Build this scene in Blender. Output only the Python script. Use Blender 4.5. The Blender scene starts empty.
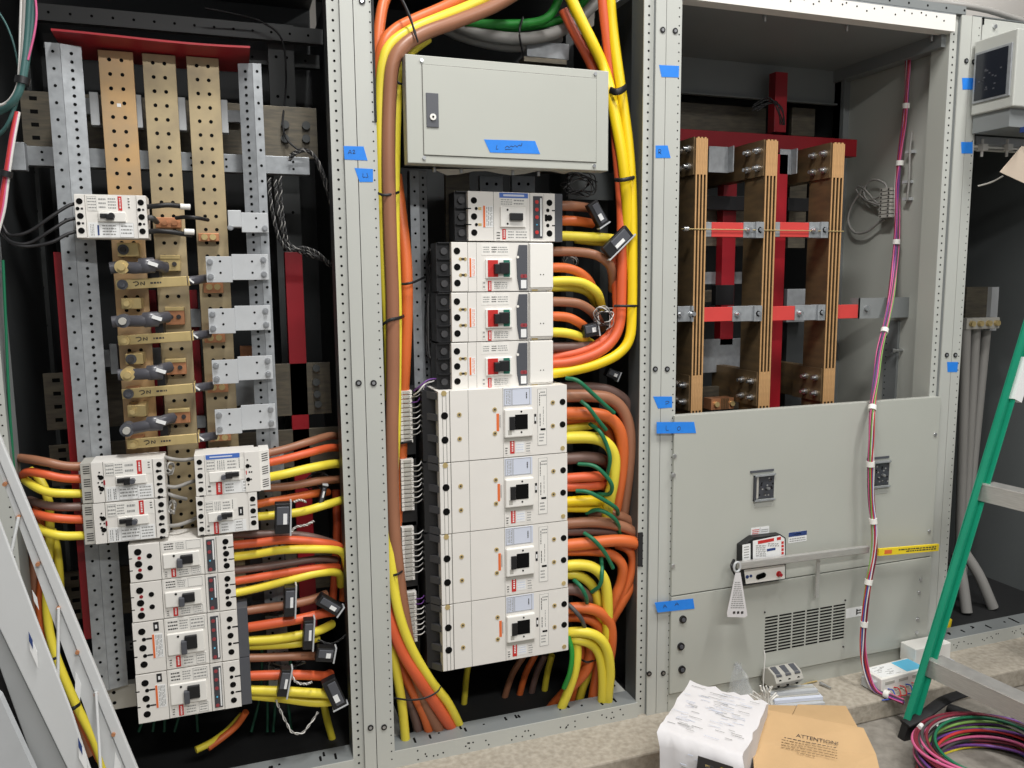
import bpy, bmesh, math, random
from mathutils import Vector, Matrix
random.seed(7)
C = bpy.context.scene.collection
# ------------------------------------------------------------------ camera
FOC = 800.0
YAW, PIT, ROL = 0.335424541, 0.127475972, -0.00857773935
CAM = Vector((-0.3336, -2.174, 1.41))
fw = Vector((math.sin(YAW)*math.cos(PIT), math.cos(YAW)*math.cos(PIT), -math.sin(PIT)))
r0 = Vector((math.cos(YAW), -math.sin(YAW), 0)); u0 = r0.cross(fw)
rt = r0*math.cos(ROL) + u0*math.sin(ROL); up = -r0*math.sin(ROL) + u0*math.cos(ROL)
cam_d = bpy.data.cameras.new('camera'); cam = bpy.data.objects.new('camera', cam_d); C.objects.link(cam)
cam_d.sensor_fit = 'HORIZONTAL'; cam_d.sensor_width = 36.0; cam_d.lens = FOC/1024*36.0
cam_d.clip_start = 0.02; cam_d.clip_end = 100
M = Matrix((rt, up, -fw)).transposed().to_4x4(); M.translation = CAM
cam.matrix_world = M
bpy.context.scene.camera = cam
def ray(x, y): return fw + rt*((x-512)/FOC) - up*((y-384)/FOC)
def P(x, y, Y=0.0):
    d = ray(x, y); return CAM + d*((Y-CAM.y)/d.y)
def PX(x, y, X):
    d = ray(x, y); return CAM + d*((X-CAM.x)/d.x)
def PZ(x, y, Z):
    d = ray(x, y); return CAM + d*((Z-CAM.z)/d.z)
def zc(p): return (p-CAM).dot(fw)
def mpp(p): return zc(p)/FOC          # metres per pixel at p
# ------------------------------------------------------------------ materials
def lin(c):
    out = []
    for v in c:
        v /= 255.0
        out.append(v/12.92 if v <= 0.04045 else ((v+0.055)/1.055)**2.4)
    return out + [1.0]
MATS = {}
def mat(name, rgb, rough=0.5, metal=0.0, noise=0.0, scale=20, spec=0.5, emit=None, streak=None, bump=0.0, rgb2=None, alpha=1.0, trans=0.0, coat=0.0):
    m = bpy.data.materials.new(name); m.use_nodes = True
    nt = m.node_tree; b = nt.nodes['Principled BSDF']
    b.inputs['Base Color'].default_value = lin(rgb)
    b.inputs['Roughness'].default_value = rough; b.inputs['Metallic'].default_value = metal
    b.inputs['Specular IOR Level'].default_value = spec
    if coat: b.inputs['Coat Weight'].default_value = coat
    if trans: b.inputs['Transmission Weight'].default_value = trans
    if alpha < 1: b.inputs['Alpha'].default_value = alpha
    if emit: b.inputs['Emission Color'].default_value = lin(rgb); b.inputs['Emission Strength'].default_value = emit
    if noise or rgb2:
        tc = nt.nodes.new('ShaderNodeTexCoord'); n = nt.nodes.new('ShaderNodeTexNoise')
        mp = nt.nodes.new('ShaderNodeMapping')
        if streak: mp.inputs['Scale'].default_value = streak
        n.inputs['Scale'].default_value = scale; n.inputs['Detail'].default_value = 5
        nt.links.new(tc.outputs['Object'], mp.inputs['Vector']); nt.links.new(mp.outputs['Vector'], n.inputs['Vector'])
        cr = nt.nodes.new('ShaderNodeValToRGB')
        base = lin(rgb)
        if rgb2: a_, b_ = base, lin(rgb2)
        else: a_ = [max(0, v*(1-noise)) for v in base[:3]]+[1]; b_ = [min(1, v*(1+noise)) for v in base[:3]]+[1]
        cr.color_ramp.elements[0].position = 0.3; cr.color_ramp.elements[1].position = 0.7
        cr.color_ramp.elements[0].color = a_; cr.color_ramp.elements[1].color = b_
        nt.links.new(n.outputs['Fac'], cr.inputs['Fac']); nt.links.new(cr.outputs['Color'], b.inputs['Base Color'])
        if bump:
            bp = nt.nodes.new('ShaderNodeBump'); bp.inputs['Strength'].default_value = bump; bp.inputs['Distance'].default_value = 0.004
            nt.links.new(n.outputs['Fac'], bp.inputs['Height']); nt.links.new(bp.outputs['Normal'], b.inputs['Normal'])
    MATS[name] = m; return m
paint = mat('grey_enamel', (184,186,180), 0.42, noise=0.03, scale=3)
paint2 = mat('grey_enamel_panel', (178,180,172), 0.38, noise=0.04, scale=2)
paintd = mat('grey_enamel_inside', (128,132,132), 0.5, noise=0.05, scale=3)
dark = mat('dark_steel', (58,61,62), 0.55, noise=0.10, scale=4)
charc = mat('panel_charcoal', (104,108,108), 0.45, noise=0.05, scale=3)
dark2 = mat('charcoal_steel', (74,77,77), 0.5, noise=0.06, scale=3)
black = mat('black_plastic', (24,24,26), 0.42)
hole = mat('hole_black', (14,14,14), 0.8, spec=0.1)
rubber = mat('black_rubber', (28,28,30), 0.7)
galv = mat('galvanised_steel', (158,162,165), 0.42, metal=0.35, noise=0.14, scale=45)
white_metal = mat('zinc_white', (186,189,191), 0.45, metal=0.1, noise=0.05, scale=20)
steel = mat('bright_steel', (200,202,204), 0.28, metal=0.9)
alum = mat('brushed_aluminium', (196,194,190), 0.35, metal=0.55, noise=0.10, scale=30, streak=(1,1,12))
bronze = mat('plated_bus_bronze', (190,172,134), 0.42, metal=0.4, rgb2=(152,138,112), scale=11)
bronze_o = mat('plated_bus_orange', (204,166,116), 0.42, metal=0.4, rgb2=(172,150,120), scale=9)
bus_dark = mat('tinned_bus_dull', (120,112,96), 0.45, metal=0.5, rgb2=(92,88,80), scale=18, streak=(1,1,6))
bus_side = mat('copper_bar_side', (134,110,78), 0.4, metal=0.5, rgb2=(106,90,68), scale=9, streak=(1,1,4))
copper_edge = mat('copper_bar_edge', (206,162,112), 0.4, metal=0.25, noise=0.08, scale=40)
copper = mat('copper_block', (196,138,100), 0.4, metal=0.5, noise=0.12, scale=40)
brass = mat('brass_plate', (206,184,130), 0.36, metal=0.5, noise=0.10, scale=30)
red_board = mat('red_insulator', (150,22,34), 0.42, noise=0.12, scale=8)
red_bright = mat('red_spacer', (204,66,62), 0.45, noise=0.06, scale=10)
cream = mat('breaker_cream', (226,223,217), 0.48, noise=0.02, scale=8)
cream2 = mat('breaker_white', (232,230,224), 0.45)
seamm = mat('seam_shadow_gap', (96,93,88), 0.7)
ink = mat('printed_ink_grey', (150,150,148), 0.6)
inkd = mat('printed_ink_dark', (52,50,50), 0.6)
labelw = mat('label_paper', (232,233,232), 0.5)
labelb = mat('label_pale_blue', (206,212,226), 0.5)
label_red = mat('label_red', (196,44,40), 0.45)
label_or = mat('label_orange', (226,112,56), 0.45)
label_blue = mat('label_blue', (70,110,190), 0.45)
label_navy = mat('label_navy', (40,62,118), 0.45)
label_cyan = mat('label_cyan', (96,190,226), 0.45)
label_yel = mat('label_yellow', (240,212,40), 0.5)
sw_green = mat('switch_green', (26,112,92), 0.45)
grey_pl = mat('grey_plastic_dark', (80,82,88), 0.4)
sleeve_m = mat('shrink_sleeve_grey', (74,74,80), 0.32, spec=.6)
teeth = mat('terminal_dark_grey', (58,58,60), 0.5)
grey_cover = mat('grey_cover', (176,174,166), 0.5)
trip_dark = mat('trip_unit_window', (64,66,72), 0.3)
dial_red = mat('dial_red', (150,60,66), 0.4)
tape_b = mat('blue_painter_tape', (32,128,226), 0.62, noise=0.05, scale=60)
ORG = mat('cable_orange', (210,104,50), 0.45, noise=0.05, scale=6)
ORG2 = mat('cable_orange_red', (214,94,54), 0.45, noise=0.05, scale=6)
YEL = mat('cable_yellow', (230,212,66), 0.42, noise=0.04, scale=6)
YELB = mat('cable_bright_yellow', (238,204,22), 0.42, noise=0.04, scale=6)
BRN = mat('cable_brown', (152,104,78), 0.42, noise=0.06, scale=6)
BRND = mat('cable_dark_brown', (112,88,80), 0.42, noise=0.06, scale=6)
GRND = mat('cable_green_shaded', (16,78,54), 0.5)  # cable green darkened, the floor shade put into the colour
GRN = mat('cable_green', (22,108,74), 0.45)
GRNB = mat('cable_bright_green', (40,140,52), 0.45)
GREYC = mat('cable_grey', (150,148,144), 0.5)
WHT = mat('wire_white', (216,214,210), 0.5)
BLK = mat('wire_black', (30,30,32), 0.5)
GRYW = mat('wire_charcoal', (74,74,74), 0.5)
TEAL = mat('tube_teal', (60,98,96), 0.4)
PNK = mat('wire_pink', (206,96,140), 0.45); PUR = mat('wire_purple', (110,64,140), 0.45)
REDW = mat('wire_red', (190,52,52), 0.45); BLU = mat('wire_blue', (56,84,170), 0.45)
LGRN = mat('wire_light_green', (120,160,80), 0.45); MAR = mat('wire_maroon', (120,36,52), 0.45)
concrete = mat('pad_concrete', (180,172,158), 0.85, rgb2=(152,144,130), scale=60, bump=0.5)
concrete2 = mat('floor_concrete', (148,143,134), 0.8, rgb2=(120,115,107), scale=30, bump=0.4)
card = mat('cardboard', (190,157,114), 0.75, noise=0.05, scale=10)
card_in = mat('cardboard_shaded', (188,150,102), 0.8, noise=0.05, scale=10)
paper = mat('paper_white', (214,212,213), 0.7, noise=0.02, scale=15)
ltgreen = mat('ladder_green', (20,140,108), 0.42, noise=0.05, scale=10)
screen_m = mat('screen_glass', (34,38,46), 0.16, spec=0.6)
wallm = mat('room_wall', (214,210,204), 0.8, noise=0.03, scale=2)
clearp = mat('clear_plastic', (240,244,246), 0.15, trans=0.5, alpha=0.5)
tan_tag = mat('tan_tag', (206,190,172), 0.6)
# ------------------------------------------------------------------ mesh builder
WC = {}
class MB:
    def __init__(s): s.v=[]; s.f=[]; s.mi=[]; s.sm=[]; s.mats=[]
    def _m(s, m):
        if m not in s.mats: s.mats.append(m)
        return s.mats.index(m)
    def add(s, vs, fs, m, smooth=False):
        o = len(s.v); k = s._m(m); s.v += [Vector(v) for v in vs]
        for f in fs: s.f.append([i+o for i in f]); s.mi.append(k); s.sm.append(smooth)
        return s
    def box(s, x0, x1, y0, y1, z0, z1, m):
        x0,x1 = min(x0,x1),max(x0,x1); y0,y1=min(y0,y1),max(y0,y1); z0,z1=min(z0,z1),max(z0,z1)
        v = [(x,y,z) for z in (z0,z1) for y in (y0,y1) for x in (x0,x1)]
        return s.add(v, [(0,2,3,1),(4,5,7,6),(0,1,5,4),(2,6,7,3),(0,4,6,2),(1,3,7,5)], m)
    def obox(s, c, ax, ay, az, m):      # centre and three half-axis vectors
        c, ax, ay, az = Vector(c), Vector(ax), Vector(ay), Vector(az)
        if ax.cross(ay).dot(az) < 0: ax = -ax
        v = [c+ax*i+ay*j+az*k for k in (-1,1) for j in (-1,1) for i in (-1,1)]
        return s.add(v, [(0,2,3,1),(4,5,7,6),(0,1,5,4),(2,6,7,3),(0,4,6,2),(1,3,7,5)], m)
    def prism(s, pts, vec, m):          # planar polygon pushed along vec
        pts = [Vector(p) for p in pts]; vec = Vector(vec); n = len(pts)
        nrm = Vector((0,0,0))
        for i in range(n): nrm += pts[i].cross(pts[(i+1)%n])
        if nrm.dot(vec) > 0: pts = pts[::-1]
        v = pts + [p+vec for p in pts]
        f = [tuple(range(n)), tuple(range(2*n-1, n-1, -1))]
        f += [(i, i+n, (i+1)%n+n, (i+1)%n) for i in range(n)]
        return s.add(v, f, m)
    def cyl(s, p0, p1, r, m, n=14, r1=None):
        p0, p1 = Vector(p0), Vector(p1); r1 = r if r1 is None else r1
        d = (p1-p0).normalized(); a = d.orthogonal().normalized(); b = d.cross(a)
        v = [p0+(a*math.cos(t)+b*math.sin(t))*r for t in [2*math.pi*i/n for i in range(n)]]
        v += [p1+(a*math.cos(t)+b*math.sin(t))*r1 for t in [2*math.pi*i/n for i in range(n)]]
        s.add(v, [(i,(i+1)%n,(i+1)%n+n,i+n) for i in range(n)], m, True)
        return s.add(v, [tuple(range(n-1,-1,-1)), tuple(range(n,2*n))], m)
    def tube(s, pts, r, m, n=10, sub=5, closed=False, flat=None, rb=None):
        pts = smooth_path([Vector(p) for p in pts], sub, closed)
        N = len(pts); T = []
        for i in range(N):
            a = pts[(i-1)%N] if (closed or i>0) else pts[i]; b = pts[(i+1)%N] if (closed or i<N-1) else pts[i]
            t = b-a; T.append(t.normalized() if t.length > 1e-9 else Vector((0,0,1)))
        nrm = T[0].orthogonal().normalized() if flat is None else (Vector(flat)-T[0]*Vector(flat).dot(T[0])).normalized()
        v = []
        for i in range(N):
            if flat is None: nrm = (nrm - T[i]*nrm.dot(T[i])).normalized()
            else:
                q = Vector(flat)-T[i]*Vector(flat).dot(T[i])
                if q.length > 1e-4: nrm = q.normalized()
            bn = T[i].cross(nrm); ra = r; rbb = r if rb is None else rb
            v += [pts[i]+nrm*math.cos(2*math.pi*k/n)*ra+bn*math.sin(2*math.pi*k/n)*rbb for k in range(n)]
        f = []
        for i in range(N if closed else N-1):
            j = (i+1)%N
            f += [(i*n+k, i*n+(k+1)%n, j*n+(k+1)%n, j*n+k) for k in range(n)]
        s.add(v, f, m, True)
        if not closed:
            s.add(v[:n], [tuple(range(n-1,-1,-1))], m); s.add(v[-n:], [tuple(range(n))], m)
        return s
    def sphere(s, c, r, m, n=10):
        c = Vector(c); v=[]; f=[]
        for i in range(1,n):
            for k in range(n*2):
                a=math.pi*i/n; b=math.pi*k/n
                v.append(c+Vector((math.sin(a)*math.cos(b),math.sin(a)*math.sin(b),math.cos(a)))*r)
        w=n*2
        for i in range(n-2):
            for k in range(w): f.append((i*w+k,(i+1)*w+k,(i+1)*w+(k+1)%w,i*w+(k+1)%w))
        f.append(tuple(range(w))); f.append(tuple(range((n-1)*w-1,(n-2)*w-1,-1)))
        return s.add(v,f,m,True)
    def grid(s, pts, m, th=None, smooth=True):   # rows of points; th: thickness vector
        R, K = len(pts), len(pts[0]); v = [Vector(p) for row in pts for p in row]
        f = [(i*K+k, i*K+k+1, (i+1)*K+k+1, (i+1)*K+k) for i in range(R-1) for k in range(K-1)]
        s.add(v, f, m, smooth)
        if th is not None:
            th = Vector(th); s.add([p+th for p in v], [q[::-1] for q in f], m, smooth)
            ring = [k for k in range(K)]+[i*K+K-1 for i in range(1,R)]+[(R-1)*K+k for k in range(K-2,-1,-1)]+[i*K for i in range(R-2,0,-1)]
            o = [v[i] for i in ring]; n = len(o)
            s.add(o+[p+th for p in o], [(i, i+n, (i+1)%n+n, (i+1)%n) for i in range(n)], m)
        return s
    def build(s, name, parent=None, label=None, cat=None, group=None, kind=None, bevel=0.0):
        lo = Vector([min(v[i] for v in s.v) for i in range(3)]); hi = Vector([max(v[i] for v in s.v) for i in range(3)])
        c = (lo+hi)/2
        if parent is None: c.z = lo.z
        me = bpy.data.meshes.new(name); me.from_pydata([v-c for v in s.v], [], s.f)
        for m in s.mats: me.materials.append(m)
        me.polygons.foreach_set('material_index', s.mi); me.polygons.foreach_set('use_smooth', s.sm); me.update()
        o = bpy.data.objects.new(name, me); C.objects.link(o); WC[o.name] = c
        if parent is not None: o.parent = parent; o.location = c-WC[parent.name]
        else: o.location = c
        tag(o, label, cat, group, kind)
        if bevel:
            b = o.modifiers.new('bevel','BEVEL'); b.width = bevel; b.segments = 2; b.limit_method='ANGLE'; b.angle_limit=math.radians(50)
        return o
def tag(o, label=None, cat=None, group=None, kind=None):
    if label: o['label'] = label
    if cat: o['category'] = cat
    if group: o['group'] = group
    if kind: o['kind'] = kind
    return o
def thing(name, loc, label, cat, group=None):
    o = bpy.data.objects.new(name, None); C.objects.link(o); o.location = loc; WC[o.name] = Vector(loc)
    o.empty_display_size = 0.02
    return tag(o, label, cat, group)
def smooth_path(p, sub, closed=False):
    if sub <= 1 or len(p) < 3: return p
    out=[]; n=len(p)
    for i in range(n if closed else n-1):
        a=p[(i-1)%n] if (closed or i>0) else p[0]*2-p[1]; b=p[i]; c=p[(i+1)%n]
        d=p[(i+2)%n] if (closed or i<n-2) else p[-1]*2-p[-2]
        for k in range(sub):
            t=k/sub; out.append(0.5*((2*b)+(c-a)*t+(2*a-5*b+4*c-d)*t*t+(3*b-a-3*c+d)*t*t*t))
    if not closed: out.append(p[-1])
    return out
_tx = {}
def text_geo(txt):
    if txt in _tx: return _tx[txt]
    cu = bpy.data.curves.new('t','FONT'); cu.body = txt; cu.size = 1.0; cu.resolution_u = 2
    o = bpy.data.objects.new('t', cu); C.objects.link(o); bpy.context.view_layer.update()
    me = bpy.data.meshes.new_from_object(o.evaluated_get(bpy.context.evaluated_depsgraph_get()))
    v=[tuple(q.co) for q in me.vertices]; f=[tuple(q.vertices) for q in me.polygons]
    bpy.data.objects.remove(o); bpy.data.meshes.remove(me)
    _tx[txt]=(v,f); return _tx[txt]
def write(mb, txt, org, rx, uy, size, m):
    v,f = text_geo(txt); rx=Vector(rx).normalized(); uy=Vector(uy).normalized(); org=Vector(org)
    mb.add([org+rx*(a[0]*size)+uy*(a[1]*size) for a in v], f, m)
def Ppath(pts): return [P(*p) for p in pts]
# ------------------------------------------------------------------ setting: pad, floor, wall, ceiling, lights
FLZ = -0.07
b=MB(); b.box(-6,7,-6,4.0,FLZ-0.1,FLZ,concrete2); b.build('floor',kind='structure')
b=MB(); b.box(-2.6,4.6,-0.185,3.0,FLZ,0,concrete); b.build('trim_1',kind='structure',bevel=0.006)
b=MB(); b.box(-6,7,3.9,4.0,FLZ,4.2,wallm); b.build('wall_back',kind='structure')
b=MB(); b.box(-6,7,-6,4.0,4.2,4.3,wallm); b.build('ceiling',kind='structure')
E_SCALE=1.0
def ceiling_or_fill_lamp(x,y,z,sx,sy,watt):
    l=bpy.data.lights.new('ceiling_or_fill_light','AREA'); l.shape='RECTANGLE'; l.size=sx; l.size_y=sy; l.energy=watt*E_SCALE; l.color=(1.0,0.985,0.965)
    o=bpy.data.objects.new('ceiling_or_fill_light',l); C.objects.link(o); o.location=(x,y,z)
    return o
# fluorescent ceiling lamps over the aisle, plus an added fill lamp
ceiling_or_fill_lamp(2.2,-1.35,3.8,0.25,1.0,58)
ceiling_or_fill_lamp(0.05,-1.30,4.05,0.22,0.9,90)
ceiling_or_fill_lamp(0.5,-3.3,3.2,2.4,0.30,108)  # added fill lamp behind the camera, evens out the frontal light
ceiling_or_fill_lamp(3.6,1.6,3.9,1.2,0.8,40)
w=bpy.data.worlds.new('room_air'); bpy.context.scene.world=w; w.use_nodes=True
w.node_tree.nodes['Background'].inputs['Color'].default_value=(0.80,0.82,0.85,1); w.node_tree.nodes['Background'].inputs['Strength'].default_value=0.33
vs=bpy.context.scene.view_settings
vs.view_transform='Standard'; vs.look='None'; vs.exposure=0.0; vs.gamma=1.0; vs.use_curve_mapping=False
bpy.context.scene.cycles.max_bounces=6
# ------------------------------------------------------------------ switchgear frames
XS=[-0.905,0.0,0.914,2.092,2.97]; HT=2.29; SILL=0.05
def post(side, xs, parent):
    """half post of a frame: side -1 stands left of a seam (perforated strip set back), +1 right of it"""
    m=MB(); g=0.001; z0,z1=0.0,HT; fw_=.047 if xs>2 else .034; so=fw_-.034
    if side<0:
        m.box(xs-fw_,xs-g,0,0.004,z0,z1,paint)            # face
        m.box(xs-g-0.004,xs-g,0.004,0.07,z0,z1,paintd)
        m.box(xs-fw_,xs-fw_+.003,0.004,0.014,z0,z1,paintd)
        m.box(xs-.066-so,xs-.031-so,0.014,0.018,z0,z1,paint)    # perforated strip
        m.box(xs-.066-so,xs-.062-so,0.018,0.09,z0,z1,paint2 if xs>2 else dark2)  # flank darkened in left and middle frames, for the shade inside
        hx=xs-0.050-so; hy=0.014
    else:
        m.box(xs+g,xs+(.042 if xs>2 else .052),0,0.004,z0,z1,paint)
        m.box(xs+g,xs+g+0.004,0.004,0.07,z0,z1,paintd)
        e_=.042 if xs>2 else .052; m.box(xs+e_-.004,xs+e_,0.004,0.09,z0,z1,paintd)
        hx=xs+e_-.009; hy=0.0
    k=0
    z=z0+0.03
    while z<z1-0.02:
        r=0.0034 if side<0 else 0.0022
        m.cyl((hx,hy-0.0004,z),(hx,hy+0.001,z),r,hole,8); z+=0.025
    return m.build('post',parent)
def sill(x0,x1,parent,name,z0,z1,flange_m,dy=0.085):
    m=MB(); m.box(x0,x1,0.002,0.006,z0,z1,paint); m.box(x0,x1,0.006,dy,z1-0.004,z1,flange_m); m.box(x0,x1,0.006,dy,z0,z0+0.004,flange_m)
    rnd=random.Random(int(x0*100)+3)
    for cx in (0.12,0.30,0.5,0.72,0.9):
        for k in range(7):
            X=x0+(x1-x0)*cx+rnd.uniform(-.05,.05); Z=z0+(z1-z0)*rnd.uniform(.2,.8)
            m.cyl((X,0.0016,Z),(X,0.003,Z),0.0026,hole,8)
            if k<3: m.cyl((X,rnd.uniform(.02,.07),z1-0.001),(X,0.05,z1+0.0004),0.0035,hole,8)
    return m.build(name,parent)
def frame(i,label,back,sidel,sider,group=None):
    x0,x1=XS[i],XS[i+1]
    t=thing('switchgear_frame',((x0+x1)/2,0.5,0),label,'cabinet frame')
    post(+1,x0,t); post(-1,x1,t)
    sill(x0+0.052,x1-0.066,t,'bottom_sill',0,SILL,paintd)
    return t
f1=frame(0,'grey switchgear frame at far left, its rails carrying breakers below vertical bronze bars',dark,dark,dark)
f2=frame(1,'grey switchgear frame in the middle, open around the tall stack of white breakers',dark,dark,dark)
f3=frame(2,'grey switchgear frame right of the middle holding copper bars above closed grey panels',dark,paintd,paintd)
f4=frame(3,'dark open switchgear frame behind the green ladder at far right',dark2,dark,dark)
def shell(t,i,depth,mb,ms,roofz,mr,left=True,right=True):
    x0,x1=XS[i]+0.006,XS[i+1]-0.006
    MB().box(x0,x1,depth,depth+0.004,0.0,HT+.12,mb).build('back_panel',t)
    if left: MB().box(x0,x0+0.003,0.07,depth,0.0,HT,ms).build('side_panel',t)
    if right: MB().box(x1-0.003,x1,0.07,depth,0.0,HT,ms).build('side_panel',t)
    MB().box(x0,x1,0.0,depth,roofz,roofz+0.004,mr).build('roof_panel',t)
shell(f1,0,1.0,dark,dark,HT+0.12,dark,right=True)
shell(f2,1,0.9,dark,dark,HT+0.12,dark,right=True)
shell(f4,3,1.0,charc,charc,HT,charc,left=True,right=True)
# frame of the bus section: roof, beam, side panel with rear channel
x0,x1=XS[2],XS[3]
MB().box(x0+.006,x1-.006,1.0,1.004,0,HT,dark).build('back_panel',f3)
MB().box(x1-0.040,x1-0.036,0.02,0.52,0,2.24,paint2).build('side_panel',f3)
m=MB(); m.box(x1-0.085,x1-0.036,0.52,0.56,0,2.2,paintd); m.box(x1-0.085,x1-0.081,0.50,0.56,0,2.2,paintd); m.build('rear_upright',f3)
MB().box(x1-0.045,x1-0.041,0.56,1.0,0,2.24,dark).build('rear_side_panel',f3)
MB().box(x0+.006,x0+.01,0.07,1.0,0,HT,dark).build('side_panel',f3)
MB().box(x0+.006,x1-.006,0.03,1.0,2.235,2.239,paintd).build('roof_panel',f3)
m=MB(); m.box(x0+.05,x1-.09,0.55,0.57,2.10,2.235,paintd); m.box(x0+.05,x1-.09,0.53,0.57,2.10,2.106,paintd); m.build('rear_cross_beam',f3)
m=MB(); m.box(x1-.10,x1-.05,0.03,0.55,2.19,2.235,paintd); m.build('side_rail',f3)
b=MB(); b.box(x0+.05,x1-.078,-0.004,0.045,2.232,2.285,cream2); b.box(x0+.05,x1-.078,-0.004,0.03,2.285,2.289,galv)
rnd=random.Random(4)
for k in range(26):
    X=x0+.15+k*.036+rnd.uniform(-.012,.012); Z=rnd.choice((2.262,2.272,2.278)); b.cyl((X,-0.0046,Z),(X,0,Z),0.003,hole,8)
b.build('top_beam',f3)
m=MB(); m.box(x0,x1-.03,0.0,0.5,2.292,2.318,paintd)
for k in range(14):
    X=x0+.1+k*.08; m.cyl((X,-0.0005,2.305),(X,0.002,2.305),0.004,hole,8)
m.build('top_cap',f3)
for xx,zz in ((1.30,2.228),(1.62,2.228),(1.98,2.225)):
    m=MB(); m.cyl((xx,0.06,2.236),(xx,0.06,2.215),0.005,steel,8); m.build('screw',f3)
# inner sides of the first two frames: post flanks and uprights
for (x,y,wd,dp) in ((0.846,0.30,0.03,0.05),(0.85,0.6,0.03,0.05)):
    MB().box(x,x+wd,y,y+dp,SILL,HT,dark2).build('rear_upright',f2)
# floor opening ledge in the middle frame
m=MB(); m.box(0.80,0.846,0.085,0.62,SILL-.006,SILL,paint)
for k in range(6): m.cyl((0.823,0.13+k*.08,SILL-.001),(0.823,0.13+k*.08,SILL+.0006),0.008,hole,10)
m.build('side_ledge',f2)
m=MB(); m.box(0.052,0.10,0.085,0.5,SILL-.006,SILL,paint); m.build('side_ledge',f2)
# recessed black bolts in the posts
def post_bolt(px,py,parent):
    c=P(px,py,0); m=MB(); m.cyl((c.x,-0.003,c.z),(c.x,0.004,c.z),0.0085,black,14); m.cyl((c.x,-0.0035,c.z),(c.x,0.0,c.z),0.0045,steel,10)
    m.build('bolt',parent)
for a in ((662.5,30,f2),(675,31,f3),(655,369,f2),(667,369,f3),(649,673.5,f2),(663,673,f3),(358.5,383,f1),(373.5,383,f2),(370.5,727.5,f1),(384,727,f2),(362,1,f1),(966,61,f3),(973.5,62,f4),(946.5,355,f3),(955,355,f4)):
    post_bolt(*a)
# dark gasket strip on the post beside the middle opening
a=P(371,0,-.004); c=P(377,122,-.004)
MB().box(a.x,c.x,-0.004,0,c.z,HT,rubber).build('gasket_strip',f2)
a=P(640,534,-.001); c=P(644,567,-.001)
MB().box(a.x,c.x,0.008,0.014,c.z,a.z,rubber).build('gasket_strip',f2)
# rear uprights and cross bars seen dark inside the left frame
for (px0,px1,y0,y1,Y,mm) in ((278,303,25,520,0.55,dark2),(32,50,20,600,0.75,dark2)):
    a=P(px0,(y0+y1)/2,Y); c=P(px1,(y0+y1)/2,Y); z1=P((px0+px1)/2,y0,Y).z; z0=P((px0+px1)/2,y1,Y).z
    m=MB(); m.box(a.x,c.x,Y,Y+.03,max(z0,0.0),z1,mm)
    for k in range(8):
        for q in (.3,.7): m.cyl((a.x+(c.x-a.x)*q,Y-.0006,z1-.1-k*.12),(a.x+(c.x-a.x)*q,Y+.002,z1-.1-k*.12),.005,hole,8)
    m.build('rear_upright',f1)
for (y0,y1,Y) in ((8,24,0.5),(36,50,0.62)):
    a=P(30,y0,Y); c=P(318,y1+20,Y)
    m=MB(); m.box(-0.82,-0.02,Y,Y+.03,P(180,y1+8,Y).z,P(180,y0+8,Y).z,dark2)
    for k in range(14): m.cyl((-0.78+k*.055,Y-.0006,P(180,(y0+y1)/2+8,Y).z),(-0.78+k*.055,Y+.002,P(180,(y0+y1)/2+8,Y).z),.004,hole,8)
    m.build('rear_cross_beam',f1)
# ------------------------------------------------------------------ blue tape
def tape(corners,Y,label,strokes=(),parent=None):
    q=[P(x,y,Y) for x,y in corners]; m=MB(); m.prism([p+Vector((0,-.0009,0)) for p in q],(0,.0008,0),tape_b)
    for st in strokes:
        pts=[P(x,y,Y)+Vector((0,-.0012,0)) for x,y in st]
        m.tube(pts,0.0007,inkd,5,3)
    return m.build('tape_strip',None,label,'tape','blue tape strips on the cabinets')
tape([(343.5,146),(363.5,146.5),(367.5,160.5),(344.5,159.5)],0,'blue tape with a scribbled A2, left post, upper of two',[[(348,154),(350,150),(351.5,154)],[(349,152.7),(351,152.6)],[(352.5,151),(354,150),(354.5,151.5),(352.8,153.5),(355.5,153)]])
tape([(354.5,168),(373,169),(373,182),(359.5,182)],0,'blue tape with a short mark, left post, lower of two',[[(363,173.5),(363,177),(365.5,177)],[(367,173),(367,174.5),(368,177),(366,177.5)]])
tape([(659,65),(679,66),(678.5,77.5),(661.5,77)],0,'blank blue tape near the top of the post left of the bus bars')
tape([(655.5,145.5),(667.5,145.5),(670.5,158),(655.5,158)],0,'blue tape with a small R, on the post beside the bus bar tops',[[(658.5,154),(658.5,149.5),(660.5,150),(660.5,152),(658.7,152),(661,154)]])
tape([(653,396.5),(672,396.5),(672,407.5),(658,408.5)],0,'blue tape with a faint squiggle, just above the closed grey panel',[[(665,402),(667,401),(669,402),(667,403.5),(665,404)]])
tape([(656.5,422),(694,422),(696,433),(656.5,433.5)],-.0135,'blue tape reading L O at the top left of the upper grey panel',[[(666,425.5),(666,430),(668.5,430)],[(679,426.5),(677,428),(678,430.2),(680,429.5),(680,427),(678.5,426.3)]])
tape([(654.5,602.5),(693,598.5),(694.5,608.5),(657.5,612.5)],-.0135,'blue tape with two letters at the top left of the lower vented panel',[[(663,608),(664.5,604.5),(666.5,607.5)],[(663.5,606.5),(666,606)],[(674.5,606),(676.5,602.5),(678.5,605)],[(675,604.7),(678,604)]])
tape([(962,78),(974,78),(974,89.5),(962.5,89.5)],0,'blue tape beside the display, on the far right post, topmost there')
tape([(961,142),(972.5,142),(972.5,153.5),(961.5,153.5)],0,'blue tape below the display, on the far right post')
tape([(947,362),(958,362),(957,372),(947.5,372)],0,'blue tape under two black bolts, on the far right post')
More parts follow.
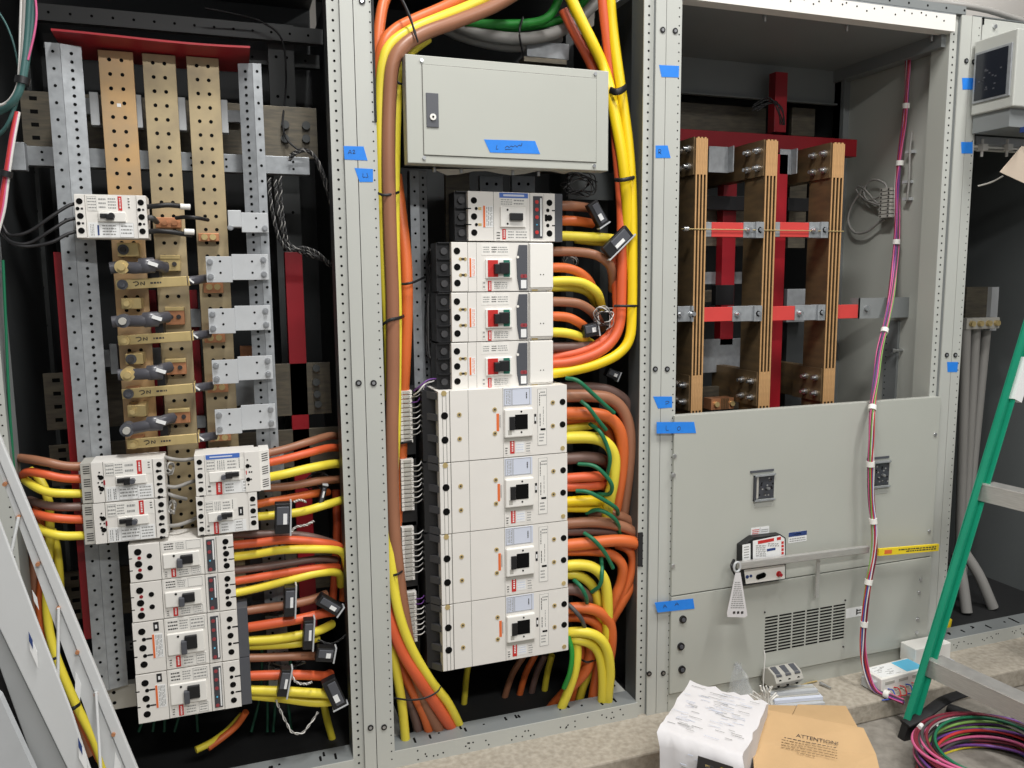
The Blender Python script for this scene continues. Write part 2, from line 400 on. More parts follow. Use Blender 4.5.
# black sheets standing in for the shade down in the cable pits
pit=mat('pit_shade_black',(26,27,28),0.8)
MB().box(XS[0]+.01,-.01,0.09,0.99,0.001,0.012,pit).build('pit_shade_sheet',f1)
MB().box(0.012,XS[2]-.012,0.09,0.89,0.001,0.012,pit).build('pit_shade_sheet',f2)
MB().box(XS[3]+.012,XS[4]-.012,0.09,0.99,0.001,0.012,pit).build('pit_shade_sheet',f4)
# ------------------------------------------------------------------ section with copper bars
GR_BUS='copper bar stacks in the right section'
PTOP=P(672,415,0).z
def bar_stack(xa,xb,ytop,label,front=0.15):
    a=P(xa,250,front); c=P(xb,250,front); x0,x1=a.x,c.x; zt=P((xa+xb)/2,ytop,front).z; zb=0.62
    t=thing('bus_bar_stack',((x0+x1)/2,front+.06,zb),label,'bus bar',GR_BUS)
    n=4; gap=(x1-x0)/(n-1); th=0.0052; dep=0.115
    for k in range(n):
        X=x0+(x1-x0-th)*k/(n-1)
        m=MB(); m.box(X,X+th,front,front+.002,zb,zt,copper_edge); m.box(X,X+th,front+.002,front+dep,zb,zt,bus_side)
        m.build('bar',t)
    for (z0,z1,nm) in ((zt-0.115,zt+0.004,'top_connector'),(PTOP-0.02,PTOP+0.10,'bottom_connector')):
        for k in range(3):
            X=x0+(x1-x0-th)*k/(n-1)+th+.0006; X2=x0+(x1-x0-th)*(k+1)/(n-1)-.0006
            m=MB(); m.box(X,X2,front+.0,front+.004,z0,z1,copper_edge); m.box(X,X2,front+.004,front+(.42 if nm[0]=='t' else .30),z0,z1,bus_side)
            m.build(nm,t)
        # clamped outer plates running back with four bolts
        m=MB(); m.box(x0-.006,x0-.0008,front+.006,front+(.42 if nm[0]=='t' else .16),z0,z1,bus_side); m.build(nm,t)
        for by in (.03,.085):
            for bz in (.028,.085):
                b_=MB(); b_.cyl((x0-.030,front+by,z0+bz),(x0-.006,front+by,z0+bz),.0062,steel,10); b_.cyl((x0-.017,front+by,z0+bz),(x0-.006,front+by,z0+bz),.0115,steel,6)
                b_.build('bolt',t)
    return x0,x1,zt
S1=bar_stack(694.2,705.6,138,'leftmost of three copper bar stacks, beside the grey post, above the closed panel')
S2=bar_stack(763.2,774.6,140.5,'middle copper bar stack between the two long red spacers, above the closed panel')
S3=bar_stack(829,840.5,143.5,'rightmost of three copper bar stacks, beside the grey side wall with the wire loom')
F3=0.15
def spacer(xa,xb,y0,y1,label,ends=(0.10,0.34),red=True,Y=0.155):
    x0=P(xa,(y0+y1)/2,Y).x; x1=P(xb,(y0+y1)/2,Y).x; z1=P((xa+xb)/2,y0,Y).z; z0=P((xa+xb)/2,y1,Y).z
    t=thing('bus_support_spacer',((x0+x1)/2,Y,z0),label,'bus bar spacer','spacers between the copper bar stacks')
    w=x1-x0
    if red:
        MB().box(x0+w*ends[0],x1-w*ends[1],Y,Y+.03,z0,z1,red_bright).build('insulator',t,bevel=.001)
        if ends[0]>0.02: MB().box(x0,x0+w*ends[0],Y+.001,Y+.03,z0,z1,galv).build('end_bracket',t,bevel=.001)
    m=MB(); m.box(x1-w*ends[1],x1-w*.08,Y-.002,Y+.03,z0-.002,z1+.002,galv); m.build('end_bracket',t,bevel=.001)
    m=MB(); m.box(x1-w*.14,x1,Y-.012,Y+.03,z0-.003,z1+.003,galv); m.build('corner_bracket',t,bevel=.001)
    for q in (x1-w*(ends[1]-.07),x1-w*.07):
        m=MB(); m.cyl((q,Y-.022,(z0+z1)/2),(q,Y-.002,(z0+z1)/2),.007,steel,10); m.cyl((q,Y-.012,(z0+z1)/2),(q,Y-.002,(z0+z1)/2),.011,steel,6); m.build('bolt',t)
spacer(706,762,222.5,237,'upper red spacer joining the left and middle copper bar stacks')
spacer(775,826,222.5,237,'upper red spacer joining the middle and right copper bar stacks')
spacer(704,760,307,321,'lower red spacer joining the left and middle copper bar stacks',(0,.5))
spacer(771,823,306,320,'lower red spacer joining the middle and right copper bar stacks',(0,.55))
spacer(676,692,307,321,'grey bolted bracket left of the leftmost copper bar stack',(0,.9),red=False)
# long pin through the stacks
m=MB(); z=P(690,229,.15).z; m.cyl((S1[0]-.05,.1485,z),(S3[1]+.01,.1485,z),.0016,brass,8); m.cyl((S1[0]-.045,.145,z),(S1[0]-.028,.145,z),.008,steel,8); m.build('tie_rod',None,'thin brass rod crossing the copper bar stacks at the upper spacers','rod')
# red stub and grey bracket out to the side panel
a=P(834,305,.18); c=P(856,318,.18)
t=thing('side_support_bracket',(a.x,.18,c.z),'grey side bracket with a red end, right of the last copper bar stack','bracket')
MB().box(a.x,c.x,.17,.20,c.z,a.z,red_bright).build('insulator',t,bevel=.001)
z1=P(862,298,.17).z; z0=P(862,318.5,.17).z
m=MB(); m.box(c.x-.002,2.052,.165,.169,z0,z1,paintd); m.box(c.x-.002,c.x+.002,.165,.21,z0,z1,paintd); m.cyl((c.x+.03,.155,(z0+z1)/2),(c.x+.03,.17,(z0+z1)/2),.01,steel,8); m.build('angle_plate',t)
# red support boards behind
def board(xa,xb,ya,yb,Y,th,label,mm=red_board,bev=.001,holes=0,name='insulator_board',cat='insulator board',grp=None):
    x0=P(xa,(ya+yb)/2,Y).x; x1=P(xb,(ya+yb)/2,Y).x; z1=P((xa+xb)/2,ya,Y).z; z0=P((xa+xb)/2,yb,Y).z
    m=MB(); m.box(x0,x1,Y,Y+th,z0,z1,mm)
    for k in range(holes):
        z=z0+(z1-z0)*(k+.5)/holes
        for q in (.3,.7): m.cyl((x0+(x1-x0)*q,Y-.0006,z),(x0+(x1-x0)*q,Y+.002,z),.005,hole,8)
    return m.build(name,None,label,cat,grp,bevel=bev)
board(676,857,134,152,.40,.04,'long horizontal red board behind the tops of the copper bar stacks')
board(775,787,72,132,.46,.04,'short upright red board standing above the long horizontal red board')
board(772,784,154,412,.30,.05,'tall upright red board just right of the middle copper bar stack')
board(722,735,175,345,.42,.04,'narrow red board between the left and middle copper bar stacks')
GB='dull bus plates behind the copper bar stacks'
board(680,766,105,134,.62,.02,'wide dull plate above the long red board, upper left of the bus section',bus_dark,name='bus_plate',cat='bus bar',grp=GB)
board(792,815,108,136,.58,.02,'small dull plate above the long red board, upper right of the bus section',bus_dark,name='bus_plate',cat='bus bar',grp=GB)
board(692,745,208,246,.46,.02,'dull plate behind the upper red spacer, left gap of the copper bars',bus_dark,name='bus_plate',cat='bus bar',grp=GB)
board(697,745,339,372,.42,.02,'wide bright steel plate low in the left gap of the copper bars',galv,name='bus_plate',cat='bus bar',grp=GB)
board(697,745,386,410,.40,.02,'dull plate at the very bottom of the left copper bar gap',bus_dark,name='bus_plate',cat='bus bar',grp=GB)
board(703,742,272,284,.46,.02,'pale strip of plate at mid height in the left copper bar gap',galv,name='bus_plate',cat='bus bar',grp=GB)
board(697,728,290,302,.44,.02,'small dull plate above the lower red spacer in the left gap',bus_dark,name='bus_plate',cat='bus bar',grp=GB)
board(789,806,180,248,.45,.02,'narrow upright dull plate behind the right upper red spacer',bus_dark,name='bus_plate',cat='bus bar',grp=GB)
board(787,807,289,322,.40,.02,'narrow bright plate behind the right lower red spacer',galv,name='bus_plate',cat='bus bar',grp=GB)
board(786,806,322,408,.44,.03,'dark upright plate low in the right copper bar gap',dark,name='support_plate',cat='plate')
board(706,748,196,210,.38,.03,'black insulating block high in the left copper bar gap',black,name='insulating_block',cat='insulator',grp='black blocks between the copper bars')
board(788,810,198,211,.38,.03,'black insulating block high in the right copper bar gap',black,name='insulating_block',cat='insulator',grp='black blocks between the copper bars')
board(716,734,285,305,.36,.03,'black block with bolts behind the lower left red spacer',black,name='insulating_block',cat='insulator',grp='black blocks between the copper bars')
for (xa,xb,ya,yb,lb) in ((709,729,146,172,'grey angle bracket on the bar between left and middle copper stacks'),(780,792,149,174,'grey angle bracket on the bar between middle and right copper stacks')):
    x0=P(xa,(ya+yb)/2,.30).x;x1=P(xb,(ya+yb)/2,.30).x;z1=P(xa,ya,.30).z;z0=P(xa,yb,.30).z
    m=MB(); m.box(x0,x1,.30,.304,z0,z1,galv); m.box(x1-.004,x1,.27,.304,z0,z1,galv); m.build('angle_bracket',None,lb,'bracket','angle brackets by the copper bars')
m=MB(); c=P(720,403,.30); m.box(c.x-.05,c.x+.045,.28,.33,c.z-.02,c.z+.02,copper)
for q in (-.03,.035): m.cyl((c.x+q,.27,c.z),(c.x+q,.28,c.z),.01,brass,8)
for q in range(5): m.box(c.x-.01+q*.007,c.x-.007+q*.007,.276,.28,c.z-.018,c.z+.02,bus_side)
m.build('copper_joint_block',None,'brown copper joint block at the bottom of the left bar gap','bus joint')
# tangled black wires above the red board
m=MB(); rnd=random.Random(2)
for k in range(6):
    pts=[P(755+rnd.uniform(-4,4),108+rnd.uniform(-3,3),.40),P(770+rnd.uniform(-4,4),100+rnd.uniform(-4,6),.38),P(778+rnd.uniform(-3,5),108+rnd.uniform(-4,4),.36),P(783+rnd.uniform(-3,3),125,.37)]
    m.tube(pts,.0022,BLK,6,4)
m.build('black_wire_tangle',None,'tangle of black wires over the red boards at the top','wires')
# ------------------------------------------------------------------ closed grey panels
px0,px1=0.957,2.040; Yp=-0.013
zt=P(800,407,Yp).z; zcr=P(800,577,Yp).z; zb=P(800,669,Yp).z
t=thing('cover_panel',((px0+px1)/2,0,zcr),'large upper grey cover panel with two square meter windows','panel')
m=MB(); m.box(px0,px1,Yp,-.001,zcr+.003,zt,paint2); m.box(px0,px1,-.001,.016,zt-.0025,zt,paint2)
m.build('panel_sheet',t,bevel=.0015)
def screws(lst,parent,Y,mm=steel,r=.006):
    for (x,y) in lst:
        c=P(x,y,Y); m=MB(); m.cyl((c.x,Y-.004,c.z),(c.x,Y+.001,c.z),r,mm,10,r*1.25); m.build('screw',parent)
screws([(674.5,456),(673.5,475),(935,434.5),(929,531),(673,566)],t,Yp)
def meter(px,py,parent,dark_px=22):
    c=P(px,py,Yp); s=mpp(c); h=13*s; w=13.5*s
    f=MB(); Y=Yp
    f.box(c.x-w,c.x+w,Y-.003,Y,c.z-h,c.z-h*.86,paint2); f.box(c.x-w,c.x+w,Y-.003,Y,c.z+h*.9,c.z+h,paint2)
    f.box(c.x-w,c.x-w*.86,Y-.010,Y,c.z-h,c.z+h,trip_dark); f.box(c.x+w*.78,c.x+w,Y-.004,Y,c.z-h,c.z+h,paint2)
    f.box(c.x-w*.86,c.x-w*.62,Y-.006,Y,c.z-h*.8,c.z+h*.9,grey_cover)
    f.box(c.x-w,c.x+w*.8,Y-.012,Y,c.z+h*.92,c.z+h*1.02,galv); f.box(c.x-w,c.x+w*.8,Y-.012,Y,c.z-h*1.02,c.z-h*.92,galv)
    fr=f.build('meter_window',parent)
    m=MB(); m.box(c.x-w*.6,c.x+w*.78,Y-.003,Y-.0005,c.z-h*.9,c.z+h*.9,trip_dark); 
    rnd=random.Random(int(px))
    for k in range(26):
        a=c.x+w*rnd.uniform(-.55,.65); z=c.z+h*rnd.uniform(-.8,.7); m.box(a,a+w*.12,Y-.0036,Y-.003,z,z+h*.1,rnd.choice((inkd,ink,hole)))
    m.cyl((c.x-w*.05,Y-.014,c.z+h*.02),(c.x+w*.22,Y-.012,c.z-h*.08),.0045,steel,8)
    m.build('dial_plate',fr)
    s_=MB(); s_.box(c.x-w*1.3,c.x+w*.72,Y-.004,Y,c.z+h*1.22,c.z+h*1.38,grey_pl); s_.build('slot',fr)
    n=MB(); n.box(c.x-w*.85,c.x+w*.75,Y-.0012,Y,c.z-h*1.55,c.z-h*1.08,paint); n.build('name_strip',fr)
meter(764.5,487,t); meter(880,474,t)
# stickers on the panel
def sticker(xa,xb,ya,yb,label,layers,name='sticker',Y=Yp,slope=0):
    x0=P(xa,(ya+yb)/2,Y).x; x1=P(xb,(ya+yb)/2,Y).x; z1=P((xa+xb)/2,ya,Y).z; z0=P((xa+xb)/2,yb,Y).z
    m=MB(); W,H=x1-x0,z1-z0
    m.box(x0,x1,Y-.0006,Y,z0,z1,labelw)
    for (s0,s1,t0,t1,mm) in layers: m.box(x0+s0*W,x0+s1*W,Y-.0011,Y-.0005,z1-t1*H,z1-t0*H,mm)
    return m.build(name,None,label,'sticker')
def lines(s0,s1,t0,t1,n,mm,seed=1):
    rnd=random.Random(seed); out=[]
    for k in range(n):
        t=t0+(t1-t0)*(k+.2)/n; h=(t1-t0)/n*.45; s=s0
        while s<s1-.02:
            w_=rnd.uniform(.04,.12)*(s1-s0)*1.2; e=min(s1,s+w_); out.append((s,e,t,t+h,mm)); s=e+.02*(s1-s0)*1.5
    return out
sticker(751,769,527,534.5,'small white sticker with faint red print above the handle plate',lines(.06,.44,.2,.9,3,label_red,3)+lines(.55,.95,.3,.8,2,ink,4)+[(.48,.5,.05,.95,ink)])
sticker(788.5,806.5,531.5,542,'small white sticker with a navy header, right of the handle plate',[(0,1,0,.42,label_navy)]+lines(.3,.7,.12,.34,1,labelw,8)+lines(.06,.94,.55,.95,2,ink,5))
sticker(846,862,607.5,617,'small white code sticker right of the vent slots',[(.62,.7,.2,.8,inkd)]+lines(.66,.95,.25,.8,2,inkd,9))
# handle plate with latch bar
a=P(740,565,Yp-.02)
t2=thing('latch_mechanism',(a.x,Yp,a.z-.05),'latch with long aluminium bar and red printed white plate on the panel','latch')
def zx(x,y,Y=Yp): return P(x,y,Y)
Yh=Yp-.03
m=MB(); q=[zx(x,y,Yh) for x,y in ((742,546),(754,537.5),(781,534.5),(786,538),(786,579),(744,586),(741,584))]
m.prism(q,(0,.029,0),black); m.build('housing',t2,bevel=.002)
m=MB(); q=[zx(x,y,Yh-.0012) for x,y in ((753,541),(780,535.5),(784.5,538.5),(785,556),(753,561))]; m.prism(q,(0,.001,0),labelw)
def quadp(mb,px,Y,mm,th=.0006): mb.prism([zx(x,y,Y) for x,y in px],(0,th,0),mm)
quadp(m,((758,541),(774,538),(774,541),(758,544.2)),Yh-.0019,label_red)
quadp(m,((777,537.5),(781,536.8),(781,539.6),(777,540.3)),Yh-.0019,label_red)
for yy in (541.5,545,548.5,552): quadp(m,((781.5,yy),(783.8,yy-.3),(783.8,yy+2.2),(781.5,yy+2.5)),Yh-.0019,label_red)
quadp(m,((767,549),(775.5,547.6),(775.5,550),(767,551.4)),Yh-.0019,label_navy)
rnd=random.Random(5)
for k in range(6):
    yy=545.5+k*2; s=756
    while s<766:
        e=min(766,s+rnd.uniform(1,3)); quadp(m,((s,yy),(e,yy-.25),(e,yy+.6),(s,yy+.85)),Yh-.0019,ink); s=e+.7
    s=768
    if k<2:
        while s<779: e=min(779,s+rnd.uniform(1,3)); quadp(m,((s,yy-2),(e,yy-2.25),(e,yy-1.4),(s,yy-1.15)),Yh-.0019,ink); s=e+.7
m.build('warning_label',t2)
m=MB(); q=[zx(x,y,Yh-.0014) for x,y in ((742.5,545),(750.5,543.5),(750.5,560.5),(742.5,562))]; m.prism(q,(0,.001,0),labelw)
for k in range(5): quadp(m,((744,547+k*2.6),(749,546.2+k*2.6),(749,547+k*2.6),(744,547.8+k*2.6)),Yh-.002,ink)
m.build('side_label',t2)
m=MB(); q=[zx(x,y,Yh-.0012) for x,y in ((744,570),(785,564.5),(785,578.5),(746,584))]; m.prism(q,(0,.001,0),cream2); m.build('lower_plate',t2)
m=MB(); c=zx(761,576,Yh-.003); m.obox(c,(.010,0,.0018),(0,.002,0),(0,0,.0085),hole); 
for sgn in (-1,1): m.cyl(c+Vector((sgn*.010,-.002,sgn*.0018)),c+Vector((sgn*.010,.002,sgn*.0018)),.0085,hole,14)
m.build('keyhole',t2)
m=MB(); c=zx(747.5,577,Yh-.003); m.cyl(c,c+Vector((0,.003,0)),.006,label_navy,12); m.cyl(c+Vector((.014,0,.001)),c+Vector((.014,.003,.001)),.005,label_navy,12); m.build('blue_button',t2)
c=zx(779,574,Yh-.003); m=MB(); m.cyl(c,c+Vector((0,.003,0)),.010,label_red,14); m.cyl(c+Vector((0,-.012,0)),c,.006,red_board,12); m.build('red_button',t2)
m=MB(); p0=zx(738,565.5,Yh-.02); p1=zx(868,549,Yh-.01); d=(p1-p0).normalized(); n_=Vector((0,1,0)); z_=d.cross(n_).normalized()
hw=.0125; L=(p1-p0).length
m.obox((p0+p1)/2,d*(L/2),n_*.008,z_*hw,alum); m.build('latch_bar',t2,bevel=.003)
m=MB(); c=zx(737,567,Yh-.025); ring=[c+Vector((math.cos(i/12*6.283)*.012,0,math.sin(i/12*6.283)*.016)) for i in range(12)]
m.tube(ring,.004,white_metal,8,2,closed=True); m.build('ring',t2)
m=MB(); m.tube([zx(734,560,Yh),zx(731.5,566,Yh-.02),zx(735,574,Yh-.02),zx(739,577,Yh-.01)],.0045,black,8,5); m.build('cord_loop',t2)
m=MB(); m.box(zx(818,566,Yh).x,zx(821,566,Yh).x,Yh+.005,Yh+.011,zx(820,598,Yh).z,zx(820,556,Yh).z,alum); m.build('drop_rod',t2)
# yellow sticker at the bar's right end
m=MB(); p0=zx(878,552.2,Yh-.012); p1=zx(938,547.2,Yh-.012); d=(p1-p0).normalized(); z_=d.cross(n_).normalized(); L=(p1-p0).length
m.obox((p0+p1)/2,d*(L/2),n_*.004,z_*.0125,label_yel)
m2=m
rnd=random.Random(8); s=0.30
for row in (-.4,.35):
    s=.32 if row<0 else .45
    while s<.95:
        e=min(.95,s+rnd.uniform(.02,.06)); c_=p0+d*L*(s+e)/2+z_*(.0125*row*-.8)+Vector((0,-.0042,0)); m.obox(c_,d*(L*(e-s)/2),n_*.0004,z_*.002,inkd); s=e+.012
m.obox(p0+d*L*.15+Vector((0,-.0042,0)),d*L*.06,n_*.0004,z_*.007,label_or)
m.build('warning_sticker',t2)
# paper tag hanging from the latch
m=MB(); Yt=Yh-.028
q=[zx(x,y,Yt) for x,y in ((735.5,573),(740.5,572.5),(747.5,615.5),(745,617.5),(727.5,617),(727,613))]
m.prism(q,(0,.0008,0),paper)
rnd=random.Random(12)
for k in range(13):
    yy=582+k*2.1; fr=(yy-573)/44; xl=735.5-7.5*fr+1; xr=740.5+6.2*fr-1.2; s=xl
    while s<xr: e=min(xr,s+rnd.uniform(1,3)); quadp(m,((s,yy),(e,yy-.1),(e,yy+.9),(s,yy+1)),Yt-.0006,ink); s=e+.6
for (sx) in (733,737,741): quadp(m,((sx,611.5),(sx+2.4,611.2),(sx+2.4,613.6),(sx,613.9)),Yt-.0006,inkd)
m.build('paper_tag',None,'white printed paper tag hanging from the latch on the panel','tag')
# lower vented panel
t3=thing('cover_panel',((px0+px1)/2,0,zb),'lower grey cover panel with a block of vent slots','panel')
m=MB(); m.box(px0,px1,Yp,-.001,zb+.003,zcr-.001,paint2); m.build('panel_sheet',t3,bevel=.0015)
va=P(764,640,Yp); ncol,nrow=6,12
xa0,xa1=P(764,633,Yp).x,P(845,622,Yp).x; za1=P(764.5,617,Yp).z; za0=P(764.5,654,Yp).z
m=MB()
for i in range(ncol):
    for j in range(nrow):
        X=xa0+(xa1-xa0)*(i+.06)/ncol; X2=xa0+(xa1-xa0)*(i+.94)/ncol; Z=za1-(za1-za0)*(j+.12)/nrow; Z2=za1-(za1-za0)*(j+.62)/nrow
        m.box(X,X2,Yp-.0006,Yp+.001,Z2,Z,hole)
m.build('vent_slots',t3)
screws([(920.5,579.5),(919,592.5),(917.5,619),(916.5,632.5)],t3,Yp)
screws([(764.5,612),(845,600),(843,646.5)],t3,Yp,inkd,.0025)
for (x,y) in ((682.5,619),(680.5,646),(681.5,669)):
    c=P(x,y,Yp); m=MB(); m.cyl((c.x,Yp-.006,c.z),(c.x,Yp,c.z),.0125,black,16); m.cyl((c.x,Yp-.009,c.z),(c.x,Yp-.005,c.z),.007,grey_pl,6); m.build('black_bolt',t3)
# base kick plate
m=MB(); m.box(px0,px1,-.004,.0,0.0,zb,paint2); m.build('kick_plate',f3)
# ------------------------------------------------------------------ wires on the side wall
XW=2.054
t=thing('terminal_block',(XW,.31,1.63),'pale terminal block on the side wall right of the copper bars','terminal block')
q0=PX(881,190.5,XW); q1=PX(899,218,XW)
n=8; ya,yb=PX(881.5,200,XW-.04).y,PX(896,205,XW-.02).y
for k in range(n):
    z=q0.z-(q0.z-q1.z)*k/n; m=MB(); m.box(XW-.05,XW,yb,ya,z-.8*(q0.z-q1.z)/n,z,grey_cover)
    for e in (0.15,.85): m.cyl((XW-.051,ya+(yb-ya)*e,z-.006),(XW-.046,ya+(yb-ya)*e,z-.006),.004,inkd,8)
    m.build('terminal',t)
rnd=random.Random(6)
def side(pts,X=XW-.03): return [PX(x,y,X) for x,y in pts]
def grey_wire(pts,label,r=.0042,X=XW-.03,mm=GREYC):
    MB().tube(side(pts,X),r,mm,8,6).build('grey_wire',None,label,'wire','grey wires at the side wall')
grey_wire([(882,196),(868,200),(864,190),(872,180),(884,183),(888,192)],'grey wire looping in a small circle left of the side terminal block')
grey_wire([(882,206),(866,200),(856,190),(862,187),(876,202),(882,203)],'grey wires fanning left from the side terminal block')
grey_wire([(862,190),(852,205),(848,220),(854,232),(866,232),(878,223),(884,220)],'grey wire in a wide loop left of the side terminal block',.0052)
grey_wire([(912,132),(910,150),(909,180),(907,200)],'grey wire running down the side wall to the terminal block',.004)
m=MB()
for (x,y) in ((848,210),(855,198),(862,232),(878,224),(874,178),(849,222)): c=PX(x,y,XW-.03); m2=MB(); 
for (x,y,lb) in ((912,152,'upper pale clip'),(909,182,'middle pale clip'),(909,199,'lower pale clip')):
    c=PX(x,y,XW-.01); m=MB(); m.box(XW-.03,XW,c.y-.012,c.y+.012,c.z-.005,c.z+.005,white_metal); m.build('wire_clip',None,lb+' holding wires on the grey side wall','clip','wire clips on the side wall')
c=PX(903,350,XW); m=MB(); m.cyl((XW-.05,c.y,c.z),(XW,c.y,c.z),.005,steel,10); m.cyl((XW-.055,c.y,c.z),(XW-.04,c.y,c.z),.008,steel,6); m.build('stud_bolt',None,'lone steel stud on the grey side wall above the panel','bolt')
# strut on the side wall under the bracket
a=PX(888,320,XW); m=MB(); a2=PX(901,320,XW); m.box(XW-.012,XW,a2.y,a.y,0.1,a.z,paintd)
for k in range(20): m.cyl((XW-.0126,a.y-.01,a.z-.04-k*.025),(XW-.01,a.y-.01,a.z-.04-k*.025),.003,hole,6)
m.build('wall_strut',None,'thin perforated strut on the side wall behind the wire loom','strut')
# hanging loom of coloured wires
path=[(909,28,.34),(908,60,.33),(907,90,.32),(905,120,.30),(901,150,.27),(898,185,.25),(897.5,215,.23),(896,250,.20),(892,290,.15),(887,320,.11),(880,350,.06),(876,380,.0),(872,410,-.05),(871,440,-.06),(870.5,465,-.06),(871,500,-.06),(874,530,-.07),(873,555,-.075),(868,585,-.08),(865,610,-.08),(863,640,-.085),(865,665,-.10),(874,690,-.14),(888,708,-.19),(903,718,-.24)]
base=[P(*p) if P(*p).x<2.02 else PX(p[0],p[1],2.02) for p in path]
base=base[:-1]+[base[-1]]
for p in base: p.z=max(p.z,.016)
t=thing('wire_loom',base[-1],'loom of coloured wires hanging down the front of the right section','wire loom')
cols=[PNK,PUR,PNK,REDW,MAR,PUR,WHT,BLU,REDW,WHT,LGRN,BLK,PNK,PUR,GRYW]
def bundle(t,base,cols,rad,rw,twist,seed,name='wire',sub=5):
    rnd=random.Random(seed)
    for k,mm in enumerate(cols):
        pts=[]
        for i,p in enumerate(base):
            tg=(base[min(i+1,len(base)-1)]-base[max(i-1,0)]).normalized()
            a=tg.cross(Vector((0.3,1,0.1))).normalized(); b_=tg.cross(a)
            th=2*math.pi*k/len(cols)*1.0+twist*i+rnd.uniform(-.35,.35); rr=rad*(0.35+.65*((k*7)%len(cols))/len(cols))*rnd.uniform(.8,1.25)
            pts.append(p+a*math.cos(th)*rr+b_*math.sin(th)*rr)
        MB().tube(pts,rw,mm,6,sub).build(name,t)
bundle(t,base,cols,.0100,.0023,.30,3)
def band(t,c,d,r,h,mm,name='cable_tie'):
    d=d.normalized(); m=MB(); m.cyl(c-d*h,c+d*h,r,mm,14); m.build(name,t)
for i in ((906,106),(898.5,163),(898,242),(884,331),(872,408),(870.5,464),(873,521),(868.5,582),(864,624),(889,707)):
    k=min(range(len(path)-1),key=lambda j:abs(path[j][1]-i[1])+abs(path[j+1][1]-i[1]))
    f_=(i[1]-path[k][1])/(path[k+1][1]-path[k][1]+1e-6); c=base[k].lerp(base[k+1],f_)
    band(t,c,base[k+1]-base[k],.0135,.009,cream2)
# ------------------------------------------------------------------ breakers
class BR:
    """one moulded case breaker; s runs left to right 0..1, t top to bottom 0..1 over its face"""
    def __init__(s, xa, xb, ya, yb, Y, depth, label, group, xm=None):
        cx=(xa+xb)/2; cy=(ya+yb)/2
        s.x0=P(xa,cy,Y).x; s.x1=P(xb,cy,Y).x; s.z1=P(cx,ya,Y).z; s.z0=P(cx,yb,Y).z; s.Y=Y; s.W=s.x1-s.x0; s.H=s.z1-s.z0
        s.depth=depth; s.rnd=random.Random(int(xa*13+ya*7))
        s.t=thing('circuit_breaker',((s.x0+s.x1)/2,Y+depth/2,s.z0),label,'circuit breaker',group)
    def X(s,a): return s.x0+a*s.W
    def Z(s,a): return s.z1-a*s.H
    def bx(s,m,s0,s1,t0,t1,h,mm,back=0.001):     # raised block, height h in front of the face (negative: recessed start)
        m.box(s.X(s0),s.X(s1),s.Y-h,s.Y+back,s.Z(t1),s.Z(t0),mm); return m
    def case(s,s0=0,s1=1,mm=None,gaps=(),holes=(),name='case',step=0.0,bev=.0018):
        mm=mm or cream; m=MB(); g=.0006
        m.box(s.X(s0),s.X(s1),s.Y+step,s.Y+s.depth,s.z0+g,s.z1-g,mm)
        for (a,b,c,d) in gaps: m.box(s.X(a),s.X(b),s.Y+step-.0004,s.Y+step+.001,s.Z(d),s.Z(c),seamm)
        for (a,c,r) in holes: s.hole(m,a,c,r,s.Y+step)
        return m.build(name,s.t,bevel=bev)
    def hole(s,m,a,c,r,Y=None,mm=None,ring=None):
        Y=s.Y if Y is None else Y; x,z=s.X(a),s.Z(c)
        if ring: m.cyl((x,Y-.0005,z),(x,Y+.001,z),r*1.35,ring,12)
        m.cyl((x,Y-.0009,z),(x,Y+.001,z),r,mm or hole,12)
    def plate(s,name,s0,s1,t0,t1,h,mm,par=None,bev=0.0008,back=.001):
        return s.bx(MB(),s0,s1,t0,t1,h,mm,back).build(name,par or s.t,bevel=bev)
    def label(s,name,s0,s1,t0,t1,mm,layers=(),h=.0007,Yo=0):
        m=MB(); Y=s.Y-Yo; m.box(s.X(s0),s.X(s1),Y-h,Y+.0005,s.Z(t1),s.Z(t0),mm)
        for (a,b,c,d,k) in layers: m.box(s.X(a),s.X(b),Y-h-.0004,Y-h+.0001,s.Z(d),s.Z(c),k)
        return m.build(name,s.t)
    def rows(s,s0,s1,t0,t1,n,mm,vert=False):
        out=[]; r=s.rnd
        for k in range(n):
            if not vert:
                t=t0+(t1-t0)*(k+.25)/n; h=(t1-t0)/n*.4; a=s0
                while a<s1-.006:
                    e=min(s1,a+(s1-s0)*r.uniform(.06,.28)); out.append((a,e,t,t+h,mm)); a=e+(s1-s0)*.05
            else:
                q=s0+(s1-s0)*(k+.25)/n; w=(s1-s0)/n*.4; a=t0
                while a<t1-.01:
                    e=min(t1,a+(t1-t0)*r.uniform(.06,.28)); out.append((q,q+w,a,e,mm)); a=e+(t1-t0)*.05
        return out
    def frame(s,s0,s1,t0,t1,w=.003,mm=None):
        mm=mm or ink; wt=w*s.W/s.H
        return [(s0,s1,t0,t0+wt,mm),(s0,s1,t1-wt,t1,mm),(s0,s0+w,t0,t1,mm),(s1-w,s1,t0,t1,mm)]
    def redword(s,s0,s1,t0,t1,name='red_label'):
        w=s1-s0; lay=[]
        a=t0+(t1-t0)*.12
        while a<t1-(t1-t0)*.15:
            e=a+(t1-t0)*s.rnd.uniform(.05,.1); lay.append((s0+w*.35,s1-w*.3,a,min(e,t1),labelw)); a=e+(t1-t0)*.05
        return s.label(name,s0,s1,t0,t1,label_red,lay,h=.0009)
GB1='white breakers in the left frame'; GB2='three matching mid-size breakers in the middle frame'; GB3='four large breakers in the middle frame'
